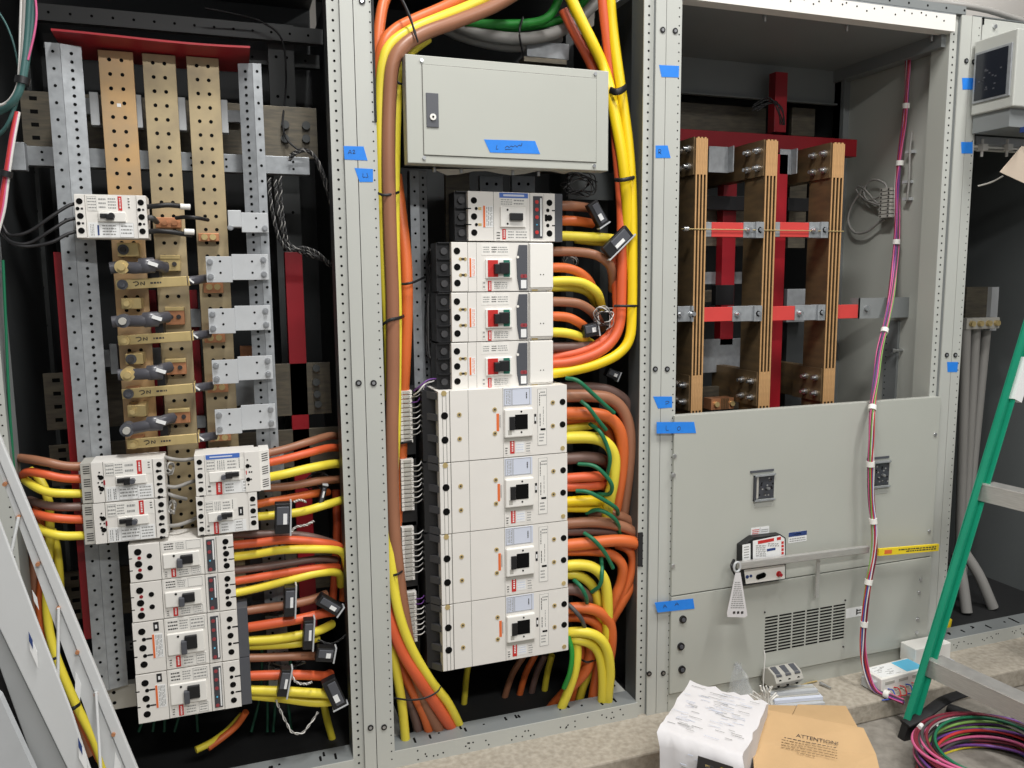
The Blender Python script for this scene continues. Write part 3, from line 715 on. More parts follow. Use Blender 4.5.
# ---- small breaker kinds of the left frame
def small_breaker(b,left,right,flip=False,red=(.60,.655,.04,.36)):
    """left/right: None (terminals), or 'cover'"""
    sl=.145 if left is None else 0.0
    b.case(gaps=[(.140,.146,.02,.98)]+[(.858,.862,.02,.98)],holes=[])
    for side,kind,c0 in (('l',left,.07),('r',right,.925)):
        if kind is None:
            m=MB(); a0,a1=(0,.14) if side=='l' else (.862,1)
            m.box(b.X(a0),b.X(a1),b.Y-.003,b.Y+.001,b.z0+.001,b.z1-.001,cream)
            for k in range(3):
                b.hole(m,c0+.0,.17+.33*k,.0072,b.Y-.003)
                if k<2:
                    b.hole(m,c0-.03,.335+.33*k,.0042,b.Y-.003); m.box(b.X(c0+.01),b.X(c0+.045),b.Y-.0036,b.Y-.002,b.Z(.36+.33*k),b.Z(.31+.33*k),inkd)
            m.build('terminal_strip',b.t,bevel=.0008)
    b.label('rating_label',.165,.585,.04,.38,cream2,b.rows(.18,.30,.07,.34,4,ink)+b.frame(.17,.30,.05,.36)+b.rows(.33,.43,.07,.34,3,ink)+b.rows(.46,.57,.07,.34,4,ink))
    b.redword(*red)
    b.label('marking_label',.165,.80,.64,.97,labelw,b.rows(.19,.25,.68,.94,3,ink,True)+[(.29,.315,.70,.93,label_navy)]+b.rows(.36,.55,.68,.94,4,ink)+b.frame(.60,.80,.64,.97)+b.rows(.62,.78,.68,.92,3,ink))
    if not flip:
        b.label('side_print',.74,.77,.06,.30,cream,b.rows(.742,.768,.06,.32,4,inkd))
    e0,e1=(.315,.70)
    es=b.plate('escutcheon',e0,e1,.395,.625,.006,cream2,bev=.002)
    m=MB(); 
    if not flip:
        b.bx(m,.345,.46,.44,.54,.013,black,-.003); b.bx(m,.43,.535,.455,.58,.018,black,-.003); 
        m.cyl((b.X(.51),b.Y-.020,b.Z(.49)),(b.X(.51),b.Y-.006,b.Z(.49)),.007,black,10)
    else:
        b.bx(m,.56,.70,.42,.54,.013,black,-.003); b.bx(m,.48,.58,.455,.60,.018,black,-.003)
        m.cyl((b.X(.52),b.Y-.020,b.Z(.50)),(b.X(.52),b.Y-.006,b.Z(.50)),.007,black,10)
    h_=m.build('toggle_handle',b.t,bevel=.002)
b=BR(75.5,147,194.5,238.5,0,.075,'small white breaker alone at the top of the left frame, across the first bronze bar',GB1)
small_breaker(b,None,None)
def vent_cover(b,s0,s1,t0,t1,mm,sgn):
    m=MB(); m.box(b.X(s0),b.X(s1),b.Y+.004,b.Y+b.depth*.9,b.Z(t1)+.0008,b.Z(t0)-.0008,mm)
    for g in range(3):
        for k in range(4):
            tt=t0+(t1-t0)*(.09+.32*g+.055*k); x0_,x1_=b.X(s0+.02),b.X(s1-.01); z=b.Z(tt)
            m.obox(((x0_+x1_)/2,b.Y+.0038,z),((x1_-x0_)/2*.8,0,sgn*.0016),(0,.0006,0),(0,0,.0012),inkd)
    return m.build('vented_cover',b.t,bevel=.001)
for (ya,yb,lb) in ((460.5,500.8,'upper of two white breakers with grey vented covers, left of the bronze bars'),(501,541.5,'lower of two white breakers with grey vented covers, left of the bronze bars')):
    d=0 if ya<490 else 2.2
    b=BR(82+d,165+d,ya,yb,0,.085,lb,GB1)
    vent_cover(b,-.015,.115,0,1,grey_cover,0)
    b.case(.115,1,gaps=[(.255,.262,.0,1.0),(.855,.860,.02,.98)],holes=[(.20,.34,.003),(.225,.38,.006),(.20,.60,.003),(.225,.66,.006),(.21,.25,.002),(.21,.76,.002),(.235,.5,.002),(.19,.5,.002)])
    m=MB(); m.box(b.X(.862),b.X(1),b.Y-.002,b.Y+.001,b.z0+.001,b.z1-.001,cream)
    for k in range(3):
        b.hole(m,.94,.16+.33*k,.0068,b.Y-.002)
        b.hole(m,.915,.325+.33*k,.004,b.Y-.002); m.box(b.X(.93),b.X(.965),b.Y-.0026,b.Y-.001,b.Z(.35+.33*k),b.Z(.30+.33*k),inkd)
    m.build('terminal_strip',b.t,bevel=.0008)
    b.label('rating_label',.28,.84,.03,.36,cream2,b.rows(.29,.38,.06,.33,3,ink)+b.frame(.285,.385,.05,.34)+b.rows(.40,.49,.06,.33,4,ink)+b.rows(.52,.62,.06,.33,2,ink)+b.rows(.80,.83,.06,.25,3,inkd))
    b.redword(.665,.725,.02,.36)
    b.label('marking_label',.28,.84,.63,.98,labelw,b.rows(.29,.34,.68,.95,2,ink,True)+b.rows(.36,.40,.68,.95,2,inkd,True)+b.frame(.43,.66,.63,.97)+b.rows(.44,.65,.68,.92,3,ink)+b.rows(.68,.82,.66,.95,4,ink))
    m=MB(); b.bx(m,.252,.272,.45,.56,.002,red_board); m.build('trip_button',b.t)
    b.plate('escutcheon',.40,.775,.37,.60,.005,cream2,bev=.002)
    m=MB(); b.bx(m,.42,.53,.42,.53,.012,black,-.003); b.bx(m,.50,.58,.41,.58,.017,black,-.003); m.cyl((b.X(.61),b.Y-.02,b.Z(.50)),(b.X(.61),b.Y-.005,b.Z(.50)),.0065,grey_pl,10); m.build('toggle_handle',b.t,bevel=.0015)
# right pair
def right_unit(xa,xb,ya,yb,lb,cover):
    b=BR(xa,xb,ya,yb,0,.085,lb,GB1); k=1.0 if not cover else 1.0
    e=.79 if cover else .83
    b.case(0,.80 if cover else 1,gaps=[(.128,.133,.02,.98)])
    m=MB(); m.box(b.X(0),b.X(.125),b.Y-.002,b.Y+.001,b.z0+.001,b.z1-.001,cream)
    for q in range(3):
        b.hole(m,.065,.17+.33*q,.0068,b.Y-.002)
        if q<2 or True: m.box(b.X(.04),b.X(.10),b.Y-.0026,b.Y-.001,b.Z(.35+.33*q),b.Z(.31+.33*q),inkd)
    m.build('terminal_strip',b.t,bevel=.0008)
    if cover: b.label('header_label',.15,.60,.02,.13,label_blue,[(.2,.5,.06,.09,labelb)])
    b.label('rating_label',.15,.66,.14,.42,cream2,b.rows(.16,.26,.17,.40,3,ink)+b.frame(.155,.265,.15,.41)+b.rows(.29,.40,.17,.40,4,ink,True)+b.rows(.43,.55,.17,.40,3,ink)+b.rows(.58,.60,.15,.38,1,inkd,True))
    b.plate('escutcheon',.18,.60,.43,.68,.005,cream2,bev=.002)
    m=MB(); b.bx(m,.47,.58,.46,.57,.012,black,-.003); b.bx(m,.40,.49,.45,.60,.017,black,-.003); m.cyl((b.X(.37),b.Y-.02,b.Z(.56)),(b.X(.37),b.Y-.005,b.Z(.56)),.0065,grey_pl,10); m.build('toggle_handle',b.t,bevel=.0015)
    b.redword(.265,.345,.69,.99)
    b.label('marking_label',.37,.76 if cover else .80,.69,.98,labelw,b.rows(.39,.50,.73,.95,3,ink)+b.frame(.61,.74,.66,.95)+b.rows(.63,.73,.70,.93,3,ink)); b.label('code_print',.155,.205,.72,.96,cream,b.rows(.16,.20,.73,.95,2,inkd))
    if cover:
        m=MB(); m.box(b.X(.66),b.X(.865),b.Y-.003,b.Y+.06,b.z0+.0008,b.z1-.0008,cream)
        for (a,c,r) in ((.70,.35,.0055),(.70,.68,.0055),(.74,.36,.002),(.74,.68,.002),(.70,.2,.002),(.70,.8,.002),(.72,.5,.002),(.75,.5,.002)): b.hole(m,a,c,r,b.Y-.003)
        m.box(b.X(.672),b.X(.685),b.Y-.0036,b.Y-.002,b.Z(.56),b.Z(.46),label_red)
        m.build('side_cover',b.t,bevel=.001)
        vent_cover(b,.865,1.0,0,1,cream2,1)
    else:
        m=MB(); m.box(b.X(.85),b.X(1),b.Y-.002,b.Y+.001,b.z0+.001,b.z1-.001,cream)
        for q in range(3):
            b.hole(m,.925,.18+.31*q,.0072,b.Y-.002)
            if q<2: m.box(b.X(.88),b.X(.97),b.Y-.0026,b.Y-.001,b.Z(.355+.31*q),b.Z(.32+.31*q),inkd)
        m.build('terminal_strip',b.t,bevel=.0008)
        b.label('black_sticker',.68,.76,.36,.58,black,[(.71,.73,.42,.52,labelw)])
right_unit(195,270,452.5,493.6,'white breaker with a blue header strip, right of the bronze bars',True)
right_unit(196.7,257.8,494,533,'white breaker with a small black sticker, just under the blue header one',False)
def lower_breaker(xa,xb,ya,yb,lb,kind):
    b=BR(xa,xb,ya,yb,0,.10,lb,GB1)
    big=kind=='k'
    hs=[]
    ts=(.18,.5,.82) if big else (.2,.52,.84)
    b.case(gaps=[(.29,.296,0,1),(.705,.711,0,1),(.83,.833,.02,.98)],bev=.002)
    m=MB(); m.box(b.X(.0),b.X(.288),b.Y-.002,b.Y+.001,b.z0+.0008,b.z1-.0008,cream)
    for k,t_ in enumerate(ts):
        b.hole(m,.085,t_,.0088,b.Y-.002)
        if not big:
            if k<2: b.hole(m,.095,t_+.16,.0045,b.Y-.002,red_board); b.hole(m,.19,t_+.13,.0066,b.Y-.002)
            if k<2: m.box(b.X(-.01),b.X(.03),b.Y-.0026,b.Y-.001,b.Z(t_+.17),b.Z(t_+.145),hole)
        elif k<2:
            b.hole(m,.10,t_+.155,.005,b.Y-.002); m.box(b.X(.12),b.X(.18),b.Y-.0026,b.Y-.001,b.Z(t_+.17),b.Z(t_+.135),inkd); m.box(b.X(-.01),b.X(.03),b.Y-.0026,b.Y-.001,b.Z(t_+.17),b.Z(t_+.145),hole)
    m.build('terminal_strip',b.t,bevel=.001)
    if big:
        b.label('black_sticker',.195,.245,.03,.20,black,[(.21,.23,.08,.15,labelw)],Yo=.002)
        b.label('barcode_label',.175,.275,.26,.72,labelw,[(.177,.197,.26,.72,label_or)]+b.rows(.205,.27,.28,.70,5,ink,True),Yo=.002)
    b.label('rating_label',.31,.69,.02,.27,cream2,b.rows(.33,.42,.05,.25,3,inkd)+b.rows(.44,.52,.05,.25,4,ink)+b.frame(.54,.68,.03,.26)+(b.rows(.55,.67,.05,.25,3,ink) if big else []))
    t0,t1=(.30,.72) if big else (.33,.72)
    b.plate('escutcheon',.315,.665,t0,t1,.006,cream2,bev=.002)
    m=MB(); b.bx(m,.48,.60,t0+.06,t1-.10,.014,black,-.004); b.bx(m,.445,.50,t0+.14,t1-.02,.018,grey_pl,-.004); b.hole(m,.42,t0+.06,.003,b.Y-.006); m.build('toggle_handle',b.t,bevel=.002)
    b.redword(.385,.43,.75,.97)
    b.label('marking_label',.45,.69,.75,.97,cream2,b.rows(.46,.55,.78,.95,3,ink)+b.frame(.58,.67,.76,.96)+b.rows(.59,.66,.78,.94,3,ink)); b.label('code_print',.32,.355,.79,.96,cream,b.rows(.325,.35,.80,.95,3,inkd))
    lay=[]; n=4 if not big else 5
    f=b.plate('trip_unit',.735,.815,.07,.93,.0025,trip_dark,bev=.001)
    m=MB()
    for k in range(n):
        t_=.16+k*.72/(n-1) if n>1 else .5
        x,z=b.X(.763),b.Z(t_); mm=label_cyan if (k==n-2) else dial_red; r=.0048 if mm is dial_red else .0022
        m.cyl((x,b.Y-.004,z),(x,b.Y-.002,z),r,mm,10)
    b.bx(m,.793,.808,.10,.62 if not big else .9,.0030,labelw,-.002); m.build('dials',f)
    m=MB(); m.box(b.X(.835),b.X(1),b.Y-.002,b.Y+.001,b.z0+.0008,b.z1-.0008,cream)
    for k,t_ in enumerate((.17,.5,.83)):
        b.hole(m,.925,t_,.0078,b.Y-.002)
        if k<2: b.hole(m,.915,t_+.165,.0048,b.Y-.002); m.box(b.X(.945),b.X(1.005),b.Y-.0026,b.Y-.001,b.Z(t_+.18),b.Z(t_+.15),hole)
    m.build('terminal_strip',b.t,bevel=.001)
    if big:
        m=MB(); m.box(b.X(1.0)+.0004,b.X(1.105),b.Y+.006,b.Y+.10,b.z0,b.z1,grey_pl); m.build('end_cover',b.t,bevel=.001)
lower_breaker(129,234,539.7,577,'topmost of four stacked white breakers with red dial windows, lower left frame','j')
lower_breaker(131,236,577.2,616,'second from the top of four stacked breakers with red dial windows, lower left frame','j')
lower_breaker(133.3,238.5,616.2,667,'third from the top of four stacked red dial breakers, with a dark end cover','k')
lower_breaker(136.5,241,667.2,715.5,'lowest of four stacked red dial breakers, near the floor of the left frame','k')
# ---- middle frame
def top_k():
    b=BR(468,554.6,192,241.4,.035,.10,'topmost breaker under the grey box, with a blue header label and dial window',None)

    b.case(gaps=[(.285,.29,0,1),(.705,.71,0,1)],bev=.003)
    m=MB(); m.box(b.X(0),b.X(.283),b.Y-.002,b.Y+.001,b.z0+.001,b.z1-.001,cream)
    for k,t_ in enumerate((.19,.51,.83)):
        b.hole(m,.065,t_,.0092,b.Y-.002)
        if k<2: b.hole(m,.09,t_+.16,.0045,b.Y-.002); m.box(b.X(.11),b.X(.15),b.Y-.0026,b.Y-.001,b.Z(t_+.19),b.Z(t_+.13),brass); m.box(b.X(-.05),b.X(.035),b.Y-.0026,b.Y-.001,b.Z(t_+.175),b.Z(t_+.15),hole)
    m.build('terminal_strip',b.t,bevel=.0015)
    b.label('barcode_label',.165,.28,.29,.72,labelw,[(.167,.19,.29,.72,label_or)]+b.rows(.2,.275,.31,.7,4,ink,True),Yo=.002)
    b.label('header_label',.355,.685,.02,.12,label_blue,[(.40,.64,.05,.09,labelb)])
    b.label('rating_label',.36,.67,.125,.28,cream2,b.rows(.37,.50,.14,.27,3,ink)+b.rows(.52,.64,.14,.27,2,ink))
    b.plate('escutcheon',.36,.65,.30,.715,.006,cream2,bev=.002)
    m=MB(); b.bx(m,.46,.61,.43,.58,.016,black,-.004); b.hole(m,.44,.365,.003,b.Y-.006); b.hole(m,.44,.645,.003,b.Y-.006); m.build('toggle_handle',b.t,bevel=.002)
    b.redword(.385,.425,.75,.96)
    b.label('marking_label',.44,.68,.75,.97,cream2,b.rows(.45,.52,.78,.95,3,ink)+b.rows(.54,.67,.78,.95,3,ink)); b.label('code_print',.315,.365,.79,.98,cream,b.rows(.32,.36,.80,.97,3,inkd))
    f=b.plate('trip_unit',.745,.855,.07,.93,.0025,trip_dark,bev=.001); m=MB()
    for k in range(5):
        t_=.19+k*.155; mm=label_cyan if k==3 else label_red; m.cyl((b.X(.785),b.Y-.004,b.Z(t_)),(b.X(.785),b.Y-.002,b.Z(t_)),.0055 if k!=3 else .002,mm,10)
    b.bx(m,.825,.843,.11,.89,.0030,labelw,-.002); m.build('dials',f)
    m=MB(); m.box(b.X(.87),b.X(1),b.Y-.002,b.Y+.001,b.z0+.001,b.z1-.001,cream)
    for k,t_ in enumerate((.20,.51,.83)):
        b.hole(m,.935,t_,.0092,b.Y-.002)
        if k<2: b.hole(m,.915,t_+.155,.0052,b.Y-.002); m.box(b.X(.965),b.X(1.0),b.Y-.0026,b.Y-.001,b.Z(t_+.17),b.Z(t_+.145),hole)
    m.box(b.X(.88),b.X(.91),b.Y-.0030,b.Y-.002,b.Z(.58),b.Z(.44),hole)
    m.build('terminal_strip',b.t,bevel=.0015)
    m=MB(); m.box(b.X(1.0)+.0005,b.X(1.108),b.Y+.008,b.Y+.10,b.z0,b.z1,grey_pl); m.build('end_cover',b.t,bevel=.001)
    barriers(b)
def barriers(b,sg=-1):
    m=MB()
    m.box(b.X(-.13),b.X(-.001),b.Y+.018,b.Y+.08,b.z0+.002,b.z1-.002,black)
    for k in range(4): m.box(b.X(-.12),b.X(-.001),b.Y+.006,b.Y+.02,b.Z(.005+.325*k+.02),b.Z(.005+.325*k),black)
    for k in range(3): m.cyl((b.X(-.06),b.Y+.010,b.Z(.18+.325*k)),(b.X(-.06),b.Y+.02,b.Z(.18+.325*k)),.010,teeth,12)
    m.build('line_terminals',b.t)
top_k()
def lg(ya,yb,lb):
    b=BR(451.5,552,ya,yb,.030,.10,lb,GB2)
    b.case(0,1,gaps=[(.155,.159,0,1),(.24,.243,0,1),(.755,.76,0,1)],bev=.003)
    m=MB(); m.box(b.X(0),b.X(.153),b.Y-.002,b.Y+.001,b.z0+.001,b.z1-.001,cream)
    for k,t_ in enumerate((.18,.5,.82)):
        b.hole(m,.052,t_,.0096,b.Y-.002)
        if k<2: m.cyl((b.X(.085),b.Y-.003,b.Z(t_+.16)),(b.X(.085),b.Y,b.Z(t_+.16)),.005,brass,10); m.cyl((b.X(.13),b.Y-.003,b.Z(t_+.16)),(b.X(.13),b.Y,b.Z(t_+.16)),.005,brass,10); m.box(b.X(.085),b.X(.13),b.Y-.003,b.Y,b.Z(t_+.185),b.Z(t_+.135),inkd)
    m.build('terminal_strip',b.t,bevel=.0015)
    b.label('barcode_label',.165,.23,.32,.70,labelw,[(.172,.19,.32,.70,label_or)]+b.rows(.2,.225,.34,.68,2,label_or,True))
    b.label('rating_label',.29,.56,.04,.26,cream2,b.rows(.305,.37,.08,.22,3,ink)+b.rows(.39,.44,.08,.22,3,inkd)+b.rows(.45,.55,.08,.22,3,ink))
    b.plate('escutcheon',.325,.59,.34,.74,.006,cream2,bev=.003)
    m=MB(); b.bx(m,.345,.445,.36,.70,.0075,label_red,-.005); m.build('red_shutter',b.t)
    m=MB(); b.bx(m,.50,.56,.36,.45,.0075,sw_green,-.005); b.bx(m,.50,.56,.62,.70,.0075,sw_green,-.005); b.bx(m,.53,.565,.40,.66,.007,sw_green,-.005); m.build('green_shutter',b.t)
    m=MB(); b.bx(m,.40,.455,.44,.64,.022,black,-.004); b.bx(m,.455,.55,.41,.64,.018,black,-.004); m.build('toggle_handle',b.t,bevel=.002)
    b.redword(.35,.385,.78,.99)
    b.label('marking_label',.40,.56,.78,.97,cream2,b.rows(.41,.55,.80,.95,4,ink)); b.label('code_print',.295,.33,.77,.96,cream,b.rows(.30,.325,.78,.95,2,ink))
    m=MB(); q=[(.635,.35),(.66,.05),(.745,.05),(.745,.97),(.66,.97),(.64,.72)]
    m.prism([(b.X(s_),b.Y-.004,b.Z(t_)) for s_,t_ in q],(0,.005,0),grey_pl); f=m.build('trip_unit',b.t,bevel=.001)
    m=MB(); m.cyl((b.X(.69),b.Y-.0046,b.Z(.69)),(b.X(.69),b.Y-.003,b.Z(.69)),.006,dial_red,12); m.cyl((b.X(.72),b.Y-.0046,b.Z(.69)),(b.X(.72),b.Y-.003,b.Z(.69)),.006,dial_red,12); b.bx(m,.675,.73,.77,.94,.0048,labelw,-.003); m.cyl((b.X(.645),b.Y-.0055,b.Z(.30)),(b.X(.645),b.Y-.003,b.Z(.30)),.004,cream2,10); m.build('dials',f)
    m=MB(); b.bx(m,.765,1.0,.02,.93,.009,cream2); b.bx(m,.765,1.0,.93,.965,.006,cream); b.bx(m,.79,.85,.965,1.0,.003,brass)
    for q in (.87,.90): b.hole(m,q,.66,.0016,b.Y-.009)
    m.build('blank_cover',b.t,bevel=.0012)
    barriers(b)
lg(242.3,291.4,'upper of three breakers with red and green switch, middle stack')
lg(291.9,340.8,'middle of three breakers with red and green switch, middle stack')
lg(341.2,387.3,'lower of three breakers with red and green switch, above the large ones')
def ng(xa,xb,ya,yb,lb):
    b=BR(xa,xb,ya,yb,0.0,.13,lb,GB3)
    b.case(gaps=[(.082,.088,0,1),(.222,.225,0,1),(.488,.4905,0,1),(.765,.767,.04,.86)],bev=.003)
    m=MB()
    m.box(b.X(.0),b.X(.08),b.Y-.002,b.Y+.001,b.z0+.001,b.z1-.001,cream)
    m.box(b.X(.028),b.X(.032),b.Y-.0026,b.Y-.001,b.z0,b.z1,seamm); m.box(b.X(.055),b.X(.059),b.Y-.0026,b.Y-.001,b.z0,b.z1,seamm)
    for t_ in (.34,.68): b.hole(m,.044,t_,.0105,b.Y-.002)
    m.cyl((b.X(.042),b.Y-.003,b.Z(.03)),(b.X(.042),b.Y,b.Z(.03)),.008,brass,10)
    m.build('terminal_strip',b.t,bevel=.001)
    m=MB()
    for (s_,t_) in ((.155,.34),(.155,.68),(.425,.30),(.425,.64),(.885,.25),(.885,.59)):
        m=MB(); m.cyl((b.X(s_),b.Y-.0015,b.Z(t_)),(b.X(s_),b.Y+.001,b.Z(t_)),.0068,brass,12); m.cyl((b.X(s_),b.Y-.002,b.Z(t_)),(b.X(s_),b.Y+.001,b.Z(t_)),.003,inkd,8); m.build('rivet',b.t)
    for t_ in (.25,.58): m=MB(); b.hole(m,.965,t_,.0095); m.build('screw_hole',b.t)
    m=MB(); m.cyl((b.X(.965),b.Y-.0015,b.Z(.93)),(b.X(.965),b.Y+.001,b.Z(.93)),.007,brass,10); m.build('rivet',b.t)
    pass
    b.label('orange_strip',.438,.458,.36,.61,label_or,[(.462,.468,.38,.56,ink)])
    b.label('rating_label',.495,.715,.01,.26,labelb,b.rows(.51,.55,.04,.24,3,ink,True)+b.frame(.50,.555,.02,.255)+b.frame(.56,.70,.02,.255)+b.rows(.665,.685,.08,.18,1,inkd,True))
    m=MB(); b.bx(m,.495,.72,.30,.715,.009,cream2)
    m.build('escutcheon',b.t,bevel=.004)
    m=MB(); b.bx(m,.575,.675,.385,.60,.0105,hole,-.008); b.bx(m,.530,.572,.41,.60,.013,black,-.008); b.bx(m,.520,.55,.60,.67,.0096,grey_cover,-.008)
    b.hole(m,.625,.345,.0028,b.Y-.009); b.hole(m,.625,.64,.0028,b.Y-.009); m.build('toggle_handle',b.t,bevel=.0015)
    m=MB(); b.bx(m,.495,.715,.715,.765,.003,grey_cover); m.build('lower_lip',b.t)
    b.redword(.542,.577,.70,.95)
    b.label('marking_label',.585,.655,.79,.94,labelw,b.rows(.59,.65,.81,.92,3,labelb)+[])
    b.label('code_print',.503,.528,.84,.97,cream,b.rows(.505,.525,.85,.96,3,inkd)); b.label('approval_print',.665,.71,.80,.96,cream,b.rows(.67,.705,.80,.95,4,ink))
    b.label('indicator',.735,.752,.40,.54,black,[(.738,.749,.44,.50,labelw)])
    b.label('trip_unit',.762,.835,.04,.86,cream2,b.frame(.762,.835,.04,.86,.0022)+b.rows(.772,.785,.10,.30,1,inkd,True)+b.rows(.785,.83,.07,.16,2,ink)+b.rows(.805,.812,.30,.56,1,inkd,True)+b.rows(.775,.79,.4,.58,1,inkd,True)+[(.785,.825,.615,.645,hole)]+b.rows(.775,.815,.68,.82,3,ink))
    m=MB()
    m.box(b.X(-.10),b.X(-.002),b.Y+.03,b.Y+.12,b.z0+.002,b.z1-.002,black)
    for k in range(4): m.prism([(b.X(-.002),b.Y+.008,b.Z(.03+.3*k)),(b.X(-.08),b.Y+.035,b.Z(.0+.3*k)),(b.X(-.08),b.Y+.035,b.Z(.10+.3*k)),(b.X(-.002),b.Y+.008,b.Z(.12+.3*k))],(0,.02,0),teeth)
    m.build('line_terminals',b.t)
lg_names=None
ng(438.5,566.8,388,457.8,'topmost of four large white breakers in the middle frame')
ng(440,567.3,458.2,527.6,'second from the top of four large white breakers in the middle frame')
ng(441,567.8,528,596.3,'third from the top of four large white breakers in the middle frame')
ng(442.3,568.3,596.7,661,'lowest of four large white breakers in the middle frame')
# ------------------------------------------------------------------ middle frame: box, struts, cables
G2='cables in the middle frame'
cable_n=[0]
def cable(col,rpx,pts,label,group,n=10,name='power_cable'):
    wp=[P(*p) for p in pts]
    if pts[0][1]<0: wp=[wp[0]+(wp[0]-wp[1]).normalized()*.12]+wp
    if pts[-1][1]<0: wp=wp+[wp[-1]+(wp[-1]-wp[-2]).normalized()*.12]
    r=rpx*sum(mpp(p) for p in wp)/len(wp)
    return MB().tube(wp,r,col,n,5).build(name,None,label,'cable',group)
# grey box
Yb=-.045
a=P(406,54.5,Yb); z1=P(508,62.5,Yb).z; z0=P(508,167,Yb).z; x0=P(406.5,110,Yb).x; x1=P(608.5,118,Yb).x
t=thing('metal_enclosure',((x0+x1)/2,.08,z0),'grey metal box with a door at the top of the middle frame','box')
m=MB(); m.box(x0,x1,Yb,.0,z0,z1,paint2); m.box(x0+.03,x1-.03,0,.2,z0+.02,z1-.02,dark2); m.build('body',t,bevel=.002)
dx0,dx1=P(423,110,Yb).x,P(596,118,Yb).x; dz1=P(508,71.5,Yb).z; dz0=P(508,158.5,Yb).z
m=MB(); m.box(dx0-.0015,dx1+.0015,Yb-.0006,Yb+.001,dz0-.0015,dz1+.0015,seamm); m.build('door_gap',t)
m=MB(); m.box(dx0,dx1,Yb-.003,Yb,dz0,dz1,paint2); d=m.build('door',t,bevel=.001)
la=P(425.5,93,Yb); lb_=P(438.5,128,Yb)
m=MB(); m.box(la.x,lb_.x,Yb-.006,Yb-.002,lb_.z,la.z,grey_pl); h_=m.build('latch',d,bevel=.001)
c=P(432.3,117.5,Yb); m=MB(); m.cyl((c.x,Yb-.010,c.z),(c.x,Yb-.005,c.z),.0085,cream2,14); m.cyl((c.x,Yb-.011,c.z),(c.x,Yb-.009,c.z),.003,hole,8); m.build('lock',h_)
for (x,y) in ((421.5,60.5),(595,74),(424,158),(594,166)):
    c=P(x,y,Yb); m=MB(); m.cyl((c.x,Yb-.004,c.z),(c.x,Yb,c.z),.005,steel,8); m.build('screw',t)
for x in (436,463,515,541):
    c=P(x,168,-.0); m=MB(); m.cyl((c.x,0.02,z0-.012),(c.x,0.02,z0),.005,steel,8); m.build('screw',t)
tape([(484,139.5),(535,141),(540,154),(490,152.5)],Yb-.003,'long blue tape with handwriting on the door of the grey box',[[(497,145),(496,149),(498,149)],[(505,148),(507,146),(509,147.5),(511,146),(513,147)],[(513,147),(515,145.5),(517,147),(519,145),(521,146),(522,143)],[(505,149.5),(512,149)]])
# torn white plastic edge under the box
m=MB(); rows_=[]
for j in range(2):
    rows_.append([P(434+i*13,169+(0 if j==0 else (4+4*math.sin(i*1.3)*(.6) if 0<i<11 else .5)),.03+.01*j) for i in range(12)])
m.grid(rows_,grey_cover,(0,.001,0)); m.build('plastic_film',None,'torn pale plastic film hanging under the grey box','film')
# perforated strut behind, bus plates behind top breakers
def vstrut(xt,yt,xb,yb,w,Y,label,split=.45,mm=galv,name='perforated_strut',dz=.0125,group=None,flip=False):
    x0=P(xt,yt,Y).x; z1=P(xt,yt,Y).z; z0=max(P(xb,yb,Y).z,0.013)
    wd=w*mpp(P((xt+xb)/2,(yt+yb)/2,Y)); xm=x0+wd*split
    t=thing(name,(x0+wd/2,Y+.02,z0),label,'strut',group)
    fa_,fb_=(x0,xm) if not flip else (x0+wd*split,x0+wd)
    if flip: sa_,sb_=x0,x0+wd*split
    else: sa_,sb_=xm,x0+wd
    m=MB(); m.box(fa_,fb_,Y,Y+.003,z0,z1,mm); ed=fa_ if not flip else fb_-.003; m.box(ed,ed+.003,Y+.003,Y+.04,z0,z1,mm)
    z=z1-.02
    while z>z0+.01: m.cyl(((fa_+fb_)/2,Y-.0006,z),((fa_+fb_)/2,Y+.001,z),.0038,hole,8); z-=.04
    m.build('front_face',t)
    sg_=1 if not flip else -1
    m=MB(); m.obox(((sa_+sb_)/2,Y+.010,(z0+z1)/2),((sb_-sa_)/2,.007*sg_,0),(-.0006*sg_,.0014,0),(0,0,(z1-z0)/2),mm)
    z=z1-.02
    while z>z0+.01:
        c=Vector(((sa_+sb_)/2,Y+.010,z)); n_=Vector((.4*sg_,-1,0)).normalized(); m.cyl(c-n_*.0+n_*.0025,c,.0040,hole,8); z-=.020
    m.build('side_face',t); return t
vstrut(409.5,170,428,392,18,.16,'perforated steel strut behind the cables, left of the top breaker',.5)
vstrut(417.5,392,431,650,13,.18,'perforated strut behind the terminal strips beside the large breakers',.5,dark2)
board(446,470,170,245,.20,.02,'dull bronze plate left of the topmost breaker in the middle frame',bus_dark,name='bus_plate',cat='bus bar',grp='bus plates behind the top breaker')
board(480,503,176,192,.20,.02,'pale bus end between dark gaps just above the topmost breaker',galv,holes=1,name='bus_plate',cat='bus bar',grp='bus plates behind the top breaker')
board(512,535,176,192,.20,.02,'second pale bus end just above the topmost breaker, to the right',galv,holes=1,name='bus_plate',cat='bus bar',grp='bus plates behind the top breaker')
board(568,614,172,200,.25,.02,'dark plate behind the right cable bundle, below the grey box',dark2,name='mounting_plate',cat='plate')
board(527,569,42,58,.22,.05,'grey metal duct end above the grey box',galv,name='duct_end',cat='duct')
board(524,567,58,63,.20,.05,'rusty plate edge just above the grey box',bus_dark,name='mounting_plate',cat='plate')
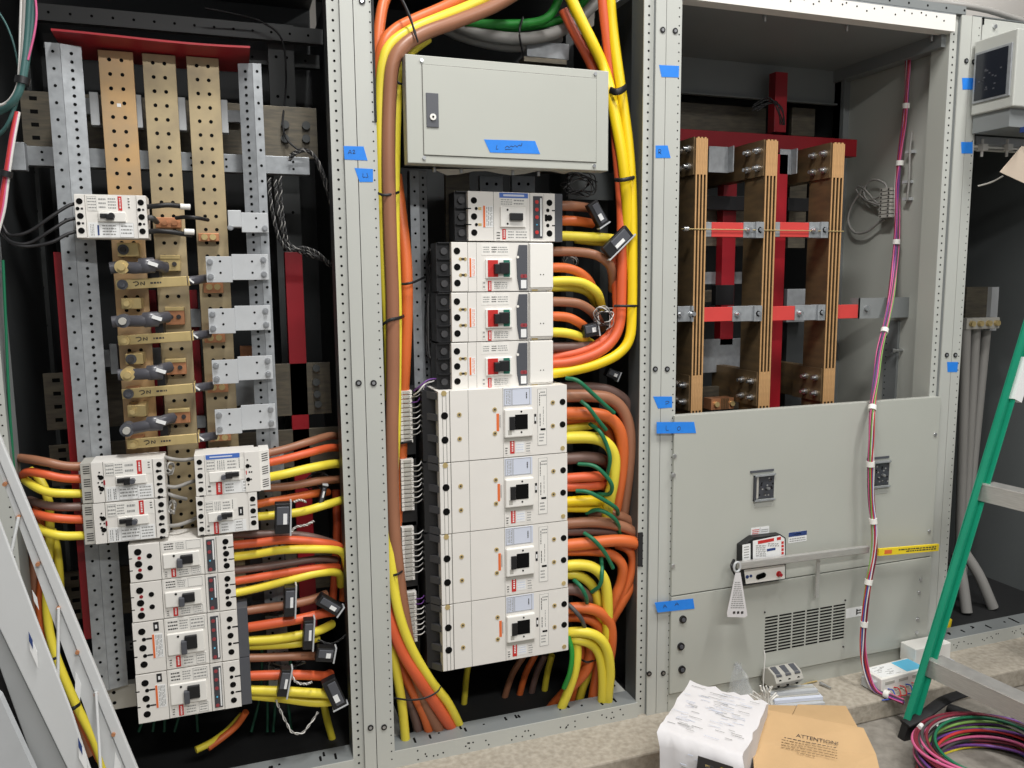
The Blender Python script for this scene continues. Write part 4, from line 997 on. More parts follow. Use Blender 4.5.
# terminal strips left of the large breakers
GT='terminal strips left of the large breakers'
for i,(xa,ya,yb,w) in enumerate(((400.5,391,444,12),(401.5,460,512,12.5),(402.5,528,582,12),(405,593,644,12))):
    Y=.06; t_=thing('terminal_strip',P(xa+6,yb,Y),('topmost','second','third','lowest')[i]+' of four ribbed terminal strips left of the large breakers','terminal strip',GT)
    x0=P(xa,(ya+yb)/2,Y).x; x1=P(xa+w,(ya+yb)/2,Y).x; z1=P(xa,ya,Y).z; z0=P(xa,yb,Y).z; n=12
    m=MB(); m.box(x0+.004,x1+.012,Y+.02,Y+.05,z0-.05,z1+.01,black); m.build('mounting_rail',t_)
    for k in range(n):
        za=z1-(z1-z0)*k/n; zb_=z1-(z1-z0)*(k+.82)/n; m=MB(); m.box(x0,x1,Y,Y+.03,zb_,za,cream); m.box(x0+.008,x1-.008,Y-.003,Y,zb_+.002,za-.001,grey_cover); m.cyl((x1-.009,Y-.001,(za+zb_)/2),(x1-.009,Y+.001,(za+zb_)/2),.0028,inkd,6)
        m.build('terminal',t_)
    m=MB(); rnd=random.Random(i)
    for k in range(8):
        yy=ya+6+k*(yb-ya-10)/8; m=MB(); m.tube([P(xa+w-1,yy,Y-.002),P(xa+w+5,yy-1,Y-.012),P(xa+w+9+rnd.uniform(-1,2),yy-7,Y+.01),P(xa+w+13,yy-16-k*.8,Y+.05)],.0016,rnd.choice((WHT,GREYC,PUR if k<2 else WHT)),5,5); m.build('white_wire',t_)
m=MB(); m.tube([P(414,391,.05),P(420,386,.03),P(428,380,.03),P(436,379,.05),(P(440,383,.08))],.0022,PUR,6,5); m.build('purple_wire',None,'thin purple wire above the topmost terminal strip','wire')
m=MB(); m.tube([P(414,395,.05),P(419,391,.03),P(425,384,.03),(P(434,381,.06))],.0022,WHT,6,5); m.build('white_wire',None,'thin white wire curving above the topmost terminal strip','wire')
# ---- left bundle
L=G2
cable(ORG,5.6,[(388,-8,.10),(382,10,.08),(378,45,.06),(377.5,80,.06),(379,115,.07)],'orange cable dropping straight down at the top left of the middle frame',L)
cable(ORG,6.2,[(476,-9,.08),(445,7,.06),(415,20,.05),(396,30,.04),(384,45,.03),(379,72,.04),(378,100,.06)],'orange cable, uppermost of those bending over the grey box corner',L)
cable(YEL,5.6,[(500,-9,.07),(470,6,.05),(440,18,.03),(412,30,.02),(392,44,.015),(384,62,.015),(381,95,.02),(381,150,.02),(382.5,220,.03),(386,290,.035),(389,340,.04),(390,400,.06)],'yellow cable bending over the box corner, outermost down the post',L)
cable(BRN,6.6,[(515,-6,.06),(490,8,.045),(455,22,.02),(425,33,.005),(404,46,-.005),(393,64,-.005),(389.5,100,0),(388.5,160,0),(390,230,.005),(392.5,300,.01),(393,370,.015),(392,440,.015),(393,510,.02),(398,570,.02),(404,615,.03),(412,660,.045),(425,700,.06),(440,732,.08)],'brown cable running the full height down the left side of the middle frame',L)
cable(YEL,5,[(428,38,.05),(410,52,.04),(400,68,.035),(397,100,.035),(395,170,.04),(395,240,.04),(397,310,.035),(396.5,380,.03),(396,430,.025),(393.5,475,.03),(391.5,520,.03),(391.5,560,.015),(397,605,.0),(410,645,-.0),(430,680,.02),(448,703,.05),(464,735,.10)],'yellow cable inside the brown one, sweeping right near the floor',L)
cable(ORG,6,[(396,175,.11),(401,215,.09),(406,260,.07),(407,310,.06),(405,360,.065),(403,400,.08),(401,470,.09),(400,540,.10)],'thick orange cable beside the perforated strut left of the breakers',L)
cable(BRND,4,[(395,150,.13),(399,220,.12),(403,300,.12),(402,380,.12),(400,480,.12),(399,560,.12)],'dark brown cable deep behind the left orange cable',L)
cable(ORG2,6.2,[(388,590,.05),(391,620,.02),(402,650,.01),(420,680,.015),(440,710,.05),(458,738,.10)],'orange cable sweeping right between the yellow and brown ones near the floor',L)
cable(YEL,4.8,[(388,610,.05),(390,640,.035),(397,675,.035),(402,705,.045),(406,745,.06)],'yellow cable closest to the post at the floor of the middle frame',L)
cable(ORG,4.8,[(391,630,.07),(400,665,.06),(412,690,.06),(424,715,.07),(433,745,.09)],'orange cable behind the black tie near the floor, second from the post',L)
cable(BRND,5,[(390,640,.09),(399,670,.085),(408,695,.085),(416,720,.09),(421,745,.10)],'dark brown cable between the two lowest left orange cables',L)
cable(BRN,4.4,[(405,640,.09),(420,675,.09),(433,700,.10),(446,738,.13)],'brown cable under the sweeping orange cable near the floor',L)
# ---- right bundle
cable(YELB,5.6,[(568,-8,.12),(577,12,.11),(592,42,.10),(604,68,.10),(610,90,.07),(616,122,.05),(622,155,.04),(626,190,.04),(628,225,.05),(628.5,280,.06)],'bright yellow cable slanting down past the right end of the grey box',L)
cable(ORG2,4.8,[(563,10,.16),(575,34,.15),(590,62,.14),(604,95,.13)],'orange cable just behind the slanting yellow one at the top',L)
cable(ORG2,5.2,[(602,-8,.10),(606,30,.10),(611,70,.10),(614,100,.09),(617,150,.07),(621,200,.07),(622,250,.055),(621.5,300,.05),(619.5,325,.045),(611,342,.04),(595,354,.04),(570,362,.05),(548,364,.07)],'orange cable coming from the top right and turning into the lower small breaker',L)
cable(ORG2,5.2,[(612,240,.09),(616,280,.085),(617.5,310,.08),(613,330,.075),(600,343,.07),(580,352,.075),(550,358,.09)],'second orange cable turning just inside the first one at the right',L)
cable(YELB,5.2,[(609.5,-8,.09),(613,30,.09),(619,75,.07),(624,110,.06),(629,150,.05),(632,200,.045),(632.5,260,.04),(632,310,.035),(629.5,338,.03),(619,353,.03),(600,363,.035),(575,370,.045),(548,374,.06)],'bright yellow cable farthest right, turning left under the small breakers',L)
cable(YEL,4.4,[(608,340,.10),(595,356,.09),(575,363,.09),(550,367,.10)],'dull yellow cable between the orange and bright yellow bends',L)
# ---- green and grey cables up top
cable(GRNB,4.4,[(464,22,.20),(490,24,.20),(530,23,.20),(550,15,.20),(562,-8,.20)],'upper green cable above the grey box',L)
cable(GRNB,4.0,[(476,24,.22),(505,28,.22),(545,24,.22),(572,14,.22),(590,-6,.24)],'lower green cable above the grey box',L)
cable(GREYC,6,[(450,22,.22),(480,34,.21),(520,39,.20),(555,33,.20),(580,18,.22),(600,-4,.25)],'upper grey cable curving under the green ones above the box',L)
cable(GREYC,5,[(430,20,.25),(460,36,.25),(500,46,.24),(530,46,.24),(560,38,.26)],'lower grey cable curving just above the grey box',L)
def tie(pts,label,r=.0036,rb=.0016,mm=BLK,group='black cable ties in the middle frame',name='cable_tie'):
    MB().tube([P(*p) for p in pts],r,mm,8,5,flat=(0,0,1),rb=rb).build(name,None,label,'cable tie',group)
tie([(400,-4,.0),(406,8,-.012),(411,20,-.02),(415,33,-.032),(418,42,-.02)],'long black tie across the cables at the top left bend',.004,.002)
tie([(376,192,.01),(383,195,-.014),(393,194,-.012),(399,192,.02)],'black tie on the cables below the left blue tapes')
tie([(382,325,.02),(390,320,-.012),(399,318,.0),(404,316,.04)],'black tie on the left brown and yellow cables at mid height',.0045)
tie([(396,283,.06),(404,284,.03),(414,282,.03),(425,277,.12)],'black tie reaching from the left orange cable to the strut')
tie([(386,448,.03),(394,446,.0),(402,443,.05),(412,441,.05)],'black tie at the gap below the topmost terminal strip')
tie([(391,576,.01),(398,574,-.02),(404,570,.02)],'black tie where the left yellow cable reappears, low')
tie([(394,698,.03),(410,700,.0),(425,698,-.01),(437,692,-.005),(441,686,.01)],'long black tie across the cables near the floor',.0032)
tie([(610,90,.05),(616,92,.02),(622,90,.02),(626,87,.05)],'wide black strap on the right yellow cables beside the grey box',.010,.003)
tie([(615,180,.04),(622,180,.01),(630,178.5,.01),(636,177,.05)],'black tie on the right yellow cables below the grey box',.006,.003)
tie([(614,306,.03),(622,306,.015),(632,306,.01),(642,306,.05)],'black tie on the right orange and yellow cables at mid height',.004)
tie([(523,18,.2),(519.5,30,.16),(520.5,42,.17),(523,52,.2)],'black tie on the grey and green cables above the box',.006,.003)
tie([(395,80,.02),(399,83,.0),(404,85,.02)],'short black tie beside the left upper corner of the grey box')
# ---- breaker tails
R2=G2
cable(BRN,5,[(556,206,.07),(572,206,.07),(590,208,.12)],'brown cable out of the topmost middle breaker',R2)
cable(ORG,5,[(556,220.5,.07),(575,221,.07),(592,223.5,.10)],'orange cable out of the topmost middle breaker',R2)
cable(YEL,4.8,[(556,235.5,.07),(580,236.5,.06),(600,237.5,.06),(612,238.5,.08)],'yellow cable out of the topmost middle breaker',R2)
cable(YEL,3.6,[(575,240,.09),(592,242,.085),(608,243,.09)],'short yellow cable just beneath the topmost yellow one',R2)
for (col,pts,lb) in (
 (BRN,[(546,251.5,.08),(570,251.5,.07),(592,254,.06),(606,261,.06),(612,271,.07),(613,290,.11)],'brown cable out of the upper red and green breaker'),
 (ORG,[(546,267.5,.08),(566,268,.07),(580,273,.07),(590,283,.08),(596,300,.14)],'orange cable out of the upper red and green breaker'),
 (YEL,[(546,281.5,.08),(570,281,.06),(585,284,.06),(597,293,.07),(602,308,.12)],'yellow cable out of the upper red and green breaker'),
 (YEL,[(548,287,.09),(572,287,.09),(588,292,.10),(596,303,.14)],'second yellow cable out of the upper red and green breaker, beneath the first'),
 (BRN,[(546,301.5,.08),(567,302,.07),(582,305,.07),(595,315,.09),(602,328,.15)],'brown cable out of the middle red and green breaker'),
 (ORG,[(546,316,.08),(566,317,.07),(578,322,.07),(588,330,.10)],'orange cable out of the middle red and green breaker'),
 (YEL,[(546,332,.08),(566,333,.07),(580,337,.08),(592,344,.12)],'yellow cable out of the middle red and green breaker'),
 (BRND,[(546,347.5,.08),(575,346.5,.08),(600,345,.08),(613,337,.09),(617,325,.11),(617,300,.14)],'dark brown cable curving up from the lower red and green breaker'),
 ):
    cable(col,4.8,pts,lb,R2)
N=[(BRND,5.4,[(560,388,.08),(595,388,.08),(615,393,.08),(627,405,.09),(629,430,.10),(628,480,.12)],'uppermost brown cable beside the topmost large breaker, turning down'),
 (BRN,6.2,[(560,396,.05),(592,396,.05),(612,400,.05),(625,415,.05),(630,440,.05),(628,475,.06),(622,520,.09)],'brown cable in front beside the topmost large breaker, turning down at right'),
 (ORG,6.2,[(560,413,.05),(595,414,.04),(612,420,.04),(621,436,.04),(622,465,.05),(616,505,.07),(611,530,.10)],'orange cable beside the topmost large breaker, turning down'),
 (ORG,5.4,[(560,419,.09),(590,420,.09),(606,428,.09),(612,445,.09),(611,480,.10)],'orange cable hidden behind the first orange bend, topmost large breaker'),
 (YEL,4.6,[(560,430,.08),(580,427,.08),(595,424,.09),(604,424,.13)],'dull yellow cable behind the green wires, topmost large breaker'),
 (YEL,6,[(560,438,.05),(590,437.5,.03),(606,443,.025),(614,457,.025),(613,480,.03),(608,505,.05),(604,530,.09)],'thick yellow cable beside the topmost large breaker, turning down'),
 (BRND,6,[(560,459,.06),(585,457.5,.05),(600,459,.06),(606,464,.12)],'dark brown cable beside the second large breaker'),
 (ORG2,5,[(560,479,.05),(585,477,.03),(600,476.5,.04),(603,478,.12)],'upper orange cable beside the second large breaker'),
 (ORG2,5,[(560,486.5,.05),(585,486,.04),(600,485,.05),(604,486,.13)],'lower orange cable beside the second large breaker'),
 (YELB,5,[(560,502,.05),(585,500.5,.03),(598,500.5,.04),(603,502,.12)],'upper yellow cable beside the second large breaker'),
 (YELB,4.4,[(560,507.5,.06),(585,508,.05),(598,507.5,.06),(602,509,.13)],'lower yellow cable beside the second large breaker'),
 (BRN,5.4,[(588,514,.09),(608,513,.07),(624,518,.07),(634,527,.08),(637,540,.12)],'brown cable highest of three beside the third large breaker'),
 (BRN,5.4,[(560,524,.06),(595,522,.04),(620,526,.04),(634,533,.05),(641,545,.09)],'brown cable in the middle of three beside the third large breaker'),
 (BRND,5.2,[(560,531,.07),(595,530.5,.06),(622,533,.06),(637,540,.08)],'dark brown cable lowest of three beside the third large breaker'),
 (ORG,6,[(560,546,.05),(590,543,.03),(615,540.5,.025),(632,542,.025),(638.5,547,.04),(637,570,.06),(625,595,.06),(610,620,.08)],'long orange cable reaching the right post, third large breaker'),
 (ORG,5.2,[(560,551,.07),(595,551,.05),(612,555,.045),(622,565,.04),(621,582,.05),(613,602,.06),(606,625,.09)],'orange cable below the long one, looping down and back left'),
 (ORG,4.8,[(616,544,.07),(628,549,.05),(633,560,.045),(629,580,.05),(620,600,.065),(611,622,.09)],'orange cable squeezed between the two orange loops at right'),
 (YEL,5.4,[(560,566,.05),(583,565,.03),(597,570,.02),(605,582,.02),(607.5,605,.025),(607,635,.04),(605,660,.07)],'outer yellow cable beside the third large breaker, turning down'),
 (YEL,5,[(560,574,.07),(577,575,.05),(590,583,.05),(597,597,.05),(599,625,.06),(598,650,.09)],'inner yellow cable beside the third large breaker, turning down'),
 (BRND,6,[(560,589,.06),(577,590,.05),(587,597,.06),(590,606,.10)],'dark brown cable behind a green wire, lowest large breaker'),
 (ORG,5.6,[(560,609,.05),(585,608,.03),(601,613,.025),(610,625,.03),(611,645,.04),(607,670,.07)],'outer orange cable beside the lowest large breaker, turning down'),
 (ORG,5.2,[(560,617,.08),(580,617,.06),(594,622,.05),(601,635,.06),(603,655,.08)],'inner orange cable beside the lowest large breaker, turning down'),
 (YEL,5,[(563,633,.05),(582,632,.02),(598,637,.01),(607,650,.01),(610,672,.02),(608,695,.04),(607,725,.08)],'outer yellow cable at the bottom right, bending to the floor'),
 (YEL,5,[(563,640,.06),(580,640,.03),(594,646,.03),(601,660,.03),(603,685,.04),(601,722,.07)],'inner yellow cable at the bottom right, bending to the floor'),
 (YEL,4.6,[(571,636,.05),(577,648,.04),(575,670,.04),(568,692,.05),(560,712,.07),(556,730,.1)],'straight yellow cable slanting down left at the bottom of the middle frame'),
 (ORG,5.4,[(590,630,.08),(591,650,.07),(587,668,.07),(576,682,.09),(560,698,.12),(540,722,.16)],'orange cable curving left under the yellow bends at the bottom'),
 (ORG,4.6,[(597,645,.10),(597,670,.09),(593,695,.10),(588,725,.13)],'orange cable dropping straight behind the inner yellow bend'),
 (ORG,4.6,[(581,640,.10),(581,660,.10),(574,685,.12),(566,720,.16)],'orange cable behind the slanting straight yellow cable'),
 (YEL,4.2,[(600,640,.13),(592,665,.13),(582,690,.14),(574,725,.18)],'dull yellow cable deep at the bottom right of the middle frame')]
for c_ in N: cable(c_[0],c_[1],c_[2],c_[3],R2)
for k,(x0_,x1_,col) in enumerate(((552,540,YEL),(545,524,BRND),(535,512,ORG),(524,496,BRN),(470,462,YEL))):
    cable(col,3.2,[(x0_,655,.22),((x0_+x1_)/2,680,.24),(x1_,730,.28)],('yellow','dark brown','orange','brown','dull yellow')[k]+' cable dim in the dark below the lowest large breaker',R2)
for k,(pts,lb) in enumerate((
 ([(566,378,.02),(578,381,-.005),(592,393,-.005),(606,406,.0),(614,413,.01)],'green wire ending at a cut tip, beside the topmost large breaker'),
 ([(581,401,.02),(589,408,-.0),(598,420,-.0),(606,430,.01)],'second green wire with a cut tip, below the first one'),
 ([(590,424,.05),(600,432,.0),(607,446,-.005),(610,460,-.005),(607,476,.02)],'green wire crossing the thick yellow bend'),
 ([(578,464,.04),(594,466,.01),(606,476,-.0),(612,486,-.0),(609,494,.02),(598,494,.05)],'green wire hooking round above the second pair of yellow cables'),
 ([(576,491,.02),(588,492,.0),(604,500,.0),(616,508,.01),(618,514,.05)],'green wire running right over the second pair of yellow cables'),
 ([(586,513,.05),(598,510,.02),(610,515,.01),(618,524,.02),(620,536,.05)],'green wire over the three brown cables'),
 ([(584,533,.03),(594,540,.0),(605,553,-.0),(613,568,.01)],'green wire with a cut tip over the long orange cable'),
 ([(601,556,.05),(602,572,.0),(600,585,.0),(592,592,.03)],'green wire curving down over the yellow bends'),
 ([(574,580,.04),(581,587,.01),(586,597,.01),(587,604,.03)],'short green wire beside the lowest brown cable'),
 ([(568,604,.03),(576,612,.01),(582,620,.01),(586,632,.03)],'grey green wire with a white tip beside the lowest large breaker'))):
    cable(GRN if k<9 else GRYW,2.1,pts,lb,'green wires beside the large breakers',8,'ground_wire')
cable(GRNB,2.6,[(568,636,.03),(572,652,.02),(570,672,.02),(564,688,.04)],'bright green wire hanging at the lower right corner of the lowest breaker','green wires beside the large breakers',8,'ground_wire')
tie([(580,659,.06),(587,662,.04),(596,660,.06)],'black tie on the orange cables at the bottom right')
# small connector blocks and wires among the tails
def clamp(c,ang,L_,W_,D_,label,group,tilt=0,white=True):
    """split core sensor clamp: dark body with pale clip strips"""
    c=P(*c); s=mpp(c); a=math.radians(ang); ax=Vector((math.cos(a),tilt,-math.sin(a))); az=Vector((math.sin(a),0,math.cos(a))); ay=Vector((-tilt,1,0)).normalized()
    t_=thing('current_clamp',c,label,'sensor clamp',group)
    l,w_,d=L_*s/2,W_*s/2,D_
    m=MB(); m.obox(c,ax*l,ay*d,az*w_,black); m.obox(c+az*w_*.2-ay*d,ax*l*.8,ay*.002,az*w_*.6,grey_pl); m.build('body',t_,bevel=.003)
    if white:
        m=MB(); m.obox(c+ax*l*1.02-ay*d*.2,ax*.0022,ay*d*.9,az*w_*1.15,white_metal); m.build('clip',t_,bevel=.0008)
        m=MB(); m.obox(c-ay*(d+.002)+ax*l*.3,ax*l*.25,ay*.001,az*w_*.35,labelw); m.build('label',t_)
    return t_
GC='dark sensor clamps in the middle frame'
clamp((597,214,.04),58,26,12,.012,'dark sensor clamp with a white label, upper one beside the topmost breaker',GC)
clamp((617,242,.03),48,14,34,.010,'dark sensor clamp on the yellow cable, lower one beside the topmost breaker',GC)
clamp((590,330,.06),-10,16,13,.012,'dark sensor clamp with white strips beside the middle red and green breaker',GC)
clamp((612,374,.12),25,14,9,.012,'dim sensor clamp below the bright yellow bend at right',GC)
def tangle(cx,cy,Y,rx,ry,n,seed,label,cols,r=.0016,name='wire_tangle'):
    rnd=random.Random(seed); m=MB(); t_=thing(name,P(cx,cy,Y),label,'wires')
    for k in range(n):
        a0=rnd.uniform(0,6.28); pts=[]
        for i in range(6):
            a0+=rnd.uniform(.6,1.5); rr=rnd.uniform(.35,1); pts.append(P(cx+math.cos(a0)*rx*rr,cy+math.sin(a0)*ry*rr,Y+rnd.uniform(-.015,.015)))
        m=MB(); m.tube(pts,r,cols[k%len(cols)],6,5); m.build('wire',t_)
tangle(604,317,.05,12,14,6,4,'tangle of white and black twisted wires beside the middle red and green breaker',(WHT,GREYC,BLK))
tangle(578,185,.12,22,14,10,9,'tangle of black wires under the right end of the grey box',(BLK,BLK,GRYW))
tangle(570,262,.14,10,10,5,12,'thin pale wires behind the upper red and green breaker cables',(GREYC,WHT))
tangle(433,620,.10,6,22,6,15,'knot of thin wires beside the lowest large breaker, left edge',(GRYW,WHT,BLK))
tangle(424,480,.10,5,60,9,17,'dark wires running along the strut beside the terminal strips',(BLK,GRYW,BLK))
tangle(432,300,.14,8,70,8,18,'dark wires hanging left of the red and green breakers',(BLK,GRYW,BLK),.003)
# ------------------------------------------------------------------ left frame
G3='cables in the left frame'
GS='tall perforated struts of the left frame'
t=vstrut(44.5,42,98,692,30,.10,'left of two tall perforated struts in the left frame',.42,galv)
t=vstrut(238,62,262,690,21,.10,'right of two tall perforated struts in the left frame, carrying white brackets',.62,galv,flip=True)
for (x,y) in ((70,101),(70.5,108),(72,129),(73,144),(244,112),(244,119),(246,137)):
    pass
# horizontal cross channels
def xbar(y,hpx,xa,xb,Y,label,mm=galv,holes=8,name='cross_channel'):
    # level bar at the height of pixel (180,y)
    zt=P(180,y,Y).z; h=hpx*mpp(P(180,y,Y)); x0=P(xa,y,Y).x; x1=P(xb,y,Y).x
    m=MB(); m.box(x0,x1,Y,Y+.004,zt-h,zt,mm); m.box(x0,x1,Y+.004,Y+.04,zt-.004,zt,mm); m.box(x0,x1,Y+.004,Y+.04,zt-h,zt-h+.004,mm)
    for k in range(holes):
        X=x0+(x1-x0)*(k+.5)/holes
        for q in (.3,.7): m.cyl((X,Y-.0006,zt-h*q),(X,Y+.001,zt-h*q),.0035,hole,8)
    return m.build(name,None,label,'cross bar',None,bevel=.001)
xbar(152,18,22,309,.20,'upper grey cross channel passing behind the three bronze bars')
xbar(634,10,110,137,.16,'short grey cross channel left of the stacked red dial breakers',dark2,2)
m=MB(); a=P(106,688,.13); c=P(137,706,.13); m.box(a.x,c.x,.13,.16,c.z,a.z,grey_cover)
for q in (.3,.75): m.cyl((a.x+(c.x-a.x)*.25,.1294,c.z+(a.z-c.z)*q),(a.x+(c.x-a.x)*.25,.131,c.z+(a.z-c.z)*q),.005,hole,8)
m.build('support_plate',None,'pale plate with two holes beside the lowest red dial breaker','plate',bevel=.001)
# rear level bus plates with square holes at the left end
def rear_bus(y,hpx,xa,xb,Y,label,sq=True):
    zt=P(180,y,Y).z; h=hpx*mpp(P(180,y,Y)); x0=max(P(xa,y,Y).x,-.86); x1=min(P(xb,y,Y).x,-.02)
    m=MB(); m.box(x0,x1,Y,Y+.012,zt-h,zt,bus_dark)
    if sq:
        w_=mpp(P(40,y,Y))
        for k in range(4): m.box(x0+w_*8,x0+w_*15,Y-.0006,Y+.001,zt-h*(k+.55)/4.3-w_*2,zt-h*(k+.55)/4.3+w_*2,hole)
    return m.build('rear_bus_plate',None,label,'bus bar','level bus plates at the back of the left frame',bevel=.001)
rear_bus(100,52,20,316,.34,'uppermost dull bus plate crossing behind the three bronze bars')
rear_bus(368,55,42,330,.34,'second dull bus plate, at mid height behind the bronze bars')
rear_bus(437,40,48,345,.34,'third dull bus plate, just above the breakers with vented covers')
rear_bus(560,48,60,345,.36,'lowest dull bus plate, behind the orange and yellow cables')
for k,(x,y) in enumerate(((285,125),(306,126),(285,139),(306,139))):
    c=P(x,y,.335); m=MB(); m.cyl((c.x,.325,c.z),(c.x,.34,c.z),.012,dark2,10); m.build('bolt',None,('upper left','upper right','lower left','lower right')[k]+' of four dark bolts on the uppermost bus plate','bolt','bolts on the uppermost bus plate')
for k,(x,y) in enumerate(((316,368),(316,382),(317,394),(318,404))):
    c=P(x,y,.335); m=MB(); m.cyl((c.x,.325,c.z),(c.x,.34,c.z),.011,dark2,10); m.build('bolt',None,('topmost','second','third','lowest')[k]+' of four dark bolts right of the red board','bolt','bolts on the second bus plate')
for (xa,xb,lb) in ((90,99,'pale spacer block left of the first bronze bar'),(133,142,'pale spacer block between the first and second bronze bars'),(176,186,'pale spacer block between the second and third bronze bars'),(218,228,'pale spacer block right of the third bronze bar')):
    board(xa,xb,92+(xa-90)*.06,125+(xa-90)*.06,.17,.03,lb,white_metal,name='spacer_block',cat='spacer',grp='pale spacer blocks beside the bronze bars')
for (xa,xb,ya,yb,Y,lb) in ((78,100,98,114,.30,'pale level strap left of the first bronze bar'),(220,243,110,122,.30,'pale level strap right of the third bronze bar'),(97,117,350,367,.22,'pale level strap left of the brown straps, mid height'),(110,118,344,374,.18,'grey block left of the brown straps, mid height'),(190,201,309,327,.22,'upper grey block between the second and third bronze bars'),(152,164,348,370,.22,'tall pale block between the first and second bronze bars'),(196,206,416,428,.22,'lower grey block between the second and third bronze bars'),(232,268,380,405,.26,'wide dull steel plate behind the lower white brackets'),(240,258,346,356,.22,'small brown plate under the middle white bracket')):
    board(xa,xb,ya,yb,Y,.02,lb,galv if 'brown plate' not in lb else copper,name='support_block',cat='plate',grp='plates and blocks behind the bronze bars')
# red boards
def slope_board(x0_,y0_,x1_,y1_,wpx,Y,label):
    a=P(x0_,y0_,Y); c=P(x1_,y1_,Y); w_=wpx*mpp(a); m=MB(); m.box(a.x,a.x+w_,Y,Y+.05,max(c.z,.013),a.z,red_board); return m.build('insulator_board',None,label,'insulator board','red boards in the left frame',bevel=.001)
slope_board(53,252,82,640,10,.15,'tall red board beside the left perforated strut')
slope_board(284.5,252,318,640,17,.34,'tall red board at the right of the left frame, behind the cables')
slope_board(146,290,160,470,9,.24,'dark red board seen between the first and second bronze bars')
slope_board(187,290,200,470,9,.24,'dark red board seen between the second and third bronze bars')
a=P(51,30.5,.06); c=P(250,48,.06)
rows_=[]
for j in range(2):
    rows_.append([Vector((a.x+(c.x-a.x)*i/16,.06+.20*j,a.z+(c.z-a.z)*i/16-.007*math.sin(i/16*3.14)*(i/16)-.012*j)) for i in range(17)])
m=MB(); m.grid(rows_,red_board,(0,0,.005)); m.build('insulator_board',None,'thin red board lying level across the top of the left frame','insulator board','red boards in the left frame')
# vertical bronze bars
def bronze_bar(xl,yt,wpx,label,mm,Y=.145,zb=.30):
    a=P(xl,yt,Y); w_=wpx*mpp(a); z1=a.z
    m=MB(); m.box(a.x,a.x+w_,Y,Y+.010,zb,z1,mm)
    z=z1-.022; k=0
    while z>zb+.02:
        for q in (.31,.66): m.cyl((a.x+w_*q,Y-.0006,z),(a.x+w_*q,Y+.001,z),.0048,hole,10)
        z-=.0350; k+=1
    m.build('bronze_bus_bar',None,label,'bus bar','upright bronze bars in the left frame',bevel=.001)
    return a.x,a.x+w_
B1=bronze_bar(97.5,49.5,32.0,'left of three upright bronze bars, orange toned, behind the small breaker',bronze_o)
B2=bronze_bar(141.8,53,30.8,'middle of three upright bronze bars in the left frame',bronze)
B3=bronze_bar(186,56,30.5,'right of three upright bronze bars in the left frame',bronze)
MB().box(P(117,105,.145).x,P(121,105,.145).x,.1442,.1449,P(119,107,.145).z,P(119,103.5,.145).z,labelw).build('paper_sticker',None,'tiny white sticker on the left bronze bar','sticker')
# white step brackets on the right strut
def bracket(xa,xm,xb,ya,yb,label,ins=False):
    Y=.07; x0,x1,x2=P(xa,(ya+yb)/2,Y).x,P(xm,(ya+yb)/2,Y).x,P(xb,(ya+yb)/2,Y).x; z1=P(xm,ya,Y).z; z0=P(xm,yb,Y).z
    t=thing('step_bracket',((x0+x2)/2,Y,z0),label,'bracket','white step brackets on the right strut')
    MB().box(x1,x2,Y+.012,Y+.016,z0,z1,white_metal).build('rear_plate',t,bevel=.0008)
    dz=0 if ins else .006
    if ins: MB().box(x0,x1,Y-.006,Y+.03,z0+.012,z1+.004,white_metal).build('insulator',t,bevel=.002)
    else:
        m=MB(); m.box(x0,x1,Y,Y+.004,z0-dz,z1-dz,white_metal); m.box(x1-.003,x1,Y+.004,Y+.016,z0,z1-dz,white_metal); m.build('front_plate',t,bevel=.0008)
    for (fx,X0,X1) in ((.16,x0,x1),(.86,x1,x2)):
        for q in (.22,.78):
            if ins and q>.5: continue
            X=X0+(X1-X0)*fx; z=z0+(z1-z0)*q-(dz if X0==x0 else 0); Yb_=Y if X0==x0 else Y+.012
            b_=MB(); b_.cyl((X,Yb_-.010,z),(X,Yb_,z),.0055,steel,6); b_.cyl((X,Yb_-.003,z),(X,Yb_,z),.0078,steel,12); b_.build('bolt',t)
    for (fx,X0,X1,Yb_) in (((.55,x0,x1,Y),(.55,x1,x2,Y+.012)) if not ins else ((.55,x1,x2,Y+.012),)):
        for q in (.28,.72): m=MB(); X=X0+(X1-X0)*fx; m.cyl((X,Yb_-.0006,z0+(z1-z0)*q),(X,Yb_+.001,z0+(z1-z0)*q),.003,hole,8); m.build('screw_hole',t)
    return t
bracket(228,241.5,268.5,212,232,'short white bracket with a pale insulator, topmost on the right strut',True)
for k,(xa,xm,xb,ya,yb) in enumerate(((206,232,269,254,280),(208.5,235,271,306,331),(212,238,273,357,381),(215,241.5,276,406,431))):
    bracket(xa,xm,xb,ya,yb,('uppermost','second','third','lowest')[k]+' of four long white step brackets right of the bronze bars')
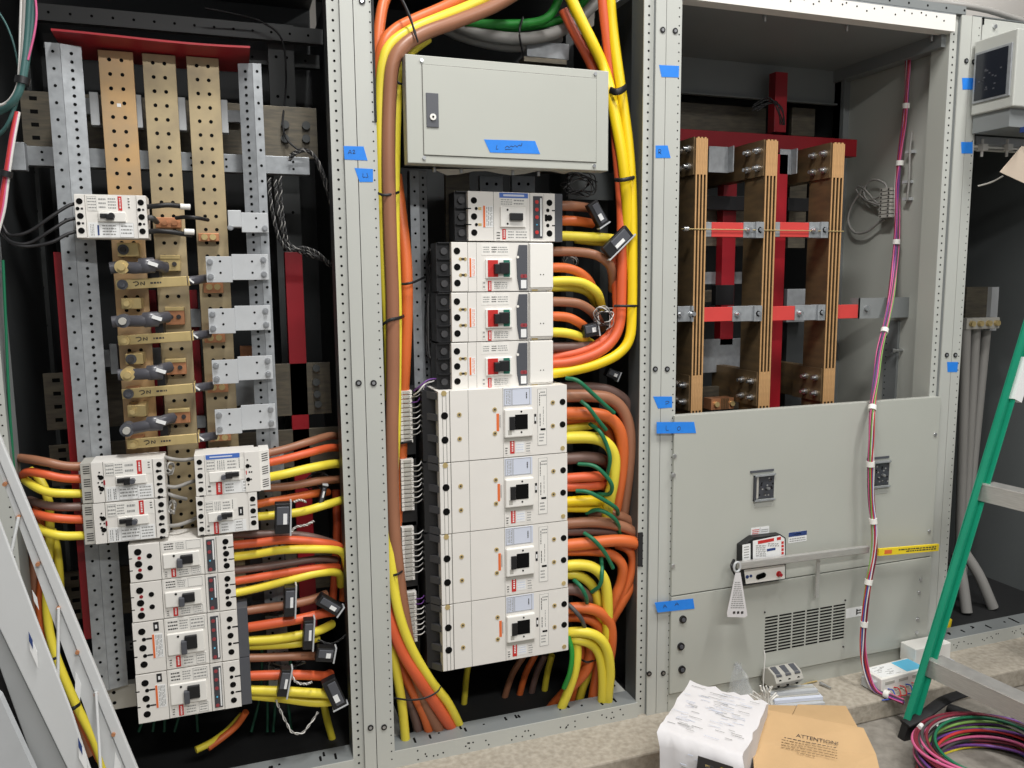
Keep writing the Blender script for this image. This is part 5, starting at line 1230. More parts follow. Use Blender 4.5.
# brown straps, sleeved links and blocks
for k,(xa,ya,xb,yb) in enumerate(((116,285,187,281),(118,340.5,191,336),(122,394,193,388),(127,444,197,438))):
    w=('first','second','third','fourth')[k]
    Y=.055; p0=P(xa,ya,Y); p1=P(xb,yb,Y); d=(p1-p0); L=d.length; d.normalize(); z_=d.cross(Vector((0,1,0))); z_=z_ if z_.z>0 else -z_
    t=thing('link_strap',p0,w+' flat brown strap from the top, crossing the first two bronze bars','strap','brown straps across the bronze bars')
    m=MB(); hh=5.0*mpp(p0); m.obox((p0+p1)/2,d*(L/2),(0,.004,0),z_*hh,brass); m.obox(p1+Vector((.004,.03,0)),d*.002,(0,.03,0),z_*hh,brass); m.obox(p0+d*.02+Vector((0,.04,0)),d*.016,(0,.035,0),z_*hh*.8,copper); m.build('strap',t,bevel=.0015)
    m=MB(); rnd=random.Random(k); s=.24
    c=p0+d*L*.30+Vector((0,-.0045,0)); 
    m.tube([c+z_*.004-d*.01,c+z_*.005,c-z_*.001+d*.002,c-z_*.005-d*.006],.0012,inkd,5,3); m.tube([c+d*.008-z_*.004,c+d*.008+z_*.004,c+d*.016-z_*.004,c+d*.016+z_*.005],.0012,inkd,5,2)
    while s<.38:
        e=s+rnd.uniform(.015,.04); c=p0+d*L*(s+.24+(e-s)/2)+Vector((0,-.0043,0)); m.obox(c,d*(L*(e-s)/2),(0,.0003,0),z_*.0022,inkd); s=e+.012
    m.build('marking',t)
    m=MB(); c=p0+d*.016; m.cyl(c+Vector((0,-.014,0)),c,.0125,brass if k%2 else grey_pl,14); m.cyl(c+Vector((0,-.022,0)),c,.007,grey_pl if k%2==0 else brass,10); m.build('bolt',t)
    # dark sleeve continuing to the third bar
    e0=P(xb-1,yb,Y+.005); e1=P(xb+9,yb-1,Y+.02); e2=P(xb+19,yb-2.5,Y+.055)
    m=MB(); m.tube([e0,e1,e2],.0115,sleeve_m,10,4,flat=(0,0,1),rb=.006); m.obox(e0.lerp(e1,.5)+Vector((0,-.009,0)),(.007,0,-.006),(0,.001,0),(.0012,0,.0018),labelw); m.build('sleeved_end',t)
for k,(pts) in enumerate((((110,268),(122,267),(135,268),(146,266),(156,265),(166,268)),((112,322),(123,321),(138,321),(150,320),(160,318),(168,317)),((118,375),(128,374.5),(142,374),(154,373),(162,369),(170,367)),((122,431),(127,430),(140,427),(154,424),(165,420),(173,418)))):
    w=('first','second','third','fourth')[k]; Y=.035
    t=thing('sleeved_link',P(pts[0][0],pts[0][1],Y),w+' grey sleeved link from the top, lying across the first bronze bar','link','grey sleeved links on the first bronze bar')
    m=MB(); m.tube([P(x,y,Y-(.012 if 1<i<4 else 0)+(.03 if i==5 else 0)) for i,(x,y) in enumerate(pts)],.0145,sleeve_m,12,5,flat=(0,0,1),rb=.010); m.tube([P(pts[3][0]-6,pts[3][1],Y-.010),P(pts[3][0],pts[3][1]-.5,Y-.014),P(pts[3][0]+8,pts[3][1]-1,Y-.008)],.019,sleeve_m,12,5,flat=(0,0,1),rb=.011); m.build('sleeve',t)
    c=P(pts[3][0]+7,pts[3][1]-2,Y-.024); m=MB(); m.obox(c,(.011,0,-.004),(0,.001,0),(.0015,0,.0042),labelw); m.build('white_mark',t)
    c=P(pts[1][0],pts[1][1],Y-.012); m=MB(); m.cyl(c+Vector((0,-.004,0)),c+Vector((0,.04,0)),.017,brass if k in (0,2) else grey_pl,16); m.cyl(c+Vector((0,-.016,0)),c,.009,brass if k in (0,2) else grey_cover,12); m.build('bolt',t)
    c2=P(pts[4][0]+1,pts[4][1]+12,Y+.03); 
    m=MB(); m.box(c2.x-.013,c2.x+.006,.06,.14,c2.z-.012,c2.z+.02,black); m.build('insulator',t)
for k,(xa,xb,ya,yb) in enumerate(((118,139,243,257),(122,142,298,309),(126,144,353,364),(128,147,404,416))):
    x0=P(xa,ya,.10).x;x1=P(xb,ya,.10).x;z1=P(xa,ya,.10).z;z0=P(xa,yb,.10).z
    t=thing('brass_block',(x0,.10,z0),('first','second','third','fourth')[k]+' brass block from the top, on the first bronze bar','block','brass blocks on the first bronze bar')
    m=MB(); m.box(x0,x1,.075,.142,z0,z1,brass); m.build('body',t,bevel=.002)
    m=MB(); c=Vector((x0+.014,.07,(z0+z1)/2)); m.cyl(c,c+Vector((0,.01,0)),.013,(grey_pl,brass,grey_pl,brass)[k],14); m.cyl(c+Vector((0,-.012,0)),c,.007,inkd if k%2==0 else brass,10); m.build('bolt',t)
for k,(xa,xb,ya,yb) in enumerate(((160,180,257,271),(165,184,309,325),(165,186,361,375),(168,190,411,424))):
    x0=P(xa,ya,.12).x;x1=P(xb,ya,.12).x;z1=P(xa,ya,.12).z;z0=P(xa,yb,.12).z
    m=MB(); m.box(x0,x1,.12,.143,z0,z1,copper if k!=0 else brass)
    m.obox(((x0+x1)/2,.128,z1),((x1-x0)/2,0,0),(0,.012,0),(0,0,.005),brass)
    for q in (.3,.7): m.cyl((x0+(x1-x0)*q,.114,(z0+z1)/2),(x0+(x1-x0)*q,.12,(z0+z1)/2),.006,inkd,8)
    m.build('copper_block',None,('first','second','third','fourth')[k]+' copper block from the top, on the middle bronze bar','block','copper blocks on the middle bronze bar',bevel=.001)
for k,(xa,xb,ya,yb) in enumerate(((198,219,233,241),(203,223,281,293),(204,225,333,343),(207,228,382,393),(210,231,434,442))):
    x0=P(xa,ya,.12).x;x1=P(xb,ya,.12).x;z1=P(xa,ya,.12).z;z0=P(xa,yb,.12).z
    m=MB(); m.box(x0,x1,.12,.143,z0,z1,copper)
    for q in (.3,.7): m.cyl((x0+(x1-x0)*q,.112,(z0+z1)/2),(x0+(x1-x0)*q,.12,(z0+z1)/2),.0085,brass,8)
    m.build('copper_block',None,('first','second','third','fourth','fifth')[k]+' copper block from the top, on the right bronze bar','block','copper blocks on the right bronze bar',bevel=.001)
# wires of the small top breaker
def wire(pts,r,mm,label,group=None,name='wire',n=6):
    return MB().tube([P(*p) for p in pts],r,mm,n,6).build(name,None,label,'wire',group)
GW='black wires of the small top breaker'
wire([(78,203,.02),(68,206,.01),(52,216,.0),(32,230,.0),(18,235,.0),(8,234,.01),(2,224,.02),(-4,212,.03)],.0040,BLK,'upper black wire leaving the small breaker to the left',GW)
wire([(78,218,.02),(66,221,.01),(50,231,.0),(32,242,.0),(20,244,.0),(9,240,.01),(2,230,.02),(-5,218,.03)],.0040,BLK,'middle black wire leaving the small breaker to the left',GW)
wire([(80,231,.02),(68,234,.01),(52,242,.0),(34,246,.0),(20,246,.0),(10,242,.01),(1,234,.02),(-6,224,.03)],.0040,BLK,'lower black wire leaving the small breaker to the left',GW)
wire([(145,207,.03),(156,206,.01),(168,205,.01),(180,206,.02)],.0062,BLK,'upper thick black lead on the right of the small breaker',GW)
wire([(145,232,.03),(158,231,.01),(172,232,.01),(184,234,.02),(192,235,.03)],.0062,BLK,'lower thick black lead on the right of the small breaker',GW)
wire([(145,218,.03),(152,218,.02),(157,222,.08)],.007,GRYW,'short middle lead on the right of the small breaker',GW)
wire([(176,218,.05),(186,217,.03),(198,218,.03),(208,220,.08)],.0050,BLK,'black lead reaching the right bronze bar, upper',GW)
wire([(180,206,.02),(192,205,.03),(196,206,.05)],.003,BLK,'thin black lead stub above the middle bronze bar',GW) if False else None
for (x0_,x1_,y,lb) in ((180,190,206.5,'white wire marker right of the small breaker, upper'),(184,194,231.5,'white wire marker right of the small breaker, lower')):
    p0=P(x0_,y,.015); p1=P(x1_,y+.5,.02); m=MB(); m.cyl(p0,p1,.0075,cream2,10); m.build('wire_marker',None,lb,'wire marker','white markers on the black leads')
# copper tip block on middle bar by the small breaker
x0=P(156,219,.12).x;x1=P(181,219,.12).x; m=MB(); m.box(x0,x1,.10,.143,P(168,228,.12).z,P(168,218,.12).z,copper)
for q in (.35,.75): m.cyl((x0+(x1-x0)*q,.094,P(168,223,.12).z),(x0+(x1-x0)*q,.10,P(168,223,.12).z),.008,copper,8)
m.build('copper_block',None,'copper block on the middle bronze bar beside the small breaker','block','copper blocks on the middle bronze bar',bevel=.001)
# silver leads between upper breakers and bars
for k,(pts,lb) in enumerate((([(162,456,.05),(172,459,.04),(184,460,.06),(196,458,.08)],'topmost grey lead between the two upper breaker pairs'),([(164,486,.05),(176,487,.05),(188,483,.07),(197,480,.10)],'second grey lead between the two upper breaker pairs'),([(164,492,.06),(174,496,.05),(186,499,.08)],'third grey lead between the two upper breaker pairs'),([(166,526,.05),(178,525,.04),(190,521,.06),(198,517,.09)],'lowest grey lead between the two upper breaker pairs'))):
    wire(pts,.0052,GREYC,lb,'grey leads between the upper breakers',n=8)
tangle(170,467,.07,5,8,4,31,'pale wires knotted beside the upper left breaker terminals',(WHT,GREYC),.002)
tangle(172,507,.07,5,8,4,32,'pale wires knotted beside the second left breaker terminals',(WHT,GREYC),.002)
# left six cables
for (col,pts,lb) in (
 (BRN,[(88,466.5,.03),(66,466,.02),(46,462,.02),(28,459,.05),(16,460,.10),(14,480,.16)],'brown cable, uppermost on the left of the vented breakers'),
 (ORG2,[(88,479,.03),(64,478,.02),(44,474,.02),(28,472,.05),(20,478,.10)],'orange cable, second from the top left of the vented breakers'),
 (YEL,[(88,493.5,.03),(66,493.5,.015),(48,492,.015),(34,486,.03),(25,480,.08)],'yellow cable, third from the top left of the vented breakers'),
 (BRND,[(88,506.5,.03),(66,507,.02),(50,506,.03),(38,503,.06),(30,500,.12)],'dark brown cable, fourth from the top left of the vented breakers'),
 (ORG2,[(90,519.5,.03),(68,519,.015),(48,517,.015),(34,513,.05),(26,512,.12)],'orange cable, fifth from the top left of the vented breakers'),
 (YEL,[(90,535,.03),(68,536,.01),(52,534,.01),(38,528,.04),(31,522,.10)],'yellow cable, lowest of six left of the vented breakers')):
    cable(col,4.3,pts,lb,G3)
for (col,r,pts,lb) in (
 (YEL,4.2,[(30,470,.12),(40,480,.10),(48,500,.09),(50,530,.09),(48,570,.09),(47,610,.09),(54,650,.08),(74,700,.06),(94,740,.05),(104,768,.05)],'yellow cable running down behind the leaning grey ladder'),
 (ORG,3.8,[(36,505,.13),(42,530,.12),(43,565,.12),(40,610,.11),(50,660,.10),(78,715,.08),(100,760,.06)],'orange cable running down behind the leaning grey ladder'),
 (YEL,3.8,[(52,530,.12),(57,550,.12),(60,580,.13),(60,600,.16)],'short yellow cable right of the other two behind the ladder'),
 (BRN,4.6,[(30,520,.16),(34,560,.14),(34,610,.12),(42,650,.12),(64,700,.12),(90,755,.12)],'brown cable deepest behind the leaning grey ladder')):
    cable(col,r,pts,lb,G3)
tie([(40,660,.06),(48,661,.03),(56,658,.04)],'black tie on cables behind the ladder, upper',.004,.002,BLK,'black ties behind the ladder')
tie([(66,711,.05),(74,708,.01),(80,704,.04)],'black tie on cables behind the ladder, lower',.005,.002,BLK,'black ties behind the ladder')
# right cables of the left frame
RC=[(BRN,3.8,[(264,454,.04),(285,449,.05),(308,442,.06),(328,436,.10),(338,436,.16)],'brown cable, uppermost right of the blue header breaker'),
 (ORG2,4.0,[(264,463.5,.04),(285,459,.04),(308,453,.05),(328,448,.09),(342,448,.16)],'orange cable, upper one right of the blue header breaker'),
 (YEL,4.4,[(264,478,.04),(285,474,.03),(310,468,.04),(332,464,.08),(345,464,.14)],'yellow cable, upper one right of the blue header breaker'),
 (BRN,4.0,[(264,488,.05),(290,486,.05),(318,481,.06),(342,479,.12)],'brown cable, second one right of the blue header breaker'),
 (ORG,4.0,[(250,506,.05),(268,502,.05),(290,498,.06),(312,494,.07),(328,492,.12)],'orange cable right of the breaker with a black sticker'),
 (YEL,4.2,[(250,517,.05),(270,515.5,.05),(300,512,.05),(322,506,.05),(342,500,.08)],'yellow cable right of the breaker with a black sticker'),
 (BRND,3.8,[(228,535,.06),(255,534,.06),(285,534,.06),(312,537,.06),(336,544,.09)],'dark brown cable, right of the topmost red dial breaker'),
 (ORG2,4.2,[(228,545.5,.05),(256,543,.05),(285,540,.04),(315,542,.045),(340,547,.07),(346,560,.10)],'orange cable, right of the topmost red dial breaker'),
 (YEL,4.2,[(228,557.5,.05),(256,554,.05),(282,550,.035),(315,549,.035),(340,551,.06),(347,565,.08),(346,585,.12)],'yellow cable, right of the topmost red dial breaker'),
 (BRND,3.8,[(230,571,.06),(256,568,.06),(290,563,.06),(318,559,.07),(336,560,.10)],'dark brown cable, right of the second red dial breaker'),
 (ORG2,4.0,[(230,582,.05),(258,577.5,.05),(290,572,.045),(318,568,.05),(338,567,.09)],'orange cable, right of the second red dial breaker'),
 (YEL,4.2,[(230,594,.05),(258,588,.05),(290,580,.04),(318,573,.045),(338,573,.08),(341,585,.12)],'yellow cable, right of the second red dial breaker'),
 (BRN,4.4,[(245,611,.06),(265,608,.06),(288,605,.05),(310,600,.06),(326,594,.09)],'brown cable, right of the third red dial breaker'),
 (ORG2,4.8,[(245,628,.05),(270,624,.04),(300,619,.035),(324,613,.05),(334,612,.09)],'orange cable, right of the third red dial breaker'),
 (YEL,4.6,[(245,641,.05),(275,639,.04),(300,635,.035),(320,630,.05),(332,624,.09)],'upper yellow cable, right of the third red dial breaker'),
 (YEL,4.2,[(245,646,.06),(275,645,.05),(300,643,.045),(318,638,.07)],'lower yellow cable, right of the third red dial breaker'),
 (BRN,4.2,[(247,658,.05),(275,657,.05),(300,656,.05),(316,656,.08)],'brown cable, right of the lowest red dial breaker'),
 (ORG2,4.8,[(247,676,.05),(275,675,.04),(305,675,.04),(324,676,.06),(330,674,.10)],'orange cable, right of the lowest red dial breaker'),
 (YEL,4.8,[(247,690,.05),(280,691,.035),(312,693,.03),(332,694,.04),(337,695,.09)],'upper yellow cable, right of the lowest red dial breaker'),
 (YEL,4.4,[(247,695,.06),(280,698,.05),(310,702,.045),(328,702,.05),(337,698,.09)],'lower yellow cable, right of the lowest red dial breaker'),
 (ORG2,4.0,[(336,490,.20),(337,530,.19),(335,570,.19),(333,600,.20)],'red orange cable rising at the back, right edge of the left frame'),
 (ORG,4.0,[(344,470,.18),(345,510,.17),(345,560,.17),(343,600,.18)],'orange cable rising just behind the post of the left frame'),
 (YEL,3.6,[(322,690,.20),(326,715,.20),(334,745,.20)],'dull yellow cable dropping to the floor below the sensor clamps'),
 (ORG,3.4,[(246,712,.14),(236,726,.16),(222,738,.15),(208,748,.13)],'orange cable dim below the lowest red dial breaker'),
 (YEL,3.4,[(242,715,.18),(228,730,.18),(212,742,.14),(196,750,.12)],'yellow cable dim at the floor under the red dial breakers')]
for c_ in RC: cable(c_[0],c_[1],c_[2],c_[3],G3)
for k in range(9):
    x=(150,162,172,184,196,262,270,278,292)[k]; rnd=random.Random(k+40)
    cable(GRND,1.5,[(x,640+rnd.uniform(-20,40),.34),(x+rnd.uniform(-6,4),690,.30),(x+rnd.uniform(-12,4),732,.26)],('first','second','third','fourth','fifth','sixth','seventh','eighth','ninth')[k]+' from left of the thin green wires at the dark floor of the left frame','green wires at the floor of the left frame',6,'ground_wire')
GC2='dark sensor clamps in the left frame'
clamp((282.5,517.5,.0),3,15,31,.014,'dark sensor clamp on the yellow cable, right of the black sticker breaker',GC2)
clamp((322,497,.06),-75,26,5,.012,'slim pale sensor clamp at the upper right of the left frame cables',GC2)
clamp((289.5,600,.02),4,11,30,.018,'pale sensor clamp gripping the brown cable of the third red dial breaker',GC2)
clamp((329,604,.03),38,26,11,.016,'tilted dark sensor clamp at the end of the long orange cable, third red dial breaker',GC2)
clamp((308,633,.01),5,10,30,.016,'dark sensor clamp gripping the yellow cables of the third red dial breaker',GC2)
clamp((325,653,.03),12,18,14,.016,'dark sensor clamp at the end of the brown cable, lowest red dial breaker',GC2)
clamp((284,681,.005),12,10,28,.016,'dark sensor clamp gripping the orange cable of the lowest red dial breaker',GC2)
clamp((334,692,.02),70,32,14,.014,'tall dark sensor clamp at the end of the lowest yellow cables',GC2)
clamp((246.5,609,.07),90,8,10,.01,'pale grey block above the dark end covers',GC2,white=False)
# braided black and white wires
def twisted(pts,label,rad=.0042,r=.0014,turns=8,cols=(GREYC,BLK,GRYW,BLK),group='twisted wire pairs in the left frame'):
    wp=smooth_path([P(*p) for p in pts],14); t=thing('twisted_wire',wp[0],label,'wires',group)
    for k,mm in enumerate(cols):
        out=[]
        for i,p in enumerate(wp):
            tg=(wp[min(i+1,len(wp)-1)]-wp[max(i-1,0)]).normalized(); a=tg.cross(Vector((.2,1,.1))).normalized(); b_=tg.cross(a)
            th=2*math.pi*(k/len(cols)+turns*i/len(wp)); out.append(p+a*math.cos(th)*rad+b_*math.sin(th)*rad)
        MB().tube(out,r,mm,6,1).build('wire',t)
for k,(pts,lb) in enumerate((
 ([(289,160,.16),(296,153,.14),(308,151,.13),(318,162,.13),(327,185,.13),(334,210,.13),(340,235,.15)],'twisted pair arching over the upper cross channel and down by the post'),
 ([(290,156,.18),(300,150,.16),(312,154,.15),(321,172,.15),(330,200,.15),(338,225,.17)],'second twisted pair arching over the cross channel, behind the first'),
 ([(269,178,.14),(270,195,.13),(274,220,.13),(280,240,.14),(290,250,.16),(304,247,.17)],'twisted pair hanging beside the right strut, left one'),
 ([(275,180,.15),(277,200,.14),(281,225,.14),(285,242,.16),(300,252,.18),(318,258,.20)],'twisted pair hanging beside the right strut, middle one'),
 ([(280,176,.17),(281,200,.16),(284,225,.16),(290,245,.18),(312,254,.20),(334,268,.22)],'twisted pair hanging beside the right strut, right one'),
 ([(302,247,.17),(316,252,.18),(328,262,.19),(338,268,.20)],'short twisted pair running right over the red board'))):
    twisted(pts,lb)
for k,(pts,lb) in enumerate((
 ([(276,700,.03),(280,710,.02),(286,722,.02),(292,732,.02),(302,733,.02),(310,724,.03),(318,712,.04)],'twisted pale pair hanging in a loop under the lowest clamps'),
 ([(291,532,.0),(296,527,.0),(306,525,.0),(314,521,.01)],'pale twisted wire from the upper dark sensor clamp'),
 ([(294,502,.02),(300,500,.02),(306,502,.03)],'short pale wire above the upper dark sensor clamp'),
 ([(290,672,.0),(296,682,.0),(306,684,.0),(312,682,.01)],'pale wire looping over the orange cable of the lowest breaker'),
 ([(318,640,.04),(330,644,.05),(340,640,.07),(347,634,.09)],'dark twisted wire at the right edge beside the post'))):
    twisted(pts,lb,.0022,.0016,5,(WHT,GREYC) if k<4 else (BLK,GRYW),'pale twisted wires at the sensor clamps')
tangle(270,610,.09,20,7,8,41,'dark wires tangled behind the third red dial breaker cables',(BLK,GRYW,BLK),.002)
tangle(285,662,.10,22,10,10,42,'dark wires tangled around the lowest breaker cables',(BLK,GRYW,GREYC),.002)
tangle(318,482,.12,18,10,7,43,'dark wires behind the upper cables of the left frame',(BLK,GRYW),.002)
board(250,286,520,600,.20,.02,'grey plate behind the cables right of the red dial breakers',grey_pl,name='support_plate',cat='plate')
board(264,284,448,476,.14,.02,'small perforated grey plate behind the uppermost right cables',galv,holes=2,name='support_plate',cat='plate')
# thin black wire across the top and down by the rear upright
wire([(205,8,.40),(235,14,.42),(262,22,.44),(282,40,.44),(286,80,.42),(283,120,.32),(286,138,.31),(298,150,.30)],.003,BLK,'thin black wire draped from the top beams to the uppermost bus plate')
# wires at the upper left corner
GL='wires and tubes at the upper left corner'
t=thing('wire_bundle',P(20,84,.0),'bundle of teal tube and pale wires at the upper left corner of the picture','wire bundle')
for k,(mm,r,off) in enumerate(((TEAL,.008,0),(GREYC,.0055,-5),(WHT,.004,-8),(REDW,.0034,4),(TEAL,.006,4))):
    MB().tube([P(30+off,-8,-.02),P(28+off*.9,30,-.02),P(25+off*.6,60,-.025),P(21+off*.4,85,-.03),P(14+off*.5,100,-.03),P(4+off*.5,108+off*.3,-.02),P(-10,112+off,-.0)],r,mm,8,6).build('tube' if mm==TEAL else 'wire',t)
m=MB(); p=P(22.5,81,-.025); d=(P(25,60,-.025)-P(21,85,-.03)).normalized(); m.cyl(p-d*.008,p+d*.008,.016,black,12); m.build('tie_wrap',t)
wire([(-4,8,.02),(6,24,.02),(14,45,.02),(19,70,.0)],.0024,TEAL,'thin teal wire slanting to the bundle at the upper left corner',GL)
wire([(17,100,-.02),(10,120,-.02),(2,132,-.01),(-8,138,0)],.005,TEAL,'teal tube turning left under the upper left bundle',GL)
wire([(35,-6,-.03),(36.5,15,-.03),(34,35,-.03),(28,60,-.03)],.0026,PNK,'pink wire at the edge of the upper left bundle',GL)
t=thing('wire_bundle',P(6,200,-.02),'pink and red wires falling along the left edge below the first bundle','wire bundle')
for k,(mm,r,off) in enumerate(((REDW,.005,0),(PNK,.004,4),(WHT,.0035,7),(PNK,.0035,-2))):
    MB().tube([P(17+off*.3,112,-.02),P(12+off*.4,135,-.025),P(8+off*.4,160,-.03),P(4+off*.5,185,-.03),P(0+off*.6,210,-.03),P(-6+off*.3,240,-.03)],r,mm,8,6).build('wire',t)
m=MB(); p=P(6,174,-.03); d=(P(8,160,-.03)-P(4,185,-.03)).normalized(); m.cyl(p-d*.007,p+d*.007,.014,black,12); m.build('tie_wrap',t)
wire([(3,260,.02),(6,330,.02),(9,400,.02),(14,470,.03),(18,520,.03)],.0035,GRN,'long green wire running down the left edge of the left frame',GL)
wire([(-4,230,.03),(-1,330,.03),(3,400,.03),(6,440,.04)],.006,GREYC,'grey tube running down the left edge of the left frame',GL) if False else None
board(10,25,142,170,.13,.03,'small galvanised angle plate at the left end of the upper cross channel',galv,name='angle_plate',cat='plate')
# ------------------------------------------------------------------ right side: display box, ladder, conduits
# display cabinet standing out from the far right frame
Xf=P(974,60,-.02).x
c0=P(976,57,-.02)
# face looking to the left; its edges run toward the camera
Xd=2.10
def D(x,y,X=Xd): return PX(x,y,X)
ya,yb=D(974,60).y,D(1016,60).y
zt=(D(977,42).z+D(1014,28).z)/2; zb=(D(976,117).z+D(1014,103).z)/2
t=thing('display_cabinet',(Xd+.15,(ya+yb)/2,zb),'grey cabinet with a dark display screen at the upper right edge','display')
m=MB(); ya=min(ya,-.006); m.box(Xd,Xd+.5,yb,ya,zb,zt,paint); m.build('body',t,bevel=.004)
m=MB(); m.box(Xd+.012,Xd+.5,yb+.02,ya+.0,zb-.06,zb,paintd); m.build('lower_tray',t)
s0=D(976,57); s1=D(1013,44); s2=D(975,103); s3=D(1012,91)
y0_,y1_=s0.y,s1.y; z0_=(s2.z+s3.z)/2; z1_=(s0.z+s1.z)/2
m=MB(); m.box(Xd-.006,Xd,y1_-.002,y0_,z0_-.008,z1_+.008,galv); fr=m.build('screen_frame',t,bevel=.001)
m=MB(); m.box(Xd-.0075,Xd-.006,y1_+.01,y0_-.008,z0_,z1_,screen_m)
rnd=random.Random(3); dz=z1_-z0_; dy=y0_-y1_
for k in range(16):
    yy=y1_+dy*rnd.uniform(.2,.8); zz=z0_+dz*rnd.uniform(.15,.65); m.box(Xd-.0079,Xd-.0074,yy,yy+dy*.05,zz,zz+dz*.03,grey_pl)
m.build('screen',fr)
for (y,z) in ((ya-.02,zt-.02),(ya-.02,zb+.02)): pass
m=MB(); c=D(989,28,Xd); 
# pale rear cabinet top, conduit on the wall
a=P(972,12,0); 
t=thing('cabinet_header',(2.6,.02,2.2),'pale header panel above the display at the upper right','panel')
hz1=2.288; hz0=P(1000,52,.0).z
m=MB(); m.box(2.14,2.9,.0,.03,hz0-.1,hz1,paint); m.build('sheet',t,bevel=.002)
m=MB(); c=P(994,27,0); m.cyl((c.x,-.008,c.z),(c.x,0,c.z),.007,steel,8); m.build('screw',t)
m=MB(); c=P(983.5,21,0); m.box(c.x-.003,c.x+.003,-.001,.001,c.z-.012,c.z+.012,hole); m.build('slot',t)
m=MB(); m.tube([P(860,-3,.30),P(900,1.5,.22),P(930,2.5,.12),P(955,4.5,.06),P(985,9.5,.03),P(1010,17,.03),P(1040,27,.03)],.0105,GREYC,12,6); m.build('conduit',None,'thick grey conduit curving along the pale wall at the upper right','conduit')
m=MB(); p=P(884,-2,1.3); m.box(p.x-.03,p.x+.03,1.28,1.34,p.z-.02,p.z+.3,white_metal); m.build('junction_box',None,'white junction box end at the top edge above the bus section','box')
# bright wall seen above the switchgear
MB().box(1.6,6,1.7,1.75,2.42,4.19,wallm).build('wall_right',kind='structure')
# rails and wires under the display
m=MB(); a=P(974,133,.06); c=P(1030,140,.06); m.box(a.x,c.x+.3,.05,.10,c.z-.03,c.z+.0,white_metal); m.build('bracket_rail',None,'pale metal rail under the display cabinet','rail',bevel=.002)
for k,(y,mm) in enumerate(((147,cream2),(150,grey_cover))):
    MB().tube([P(971,y-1,.03),P(985,y,.02),P(1000,y+1,.02),P(1018,y+2,.03),P(1040,y+4,.05)],.005,mm,8,5).build('pale_wire',None,('upper','lower')[k]+' pale wire strung under the display cabinet','wire','pale wires under the display cabinet')
for k,x in enumerate((982,1007)):
    p=P(x,148,.015); m=MB(); m.box(p.x-.012,p.x+.012,.0,.03,p.z-.01,p.z+.012,label_yel if False else cream); m.cyl((p.x,.015,p.z-.03),(p.x,.015,p.z+.03),.005,cream,8); m.build('wire_clip',None,('left','right')[k]+' cream clip on the wires under the display cabinet','clip','cream clips under the display')
m=MB(); q=[P(1000,172,-.10),P(1022,146,-.12),P(1040,150,-.12),P(1045,188,-.12),P(1024,183,-.11)]; m.prism(q,(0,.002,0),tan_tag); m.build('tan_tag',None,'tan paper tag hanging under the display at the right edge','tag')
m=MB(); m.tube([P(1003,176,-.08),P(994,181,-.05),P(986,184,-.03),P(978,186,-.01)],.003,grey_cover,6,5); m.build('string',None,'string trailing left from the tan tag','string')
m=MB(); p=P(1022,131,-.15); m.box(p.x-.004,p.x+.03,-.16,-.145,p.z-.005,p.z+.012,label_navy); m.build('blue_clip',None,'blue clip at the right edge under the display','clip')
# ladder, green
fa=P(906,731,-.285); fa.z=FLZ+.03
ftop=P(1003,410,-.2); d=(ftop-P(906,732,-.285)).normalized(); fa=P(906,729,-.285)
k_=(FLZ+.035-fa.z)/d.z; fa=fa+d*k_
tp=fa+d*1.75
t=thing('step_ladder',(fa.x,fa.y,FLZ),'green fibreglass step ladder with aluminium steps at the right','ladder')
wv=Vector((.0,-1,0)); wv=(wv-d*wv.dot(d)).normalized(); nx=d.cross(wv).normalized()
if nx.x<0: nx=-nx
def rail(org,name):
    m=MB(); hw=.021; mid=org+d*(1.75/2)
    m.obox(mid,d*(1.75/2),wv*.003,nx*hw,ltgreen)            # web faces the section
    m.obox(mid+nx*(hw-.003)+wv*.010,d*(1.75/2),wv*.010,nx*.003,ltgreen); m.obox(mid-nx*(hw-.003)+wv*.010,d*(1.75/2),wv*.010,nx*.003,ltgreen)
    return m.build(name,t)
wide=Vector((.06,-.50,0))
r1=rail(fa,'rail')
rail(fa+wide,'rail')
m=MB(); m.obox(fa-d*.02+wv*.012,d*.03,wv*.014,nx*.026,black); m.build('foot',t,bevel=.003)
def step(px,py,name='step'):
    best=None
    for i in range(400):
        p=fa+d*(i*.005); x,y=proj(p)
        if best is None or abs(y-py)<best[0]: best=(abs(y-py),p)
    p=best[1]; e=p+wide; ax=(e-p)
    m=MB(); m.obox((p+e)/2,ax/2,nx.cross(ax).normalized()*.004,Vector((nx.x,nx.y,0)).normalized()*.04 if False else nx*.002+Vector((0,0,.026)),alum); m.obox((p+e)/2+Vector((.035,0,.024)),ax/2,(.035,0,0),(0,0,.003),alum); m.build(name,t)
    for q in (-.008,.008):
        m=MB(); c=p-wv*.004+d*q; m.cyl(c+nx*.008-wv*.004,c+nx*.008,.004,steel,8); m.build('rivet',t)
    return p
def proj(p):
    v=p-CAM; z=v.dot(fw); return 512+FOC*v.dot(rt)/z, 384-FOC*v.dot(up)/z
step(925,666); step(985,492)
# white label on the rail near the top edge
for i in range(400):
    p=fa+d*(i*.005)
    if abs(proj(p)[1]-375)<2: break
m=MB(); m.obox(p+wv*.012+nx*.030,d*.075,wv*.010,nx*.020,labelw); m.build('label',t)
r2=None
# black web strap at the ladder foot
m=MB(); m.tube([P(905,724,-.30),P(925,714,-.30),P(945,700,-.30),P(968,692,-.30)],.022,rubber,8,6,flat=(0,1,0),rb=.006); m.build('foot_strap',t)
m=MB(); pts=[PZ(x,y,FLZ+.012) for x,y in ((948,708),(965,714),(985,722),(1003,728),(1018,722))]; m.tube(pts,.016,rubber,8,6,flat=(0,0,1),rb=.022); m.build('rubber_strip',None,'black rubber strip on the floor behind the wire coil','strip')
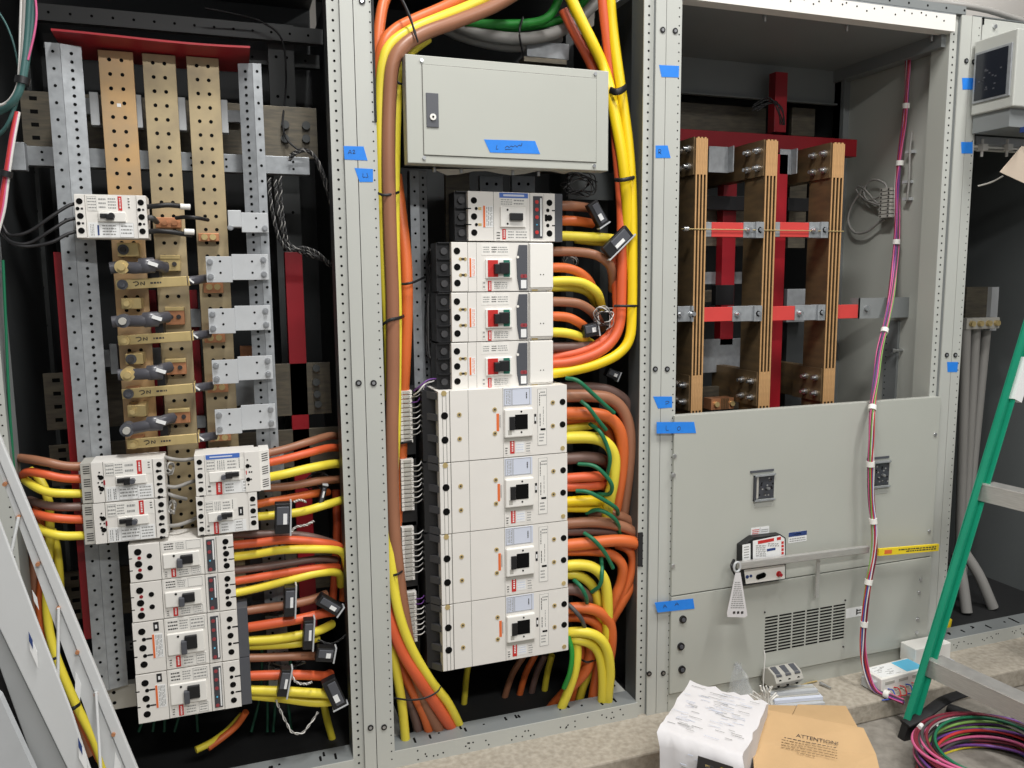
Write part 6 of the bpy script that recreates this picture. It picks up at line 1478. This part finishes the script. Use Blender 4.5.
# conduits in the far right frame
GCn='grey conduits in the far right frame'
for k,(xa,ya_,xb,yb_) in enumerate(((966,322,958,600),(976,322,962,640),(987,322,965,640))):
    p0=P(xa,ya_,.35+.03*k); p1=P(xb-4*k,yb_,.42); p1.z=max(p1.z,.02)
    MB().tube([p0,p0.lerp(p1,.5),p1],.020,GREYC,12,4).build('conduit',None,('left','middle','right')[k]+' of three slanting grey conduits in the far right frame','conduit',GCn)
m=MB(); a=P(961,318,.36); c=P(993,328,.36); m.box(a.x,c.x,.33,.37,c.z,a.z,grey_cover)
for k in range(4): m.cyl((a.x+(c.x-a.x)*(k+.5)/4,.315,(a.z+c.z)/2),(a.x+(c.x-a.x)*(k+.5)/4,.33,(a.z+c.z)/2),.012,brass,10)
m.build('conduit_bracket',None,'bracket holding the conduit tops in the far right frame','bracket',bevel=.002)
m=MB(); a=P(963,287,.42); c=P(984,318,.42); m.box(a.x,c.x,.40,.46,c.z,a.z,bus_dark); m.build('bus_end',None,'dull bronze bus end above the slanting conduits','bus bar')
m=MB(); a=P(984,287,.42); c=P(988,330,.42); m.box(a.x,c.x,.38,.42,c.z,a.z,white_metal); m.build('pale_angle',None,'pale upright angle right of the bronze bus end','bracket')
for k,(x0_,y0_,x1_,y1_) in enumerate(((954,590,965,640),(962,585,990,650))):
    p0=P(x0_,y0_,.30); p1=P(x1_,y1_,.22); p0.z=max(p0.z,.25); p1.z=max(p1.z,.02); MB().tube([p0,p0.lerp(p1,.5)+Vector((.0,0,.02)),p1],.022,GREYC,12,5).build('conduit',None,('left','right')[k]+' of two short grey conduits at the foot of the far right frame','conduit','conduits at the foot of the far right frame')
m=MB(); p=P(944,632,.12); m.cyl((p.x,.12,.016),(p.x+.01,.12,.07),.02,label_yel,10); m.build('yellow_cap',None,'yellow cap on the floor of the far right frame, by the ladder rail','cap')
# dark floor channels in the far right frame
for (ya_,h_,Y) in ((.016,.05,.55),(.016,.05,.80)):
    m=MB(); m.box(2.2,2.93,Y,Y+.03,.012,.012+h_,dark2); m.build('floor_channel',None,('front' if Y<.7 else 'rear')+' dark channel on the floor of the far right frame','channel')
print_br = mat('print_brown', (120,96,66), 0.7)
# ------------------------------------------------------------------ things on the floor
# grey ladder leaning at the lower left
Yl=-.52
def LP(x,y,Y=Yl): return P(x,y,Y)
t=thing('step_ladder',(LP(40,700).x,Yl,FLZ),'pale grey ladder with diagonal braces leaning across the lower left corner','ladder')
def strip(px,Y,th,mm,name,par=None,bev=.002):
    m=MB(); m.prism([P(x,y,Y) for x,y in px],(0,th,0),mm); return m.build(name,par or t,bevel=bev)
lad=mat('ladder_grey',(202,204,204),0.45,noise=.04,scale=6); ladd=mat('ladder_grey_shaded',(150,152,152),0.5,noise=.04,scale=6)  # ladd: same ladder grey, side shading put into the colour
def xl(f,ys): return [(f(y),y) for y in ys]
A0=lambda y:26+.414*(y-500); A1=lambda y:15+.410*(y-500); A2=lambda y:34+.36*(y-568); B0=lambda y:(y-590)*.54; B1=lambda y:(y-630)*.4855; B2=lambda y:(y-669)*.36; B3=lambda y:(y-700)*.44
ya_,yb_=400,850
def band_(f,g,Y,th,mm,name): strip(((f(ya_),ya_),(f(yb_),yb_),(g(yb_),yb_),(g(ya_),ya_)),Y,th,mm,name)
band_(A0,A1,Yl-.004,.012,lad,'rail_flange')
band_(A1,lambda y:A2(y),Yl,.008,lad,'rail')
m=MB(); m.prism([P(A2(ya_),ya_,Yl+.001),P(A2(yb_),yb_,Yl+.001),P(A2(yb_),yb_,Yl+.04),P(A2(ya_),ya_,Yl+.04)],(.002,0,0),ladd); m.build('rail_edge',t)
def poly(pts,Y,th,mm,name): strip(pts,Y,th,mm,name)
poly(((-40,420),(0,522),(17,568),(44,640),(72,713),(90,768),(118,840),(104,840),(67,768),(0,630),(-40,560)),Yl-.055,.008,lad,'rear_rail')
poly(((-40,560),(0,630),(67,768),(104,840),(70,840),(35,768),(0,669),(-40,600)),Yl-.05,.02,ladd,'rear_rail_flange')
poly(((-40,600),(0,669),(35,768),(70,840),(56,840),(24,768),(0,702),(-40,630)),Yl-.03,.02,rubber,'rear_rail_gap_shade')  # black strip standing in for the shade in the gap below the flange
def brace(x0,y0,x1,y1,Y=Yl-.01):
    p0,p1=P(x0,y0,Y),P(x1,y1,Y-.03); m=MB(); m.tube([p0,p0.lerp(p1,.5),p1],.0052,lad,8,2,flat=(0,1,0),rb=.003); m.build('brace',t)
brace(18.5,517,1,602); brace(58.5,608,57,775); brace(96,692,101,775); brace(18,517,-10,470) if False else None
brace(59,610,30,545) if False else None
for (x,y) in ((5,484),(18.5,517),(38,564),(58.5,608),(77.5,652),(96,694),(113.5,734)):
    c=P(x,y,Yl-.004); m=MB(); m.cyl((c.x,Yl-.008,c.z),(c.x,Yl,c.z),.0038,copper,10); m.build('rivet',t)
for (px,mm) in ((((32,590),(37,598),(39,610),(34,601)),labelw),(((75.5,672),(81,684),(80,701),(75,690)),labelw),(((115,752),(121,765),(120,780),(114,768)),labelw)):
    m=MB(); m.prism([P(x,y,Yl-.0012) for x,y in px],(0,.001,0),mm); m.build('label',t)
for (px,lb) in ((((28.5,632),(37,652),(38,668),(30,650)),1),(((78,738),(86,756),(88,775),(79,758)),1)):
    m=MB(); m.prism([P(x,y,Yl-.0625) for x,y in px],(0,.002,0),labelw); (xa,ya),(xb,yb)=px[0],px[1]
    m.prism([P(x,y,Yl-.0635) for x,y in ((xa,ya),(xa+4,ya+9),(xa+4.5,ya+17),(xa+.5,ya+9))],(0,.002,0),label_navy); m.build('label',t)
m=MB(); q=[P(x,y,-.60) for x,y in ((-60,640),(0,698),(34,772),(70,850),(-60,860))]; m.prism(q,(0,.02,0),white_metal); m.build('sheet_panel',None,'bright pale sheet panel in the lower left corner under the ladder','panel')
# carton wrapped in white paper
def ZP(x,y,Z): return PZ(x,y,Z)
ZT=.22
tl=ZP(690,681,ZT); tr=ZP(768,702,ZT); br=ZP(742,758,ZT); bl=ZP(657,731,ZT)
tl,tr,bl,br=[Vector(v) for v in (tl,tr,bl,br)]
t=thing('paper_covered_box',((tl+br)/2).xy.to_3d()+Vector((0,0,FLZ)),'box covered with crumpled white printed paper at the bottom centre','box')
def ins(p,q,f): return p.lerp(q,f)
cc=(tl+tr+bl+br)/4
m=MB(); cr=[c_.lerp(cc,.05) for c_ in (tl,tr,br,bl)]; m.prism([Vector((c_.x,c_.y,FLZ)) for c_ in cr],(0,0,ZT-FLZ-.008),card_in); m.build('carton',t,bevel=.003)
rnd=random.Random(11); N_=13
rows_=[]
for j in range(N_):
    r_=[]
    for i in range(N_):
        u_,v_=i/(N_-1),j/(N_-1); p=tl.lerp(tr,u_).lerp(bl.lerp(br,u_),v_); r_.append(p+Vector((rnd.uniform(-.003,.003),rnd.uniform(-.003,.003),rnd.uniform(-.003,.004)+(.012 if (i in (0,12) or j==0) else 0)*rnd.uniform(-.4,.4))))
    rows_.append(r_)
# front and right skirts
front=[]
for j in range(1,8):
    front.append([rows_[-1][i]+Vector((rnd.uniform(-.002,.002),-.01-.003*j+rnd.uniform(-.003,.003),-.034*j)) for i in range(N_)])
rows_all=rows_+front
m=MB(); m.grid(rows_all,paper,(0,.0,-.0012)); sh=m.build('paper_sheet',t)
side=[]
for j in range(0,7):
    side.append([rows_[k][-1]+Vector((-.0012*j,0,-.030*j*(1 if k>3 else .5))) for k in range(N_)])
m=MB(); m.grid(side,paper,(.001,0,0)); m.build('paper_flap',t)
# faint print on the paper
m=MB(); ux=(tr-tl).normalized(); vy=(bl-tl).normalized()
for k in range(70):
    a_,b_=rnd.uniform(.08,.88),rnd.uniform(.08,.92); p=tl.lerp(tr,a_).lerp(bl.lerp(br,a_),b_)+Vector((0,0,.0056)); m.obox(p,ux*rnd.uniform(.006,.022),vy*.0006,(0,0,.0003),rnd.choice((ink,labelb,labelb,ink)))
m.build('top_print',t)
for k in range(34):
    m=MB()
    f_=rnd.uniform(.1,.9); h_=rnd.uniform(.02,.2); p=bl.lerp(br,f_)+Vector((0,-.022-.09*h_,-h_)); m.obox(p,ux*rnd.uniform(.004,.014),(0,.0006,0),(0,.0002,.0012),rnd.choice((ink,labelb,labelb))); m.build('printed_line',t)
pass
# tool picture patch in black and yellow on the front
pf=bl.lerp(br,.60)+Vector((0,-.036,-.046))
m=MB(); m.obox(pf,ux*.045,(0,.001,0),(0,-.004,.030),inkd); m.obox(pf+ux*.026+Vector((0,-.002,-.004)),ux*.012,(0,.001,0),(0,-.003,.022),label_yel)
for k in range(8): m.obox(pf+ux*rnd.uniform(-.04,.0)+Vector((0,-.002,rnd.uniform(-.02,.02))),ux*.006,(0,.001,0),(0,0,.003),rnd.choice((grey_pl,brass)))
m.build('product_print',t)
# cardboard box, its flaps folded over
ZB=.15
a_,b_,c_,e_=[ZP(x,y,ZB) for x,y in ((749,715),(862,736),(846,703),(764,701))]
c_.z-=.012; e_.z-=.012
f1_,f2_=ZP(886,796,ZB-.035),ZP(757,806,ZB-.035)
t=thing('cardboard_box',(a_.x+.12,a_.y,FLZ),'brown cardboard box with folded flaps, printed ATTENTION, at the bottom right of centre','box')
lo=[f2_.lerp(a_,.1)+Vector((.01,0,0)),f1_.lerp(b_,.1)+Vector((-.02,0,0)),c_+Vector((-.008,-.004,0)),e_+Vector((.006,-.004,0))]
m=MB()
for k in range(4):
    p_,q_=lo[k],lo[(k+1)%4]; dv=(q_-p_).normalized(); nn=Vector((-dv.y,dv.x,0))*.003
    m=MB(); m.prism([Vector((p_.x,p_.y,FLZ)),Vector((q_.x,q_.y,FLZ)),Vector((q_.x,q_.y,ZB-(.045 if k in (0,1) and q_ is lo[1] or k==0 else .02 if k!=3 else .045))),Vector((p_.x,p_.y,ZB-(.045 if p_ is lo[0] or p_ is lo[1] else .02)))],nn,card); m.build('side_wall',t)
mid_=a_.lerp(b_,.36); mid2=e_.lerp(c_,.40)
m=MB(); m.prism([a_,mid_,mid2,e_],(0,0,-.003),card); m.build('flap',t)
m=MB(); m.prism([p+Vector((.0,0,.003)) for p in (mid_+Vector((.004,0,0)),b_,c_,mid2+Vector((.004,0,0)))],(0,0,-.003),card); m.build('flap',t)
fo=[a_+Vector((-.004,-.004,.030)),b_+Vector((0,-.004,.026)),f1_,f2_]
b2=b_.lerp(f1_,.42)+Vector((.010,0,.012)); a2=fo[0].lerp(f2_,.42); b2=fo[1].lerp(f1_,.42)+Vector((.012,0,0))
fo=[fo[0],fo[1],b2,f1_,f2_]
m=MB(); m.prism([fo[0],fo[1],b2,a2],(0,0,-.003),card); m.prism([a2,b2,f1_,f2_],(0,0,-.003),card); fl_=m.build('flap',t)
nrm=(fo[1]-fo[0]).cross(fo[4]-fo[0]).normalized(); nrm=nrm if nrm.z>0 else -nrm
ux2=(fo[1]-fo[0]).normalized(); vy2=nrm.cross(ux2)
dr_=ray(796,737); org=CAM+dr_*((fo[0]-CAM).dot(nrm)/dr_.dot(nrm))+nrm*.0008
m=MB(); write(m,'ATTENTION!',org,ux2,vy2,.0185,inkd)
rnd=random.Random(21)
for row in range(6):
    s=-.036 if row else -.030; end=.105 if row<5 else .05
    if row==5: s=.005
    while s<end:
        e=min(end,s+rnd.uniform(.004,.014)); m.obox(org+ux2*((s+e)/2)-vy2*(.012+.0098*row),ux2*((e-s)/2),vy2*.0009,nrm*.0002,inkd if row==0 else print_br); s=e+.0028
m.build('print',fl_)
# clear plastic bag
pts=[(727,692),(730,672),(735,661),(741,664),(748,680),(753,694)]
t=thing('plastic_bag',ZP(740,690,.0),'clear plastic bag standing behind the paper covered box','bag')
rows_=[]
b0=[ZP(724,702,.0),ZP(758,700,.0)]
for j in range(7):
    f_=j/6; l_=b0[0].lerp(P(734,661,b0[0].y),f_); r_=b0[1].lerp(P(741,663,b0[0].y),f_); rows_.append([l_.lerp(r_,i/6)+Vector((rnd.uniform(-.004,.004),rnd.uniform(-.012,.012)-.02*math.sin(i/6*3.14)*(1-f_),rnd.uniform(-.003,.003))) for i in range(7)])
m=MB(); m.grid(rows_,clearp); m.build('film',t)
rows_=[[p+Vector((0,.03*(1-j/6),0)) for p in r_] for j,r_ in enumerate(rows_)]
m=MB(); m.grid(rows_,clearp); m.build('film',t)
# small din breakers on a tray of parts
t=thing('contactor',ZP(783,684,.02),'small grey contactor with dark slots lying against the lower panel','contactor')
o=ZP(783,700,.0); o=Vector((o.x,-.06,.0)); s_=mpp(o)
X0=P(769,680,-.06).x; X1=P(796,680,-.06).x; z0_=.05; z1_=P(780,662,-.03).z
body=[(X0,-.03),(X1,-.05)]
m=MB(); m.prism([Vector((X0,-.075,z0_)),Vector((X0,-.10,z0_+.03)),Vector((X0,-.085,z1_-.01)),Vector((X0,-.05,z1_)),Vector((X0,-.02,z1_-.015)),Vector((X0,-.02,z0_))],(X1-X0,0,0),grey_cover); m.build('body',t,bevel=.003)
for k in range(3):
    xa=X0+(X1-X0)*(k+.2)/3; xb=X0+(X1-X0)*(k+.75)/3
    m=MB(); m.prism([Vector((xa,-.0905,z1_-.016)),Vector((xb,-.0905,z1_-.016)),Vector((xb,-.052,z1_-.001)),Vector((xa,-.052,z1_-.001))],(0,-.002,.003),grey_pl); m.build('switch_lever',t)
    m=MB(); m.cyl(((xa+xb)/2,-.0965,z0_+.034),((xa+xb)/2,-.091,z0_+.034),.006,hole,10); m.cyl(((xa+xb)/2,-.089,z0_+.014),((xa+xb)/2,-.085,z0_+.014),.005,hole,10); m.build('terminal',t)
for k,(xa,ya,xb,yb,z,lb) in enumerate(((768,694,815,690,.03,'upper of three pale rails stacked under the small contactor'),(772,701,820,697,.015,'middle of three pale rails stacked under the small contactor'),(770,707,822,703,.002,'lowest of three pale rails, on the concrete by the cardboard box'))):
    p0,p1=ZP(xa,ya,z),ZP(xb,yb,z); p0.z=p1.z=z+.006; d_=(p1-p0); m=MB(); n2=Vector((-d_.y,d_.x,0)).normalized(); m.obox((p0+p1)/2,d_/2,n2*.02,(0,0,.006),white_metal if k!=1 else labelb); m.obox((p0+p1)/2+Vector((0,0,.007)),d_/2*.95,n2*.006,(0,0,.002),grey_cover); m.build('mounting_rail',None,lb,'rail','pale rails on the concrete',bevel=.001)
# white bunch of zip ties
t=thing('zip_tie_bunch',ZP(765,700,.03),'bunch of white plastic ties standing behind the cardboard box','zip ties')
o=P(766,709,-.14)
for k in range(22):
    e=P(752+28*k/21+rnd.uniform(-2,2),684+rnd.uniform(-2,10)+abs(k-10)*.7,-.14+rnd.uniform(-.02,.03)); m=MB(); m.tube([o+Vector((rnd.uniform(-.02,.02),rnd.uniform(-.015,.015),0)),o.lerp(e,.6)+Vector((rnd.uniform(-.005,.005),0,.004)),e],.0026,cream2,6,4); m.build('tie',t)
# wires and screwdriver tip at the panel foot
wire([(763,690,-.05),(764,672,-.04),(765,657,-.03),(764,650,-.02)],.0016,WHT,'thin white wire standing against the lower vented panel')
m=MB(); p0=ZP(820,683,.008); p1=ZP(831,688,.008); p0.z=p1.z=.008; m.cyl(p0,p1,.006,steel,8,.003); m.build('bolt',None,'loose steel anchor bolt on the concrete before the lower panel','bolt')
m=MB(); p0=ZP(800,686,.006); p1=ZP(817,681,.006); p0.z=p1.z=.006; m.tube([p0,p0.lerp(p1,.5)+Vector((0,.004,0)),p1],.003,brass,6,3); m.build('loose_wire',None,'short yellowish loose wire end beside the anchor bolt','wire')
# driver box
p=[ZP(872,683,.0),ZP(921,668,.0)]
t=thing('power_supply',(p[0]+p[1])/2,'white power supply box with blue label on the concrete beside the wire loom','power supply')
A=Vector((1.70,-.155,.0)); 
A=ZP(881,694,.0); B=ZP(926,682,.0); A.z=B.z=0.0
ux3=(B-A).normalized(); vy3=Vector((-ux3.y,ux3.x,0)); L_=(B-A).length; dep=.085; hh=.052
def ob(m,u0,u1,v0,v1,w0,w1,mm): c=A+ux3*((u0+u1)/2)+vy3*((v0+v1)/2)+Vector((0,0,(w0+w1)/2)); m.obox(c,ux3*((u1-u0)/2),vy3*((v1-v0)/2),(0,0,(w1-w0)/2),mm); return m
ob(MB(),0,L_,0,dep,0,hh,cream2).build('case',t,bevel=.003)
m=MB(); ob(m,L_*.05,L_*.55,dep*.1,dep*.9,hh,hh+.001,labelw); ob(m,L_*.6,L_*.98,dep*.1,dep*.9,hh,hh+.001,label_cyan)
for k in range(14): u_=rnd.uniform(.08,.4)*L_; ob(m,u_,u_+L_*.1,dep*(.15+.05*k),dep*(.17+.05*k),hh+.001,hh+.0014,ink)
m.build('label',t)
m=MB(); 
for k in range(3): ob(m,L_*(.08+.3*k),L_*(.28+.3*k),-.001,0,hh*.55,hh*.75,grey_cover)
m.build('vents',t)
m=MB(); ob(m,-.02,0,dep*.2,dep*.8,.005,hh*.7,white_metal); m.build('end_tab',t)
for k in range(6):
    s0_=A+ux3*(L_*(.15+.13*k))+Vector((0,0,.012)); m=MB(); m.tube([s0_,s0_-vy3*.02+Vector((0,0,.004)),s0_-vy3*.045-ux3*.02+Vector((0,0,-.006)),s0_-vy3*.04-ux3*(.07-.01*k)+Vector((0,0,-.006))],.0024,REDW if k%3 else BLU,6,5); m.build('lead',t)
# white block behind the supply, by the sill
p0=ZP(905,664,.0); m=MB(); c=Vector((p0.x+.12,-.06,0.0)); 
q0=P(907,645,-.05); q1=P(941,655,-.05)
t=thing('terminal_cover',(q0.x,-.05,0),'white and blue plastic block behind the power supply, against the post','block')
m=MB(); m.box(q0.x,q1.x,-.09,-.02,.03,q0.z,cream2); m.build('white_top',t,bevel=.003)
m=MB(); m.box(q0.x+.02,q1.x+.012,-.10,-.02,0,.03,label_navy if False else labelb); m.build('blue_base',t,bevel=.003)
# coil of coloured wire
cc=ZP(972,752,FLZ+.05); cc=ZP(968,748,FLZ+.03)
t=thing('wire_coil',(cc.x,cc.y,FLZ),'large coil of coloured wires with white markers on the floor at the lower right','wire coil')
cols2=[PUR,PNK,MAR,BLK,WHT,GRYW,PUR,MAR,BLK,GRYW,PNK,PUR,LGRN,MAR,BLU,REDW,PUR,BLK,LGRN,WHT,MAR,GRYW,PUR,PNK,GRN,MAR,BLK,PUR,GRYW,YEL,MAR,BLK,PUR,REDW]
rx_=.205; rnd=random.Random(33)
cc=ZP(976,770,FLZ); ctr=Vector((cc.x+.01,cc.y-.03,FLZ+.04))
for k,mm in enumerate(cols2+cols2[3:30]):
    R_=rx_*(1+rnd.uniform(-.22,.05)); zz=rnd.uniform(-.032,.058); ox,oy=rnd.uniform(-.012,.012),rnd.uniform(-.012,.012); ph=rnd.uniform(0,6.28); pts=[]
    for i in range(20):
        th=2*math.pi*i/20; rr=R_*(1+.03*math.sin(2*th+ph)); pts.append(ctr+Vector((ox+rr*1.05*math.cos(th),oy+rr*.80*math.sin(th),zz+.012*math.sin(th+ph))))
    MB().tube(pts,.0046,mm,6,3,closed=True).build('wire',t)
for k in range(15):
    th=rnd.uniform(0,6.28) if k>6 else 1.2+k*.5; R_=rx_*rnd.uniform(.85,1.1); c=ctr+Vector((R_*1.05*math.cos(th),R_*.80*math.sin(th),rnd.uniform(.03,.06))); tg=Vector((-math.sin(th)*1.05,math.cos(th)*.8,0)).normalized()
    m=MB(); m.cyl(c-tg*.010,c+tg*.010,.0075,labelw,10); m.build('wire_marker',t)
th=5.9; c=ctr+Vector((rx_*1.0*math.cos(th),rx_*.78*math.sin(th),.012)); tg=Vector((-math.sin(th),math.cos(th)*.8,0)).normalized(); m=MB(); m.cyl(c-tg*.014,c+tg*.014,.058,black,16); m.build('black_wrap',t)
# extra paper scrap / clear wrap near post foot
m=MB(); rows_=[[ZP(655+8*i,712-4*i,.0)+Vector((rnd.uniform(-.004,.004),rnd.uniform(-.006,.006)+.02*j,.012*j+rnd.uniform(0,.006))) for i in range(4)] for j in range(4)]
m.grid(rows_,clearp); m.build('plastic_film',None,'clear plastic scrap at the foot of the post beside the paper covered box','film')
